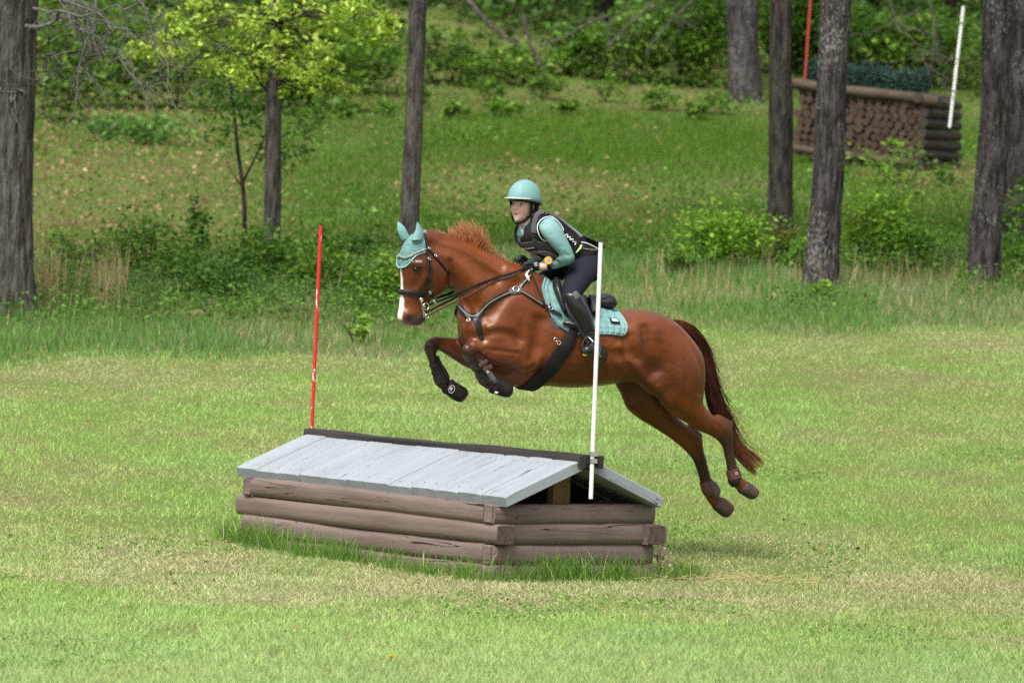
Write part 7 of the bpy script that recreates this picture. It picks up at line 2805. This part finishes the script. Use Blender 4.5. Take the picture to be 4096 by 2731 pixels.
def build_long_grass():
    """Uncut grass along the foot of the roofed jump."""
    rng = np.random.default_rng(55)
    X, Y, Hh = [], [], []
    def along(p, q, n, spread, hmin, hmax, clumps):
        t = rng.random(clumps)
        wts = rng.random(clumps) ** 2.2; wts /= wts.sum()
        ci = rng.choice(clumps, n, p=wts)
        ct = t[ci] + rng.normal(0, .010, n)
        mixr = rng.random(n) < .30
        ct = np.where(mixr, rng.random(n), ct)
        P = p[None, :2] * (1 - ct[:, None]) + q[None, :2] * ct[:, None] + rng.normal(0, spread, (n, 2))
        X.append(P[:, 0]); Y.append(P[:, 1]); Hh.append(rng.uniform(hmin, hmax, n) * (.55 + .45 * rng.random(n)))
    along(fp(-.1, -.13, 0), fp(FL + .15, -.13, 0), 1700, .04, .06, .24, 24)
    along(fp(-.13, -.1, 0), fp(-.13, FE + .25, 0), 1700, .045, .08, .27, 24)
    along(fp(FL * .55, -.2, 0), fp(FL + .2, -.12, 0), 700, .05, .08, .30, 10)
    along(fp(-.2, FE * .5, 0), fp(-.1, FE + .4, 0), 500, .09, .05, .16, 8)
    along(fp(-.22, -.16, 0), fp(.9, -.22, 0), 500, .07, .05, .16, 8)
    x, y, h = np.concatenate(X), np.concatenate(Y), np.concatenate(Hh)
    inb, a, b = in_box(x, y, .03)
    x, y, h = x[~inb], y[~inb], h[~inb]
    n = len(x)
    c = mixc(np.array([.070, .165, .022]), np.tile(np.array([.20, .35, .06]), (n, 1)), rng.random(n))
    c = np.where((rng.random(n) < .05)[:, None], STRAW, c)
    V, F, C = blades(x, y, h, rng.uniform(.0024, .0052, n), rng.uniform(.1, .9, n), c, rng, 3, curve=.8)
    ob = link_mesh('long_grass', np_mesh('long_grass', V, F, C), grass_mat, None, False)
    tag(ob, 'long dark grass left uncut along the foot of the roofed jump', None, kind='stuff')
    # straw litter at the right-hand corner
    m = 240
    P = fp(-.2, FE + .35, 0)[:2] + rng.normal(0, 1, (m, 2)) * [.35, .25]
    mb = MB()
    for p in P:
        z = gz(*p)
        a = rng.uniform(0, 6.28); l = rng.uniform(.04, .14)
        mb.tube([(p[0], p[1], z + .02), (p[0] + math.cos(a) * l, p[1] + math.sin(a) * l, z + rng.uniform(.015, .05))], .0016, 4)
    tag(mb.build('straw_litter', material('straw', (.42, .34, .15), rough=.8), None), 'loose straw stalks by the right corner of the roofed jump', None, kind='stuff')


def build_rough():
    """Tall rough grass between the lawn and the trees."""
    rng = np.random.default_rng(202)
    x, y = scatter(rng, 47, 74, lambda y: 700)
    e = edge_y(x)
    dep = y - e
    ok = (dep > -.3) & (dep < 13)
    x, y, dep = x[ok], y[ok], dep[ok]
    n = len(x)
    nz = n2(x, y, .6, .3, 61)
    h = np.interp(dep, [-.3, .6, 2, 7, 13], [.05, .12, .19, .20, .14]) * (.3 + 1.2 * nz) * (.6 + .8 * n2(x, y, 2.5, 1.2, 62)) * rng.uniform(.6, 1.25, n)
    w = rng.uniform(.005, .010, n)
    c = mixc(np.array([.090, .205, .030]), np.tile(np.array([.165, .295, .062]), (n, 1)), rng.random(n))
    c = mixc(c, np.tile(np.array([.135, .245, .095]), (n, 1)), np.clip(nz * rng.random(n) * 1.2, 0, 1))
    dry = rng.random(n) < np.where(n2(x, y, .9, .4, 63) > .58, .35, .08)
    c = np.where(dry[:, None], mixc(STRAW, np.tile(STRAW2, (n, 1)), rng.random(n)) * .75, c) * np.exp(rng.normal(0, .2, (n, 1)))
    V, F, C = blades(x, y, h, w, rng.uniform(.05, .6, n), c, rng, 1)
    ob = link_mesh('rough_grass', np_mesh('rough_grass', V, F, C), grass_mat, None, False)
    tag(ob, 'tall rough grass between the lawn and the trees', None, kind='stuff')
    # last year's dead stalks near the thick left pine and along the edge
    m = 1500
    px = np.concatenate([rng.normal(105, 22, 130), rng.normal(240, 30, 150), rng.uniform(0, 2352, 320), rng.uniform(1480, 2352, 240)])
    X, Y = [], []
    for k, u in enumerate(px):
        v = rng.uniform(690, 735) if k < 280 else rng.uniform(640, 730) - (u > 1480) * 30
        g = on_ground(*KD(u, v)); X.append(g[0]); Y.append(g[1])
    X, Y = np.array(X), np.array(Y)
    n = len(X)
    h = np.where(np.arange(n) < 280, rng.uniform(.25, .80, n), rng.uniform(.2, .5, n))
    c = mixc(np.array([.36, .27, .12]), np.tile(np.array([.45, .37, .20]), (n, 1)), rng.random(n))
    V, F, C = blades(X, Y, h, rng.uniform(.006, .012, n), rng.uniform(.02, .35, n), c, rng, 3, curve=.9)
    ob = link_mesh('dead_grass_stalks', np_mesh('dead_grass_stalks', V, F, C), grass_mat, None, False)
    tag(ob, 'pale dead grass stalks standing along the edge of the rough', None, kind='stuff')


def build_hill():
    """Grass, weeds and leaf litter on the slope under the trees."""
    rng = np.random.default_rng(303)
    x, y = scatter(rng, 60, 114, lambda y: 420 if y < 80 else 330)
    e = edge_y(x)
    ok = (y - e > 7)
    x, y = x[ok], y[ok]
    n = len(x)
    nz = n2(x, y, .35, .12, 71); n3 = n2(x, y, 1.2, .5, 72)
    px = project_px(np.stack([x, y, ground_z(x, y)], -1)) / 1.7415
    litter = np.clip((n2(x, y, .30, .10, 73) - .42) * 2.4, 0, 1)
    litter = np.maximum(litter, smoothstep(-px[:, 0], -760, -420) * .85)
    h = rng.uniform(.04, .15, n) * (.5 + nz) * (1 - .6 * litter)
    w = rng.uniform(.008, .016, n)
    g = mixc(np.array([.045, .128, .009]), np.tile(np.array([.098, .195, .018]), (n, 1)), np.clip(nz * 1.1 * rng.random(n) + .25 * n3, 0, 1))
    br = rng.random(n) < litter * .68 + .05
    bc = mixc(np.array([.20, .15, .065]), np.tile(np.array([.12, .115, .035]), (n, 1)), rng.random(n))
    c = np.where(br[:, None], bc, g) * np.exp(rng.normal(0, .2, (n, 1)))
    V, F, C = blades(x, y, h, w, rng.uniform(.1, .9, n), c, rng, 0)
    ob = link_mesh('hillside_grass', np_mesh('hillside_grass', V, F, C), grass_mat, None, False)
    tag(ob, 'grass covering the slope under the trees', None, kind='stuff')
    # dead leaves
    x, y = scatter(rng, 56, 124, 20)
    px = project_px(np.stack([x, y, ground_z(x, y)], -1)) / 1.7415
    dens = np.clip((n2(x, y, .30, .10, 73) - .42) * 2.0, .03, .5)
    dens = np.maximum(dens, smoothstep(-px[:, 0], -760, -420) * .9)
    dens = np.maximum(dens, smoothstep(y, 108, 113) * .9)
    ok = (rng.random(len(x)) < dens) & (y - edge_y(x) > 3)
    x, y = x[ok], y[ok]
    C = np.stack([x, y, ground_z(x, y) + rng.uniform(.03, .09, len(x))], -1)
    leaf_mesh('leaf_litter', C, rng.uniform(.045, .095, len(C)), (.25, .165, .075), leaf_mat, None, rng, .35, (.36, .265, .135), up_bias=.5, droop=0, aspect=.8)
    tag(bpy.data.objects['leaf_litter'], 'tan dead leaves strewn over the slope', None, kind='stuff')
    # low weeds between the trunks
    x, y = scatter(rng, 55, 72, 34)
    dep = y - edge_y(x)
    nz = n2(x, y, .5, .25, 81)
    ok = (dep > 2.5) & (dep < 12) & (nz > .40)
    x, y = x[ok], y[ok]
    k = 9
    P = np.stack([x, y, ground_z(x, y)], -1).repeat(k, 0)
    P += rng.normal(0, 1, P.shape) * [.09, .09, .0]
    P[:, 2] += rng.uniform(.05, .34, len(P))
    leaf_mesh('ground_weeds', P, rng.uniform(.035, .07, len(P)), (.085, .185, .022), leaf_mat, None, rng, .3, (.12, .22, .03))
    tag(bpy.data.objects['ground_weeds'], 'low leafy weeds growing through the rough grass', None, kind='stuff')
    # sparse weeds up the slope and on the bank
    x, y = scatter(rng, 72, 118, 3)
    nz = n2(x, y, .4, .15, 83)
    ok = (nz > .5) | (y > 104)
    x, y = x[ok], y[ok]
    P = np.stack([x, y, ground_z(x, y)], -1).repeat(8, 0)
    P += rng.normal(0, 1, P.shape) * [.14, .14, .0]
    P[:, 2] += rng.uniform(.04, .30, len(P))
    leaf_mesh('slope_weeds', P, rng.uniform(.05, .10, len(P)), (.075, .165, .02), leaf_mat, None, rng, .3, (.12, .23, .03))
    tag(bpy.data.objects['slope_weeds'], 'scattered leafy weeds on the slope under the trees', None, kind='stuff')


def build_lawn_weeds():
    rng = np.random.default_rng(404)
    x, y = scatter(rng, 27.5, 50, 60)
    nz = n2(x, y, .9, .6, 91)
    ok = (nz > .66) & ~in_box(x, y, .1)[0] & (y < edge_y(x))
    x, y = x[ok], y[ok]
    k = 7
    P = np.stack([x, y, ground_z(x, y)], -1).repeat(k, 0) + rng.normal(0, 1, (len(x) * k, 3)) * [.035, .035, 0]
    P[:, 2] += rng.uniform(.012, .038, len(P))
    leaf_mesh('lawn_weeds', P, rng.uniform(.012, .026, len(P)), (.13, .27, .04), leaf_mat, None, rng, .25, (.22, .38, .08), aspect=.85)
    tag(bpy.data.objects['lawn_weeds'], 'patches of small broad leafed weeds in the lawn', None, kind='stuff')
    x, y = scatter(rng, 28, 56, 2.2)
    ok = ~in_box(x, y, .1)[0] & (n2(x, y, .5, .3, 95) > .45)
    x, y = x[ok], y[ok]
    P = np.stack([x, y, ground_z(x, y) + rng.uniform(.02, .04, len(x))], -1)
    leaf_mesh('fallen_leaf_bits', P, rng.uniform(.015, .045, len(P)), (.30, .20, .09), leaf_mat, None, rng, .35, (.42, .30, .17), aspect=.8)
    tag(bpy.data.objects['fallen_leaf_bits'], 'brown leaf scraps scattered over the lawn', None, kind='stuff')


build_lawn()
build_lawn_weeds()
build_long_grass()
build_rough()
build_hill()


# ------------------------------------------------------------------ small things
def build_small():
    # pink blossoms lying by the right corner
    rng = np.random.default_rng(4)
    c = fp(-.02, FE + .12, 0)
    c = at_depth(*KD(1517, 1300), c[1]); c[2] = gz(c[0], c[1])
    root = empty('flower_bunch', c, 'bunch of pale pink flowers behind the right corner of the roofed jump', 'flowers')
    P = c + rng.normal(0, 1, (150, 3)) * [.028, .03, .0] + UP * rng.uniform(.03, .20, (150, 1))
    leaf_mesh('blossoms', P, .026, (.75, .42, .40), material('petal', (.7, .4, .4), rough=.6, attr='col', trans=.3), root, rng, .15, (.85, .68, .62), aspect=.9)
    mb = MB()
    for k in range(9):
        mb.tube([c + rng.normal(0, .02, 3) * [1, 1, 0], c + rng.normal(0, .03, 3) * [1, 1, 0] + UP * .15], .003, 5)
    mb.build('stalks', material('green_stalk', (.08, .17, .03), rough=.7), root)
    # dandelion
    g = on_ground(*KD(897, 1532))
    d = empty('dandelion', g, 'single yellow dandelion in the foreground lawn', 'flower')
    MB().tube([g, g + UP * .055], .0025, 6).build('stalk', MATS['green_stalk'], d)
    P = g + UP * .058 + rng.normal(0, 1, (60, 3)) * [.006, .006, .003]
    leaf_mesh('flower_head', P, .012, (.80, .52, .02), MATS['petal'], d, rng, .1)
    # clods of turf kicked up behind
    soil = material('turf_clod_soil', (.05, .035, .022), rough=1, bump=(60, .8, .01))
    for (x, yv, r, wd) in ((1970, 1258, .011, 'largest clod of turf flying behind the hind hooves'), (1800, 1192, .008, 'small clod of turf flying just below the tail tip'), (1848, 1203, .006, 'tiny clod of turf flying between two others')):
        p = at_depth(*KD(x, yv), 39.2)
        m = MB().ellipsoid(p, np.eye(3), (r * 1.3, r, r * .8), 9, 6)
        m.v = [tuple(np.array(q) + rng.normal(0, r * .22, 3)) for q in m.v]
        o = m.build('turf_clod', soil, None, smooth=True)
        rebase(o)
        tag(o, wd, 'clod', 'clods of turf kicked up by the horse')
    # stick by the corner of the jump
    g = on_ground(*KD(1500, 1325))
    st = MB().tube([g, g + np.array([.01, 0, .04]), g + np.array([.035, 0, .075])], [.012, .010, .006], 7).build('stick', bark_brown, None, smooth=True)
    rebase(st)
    tag(st, 'short dark stick in the grass at the right corner of the jump', 'stick')


build_small()
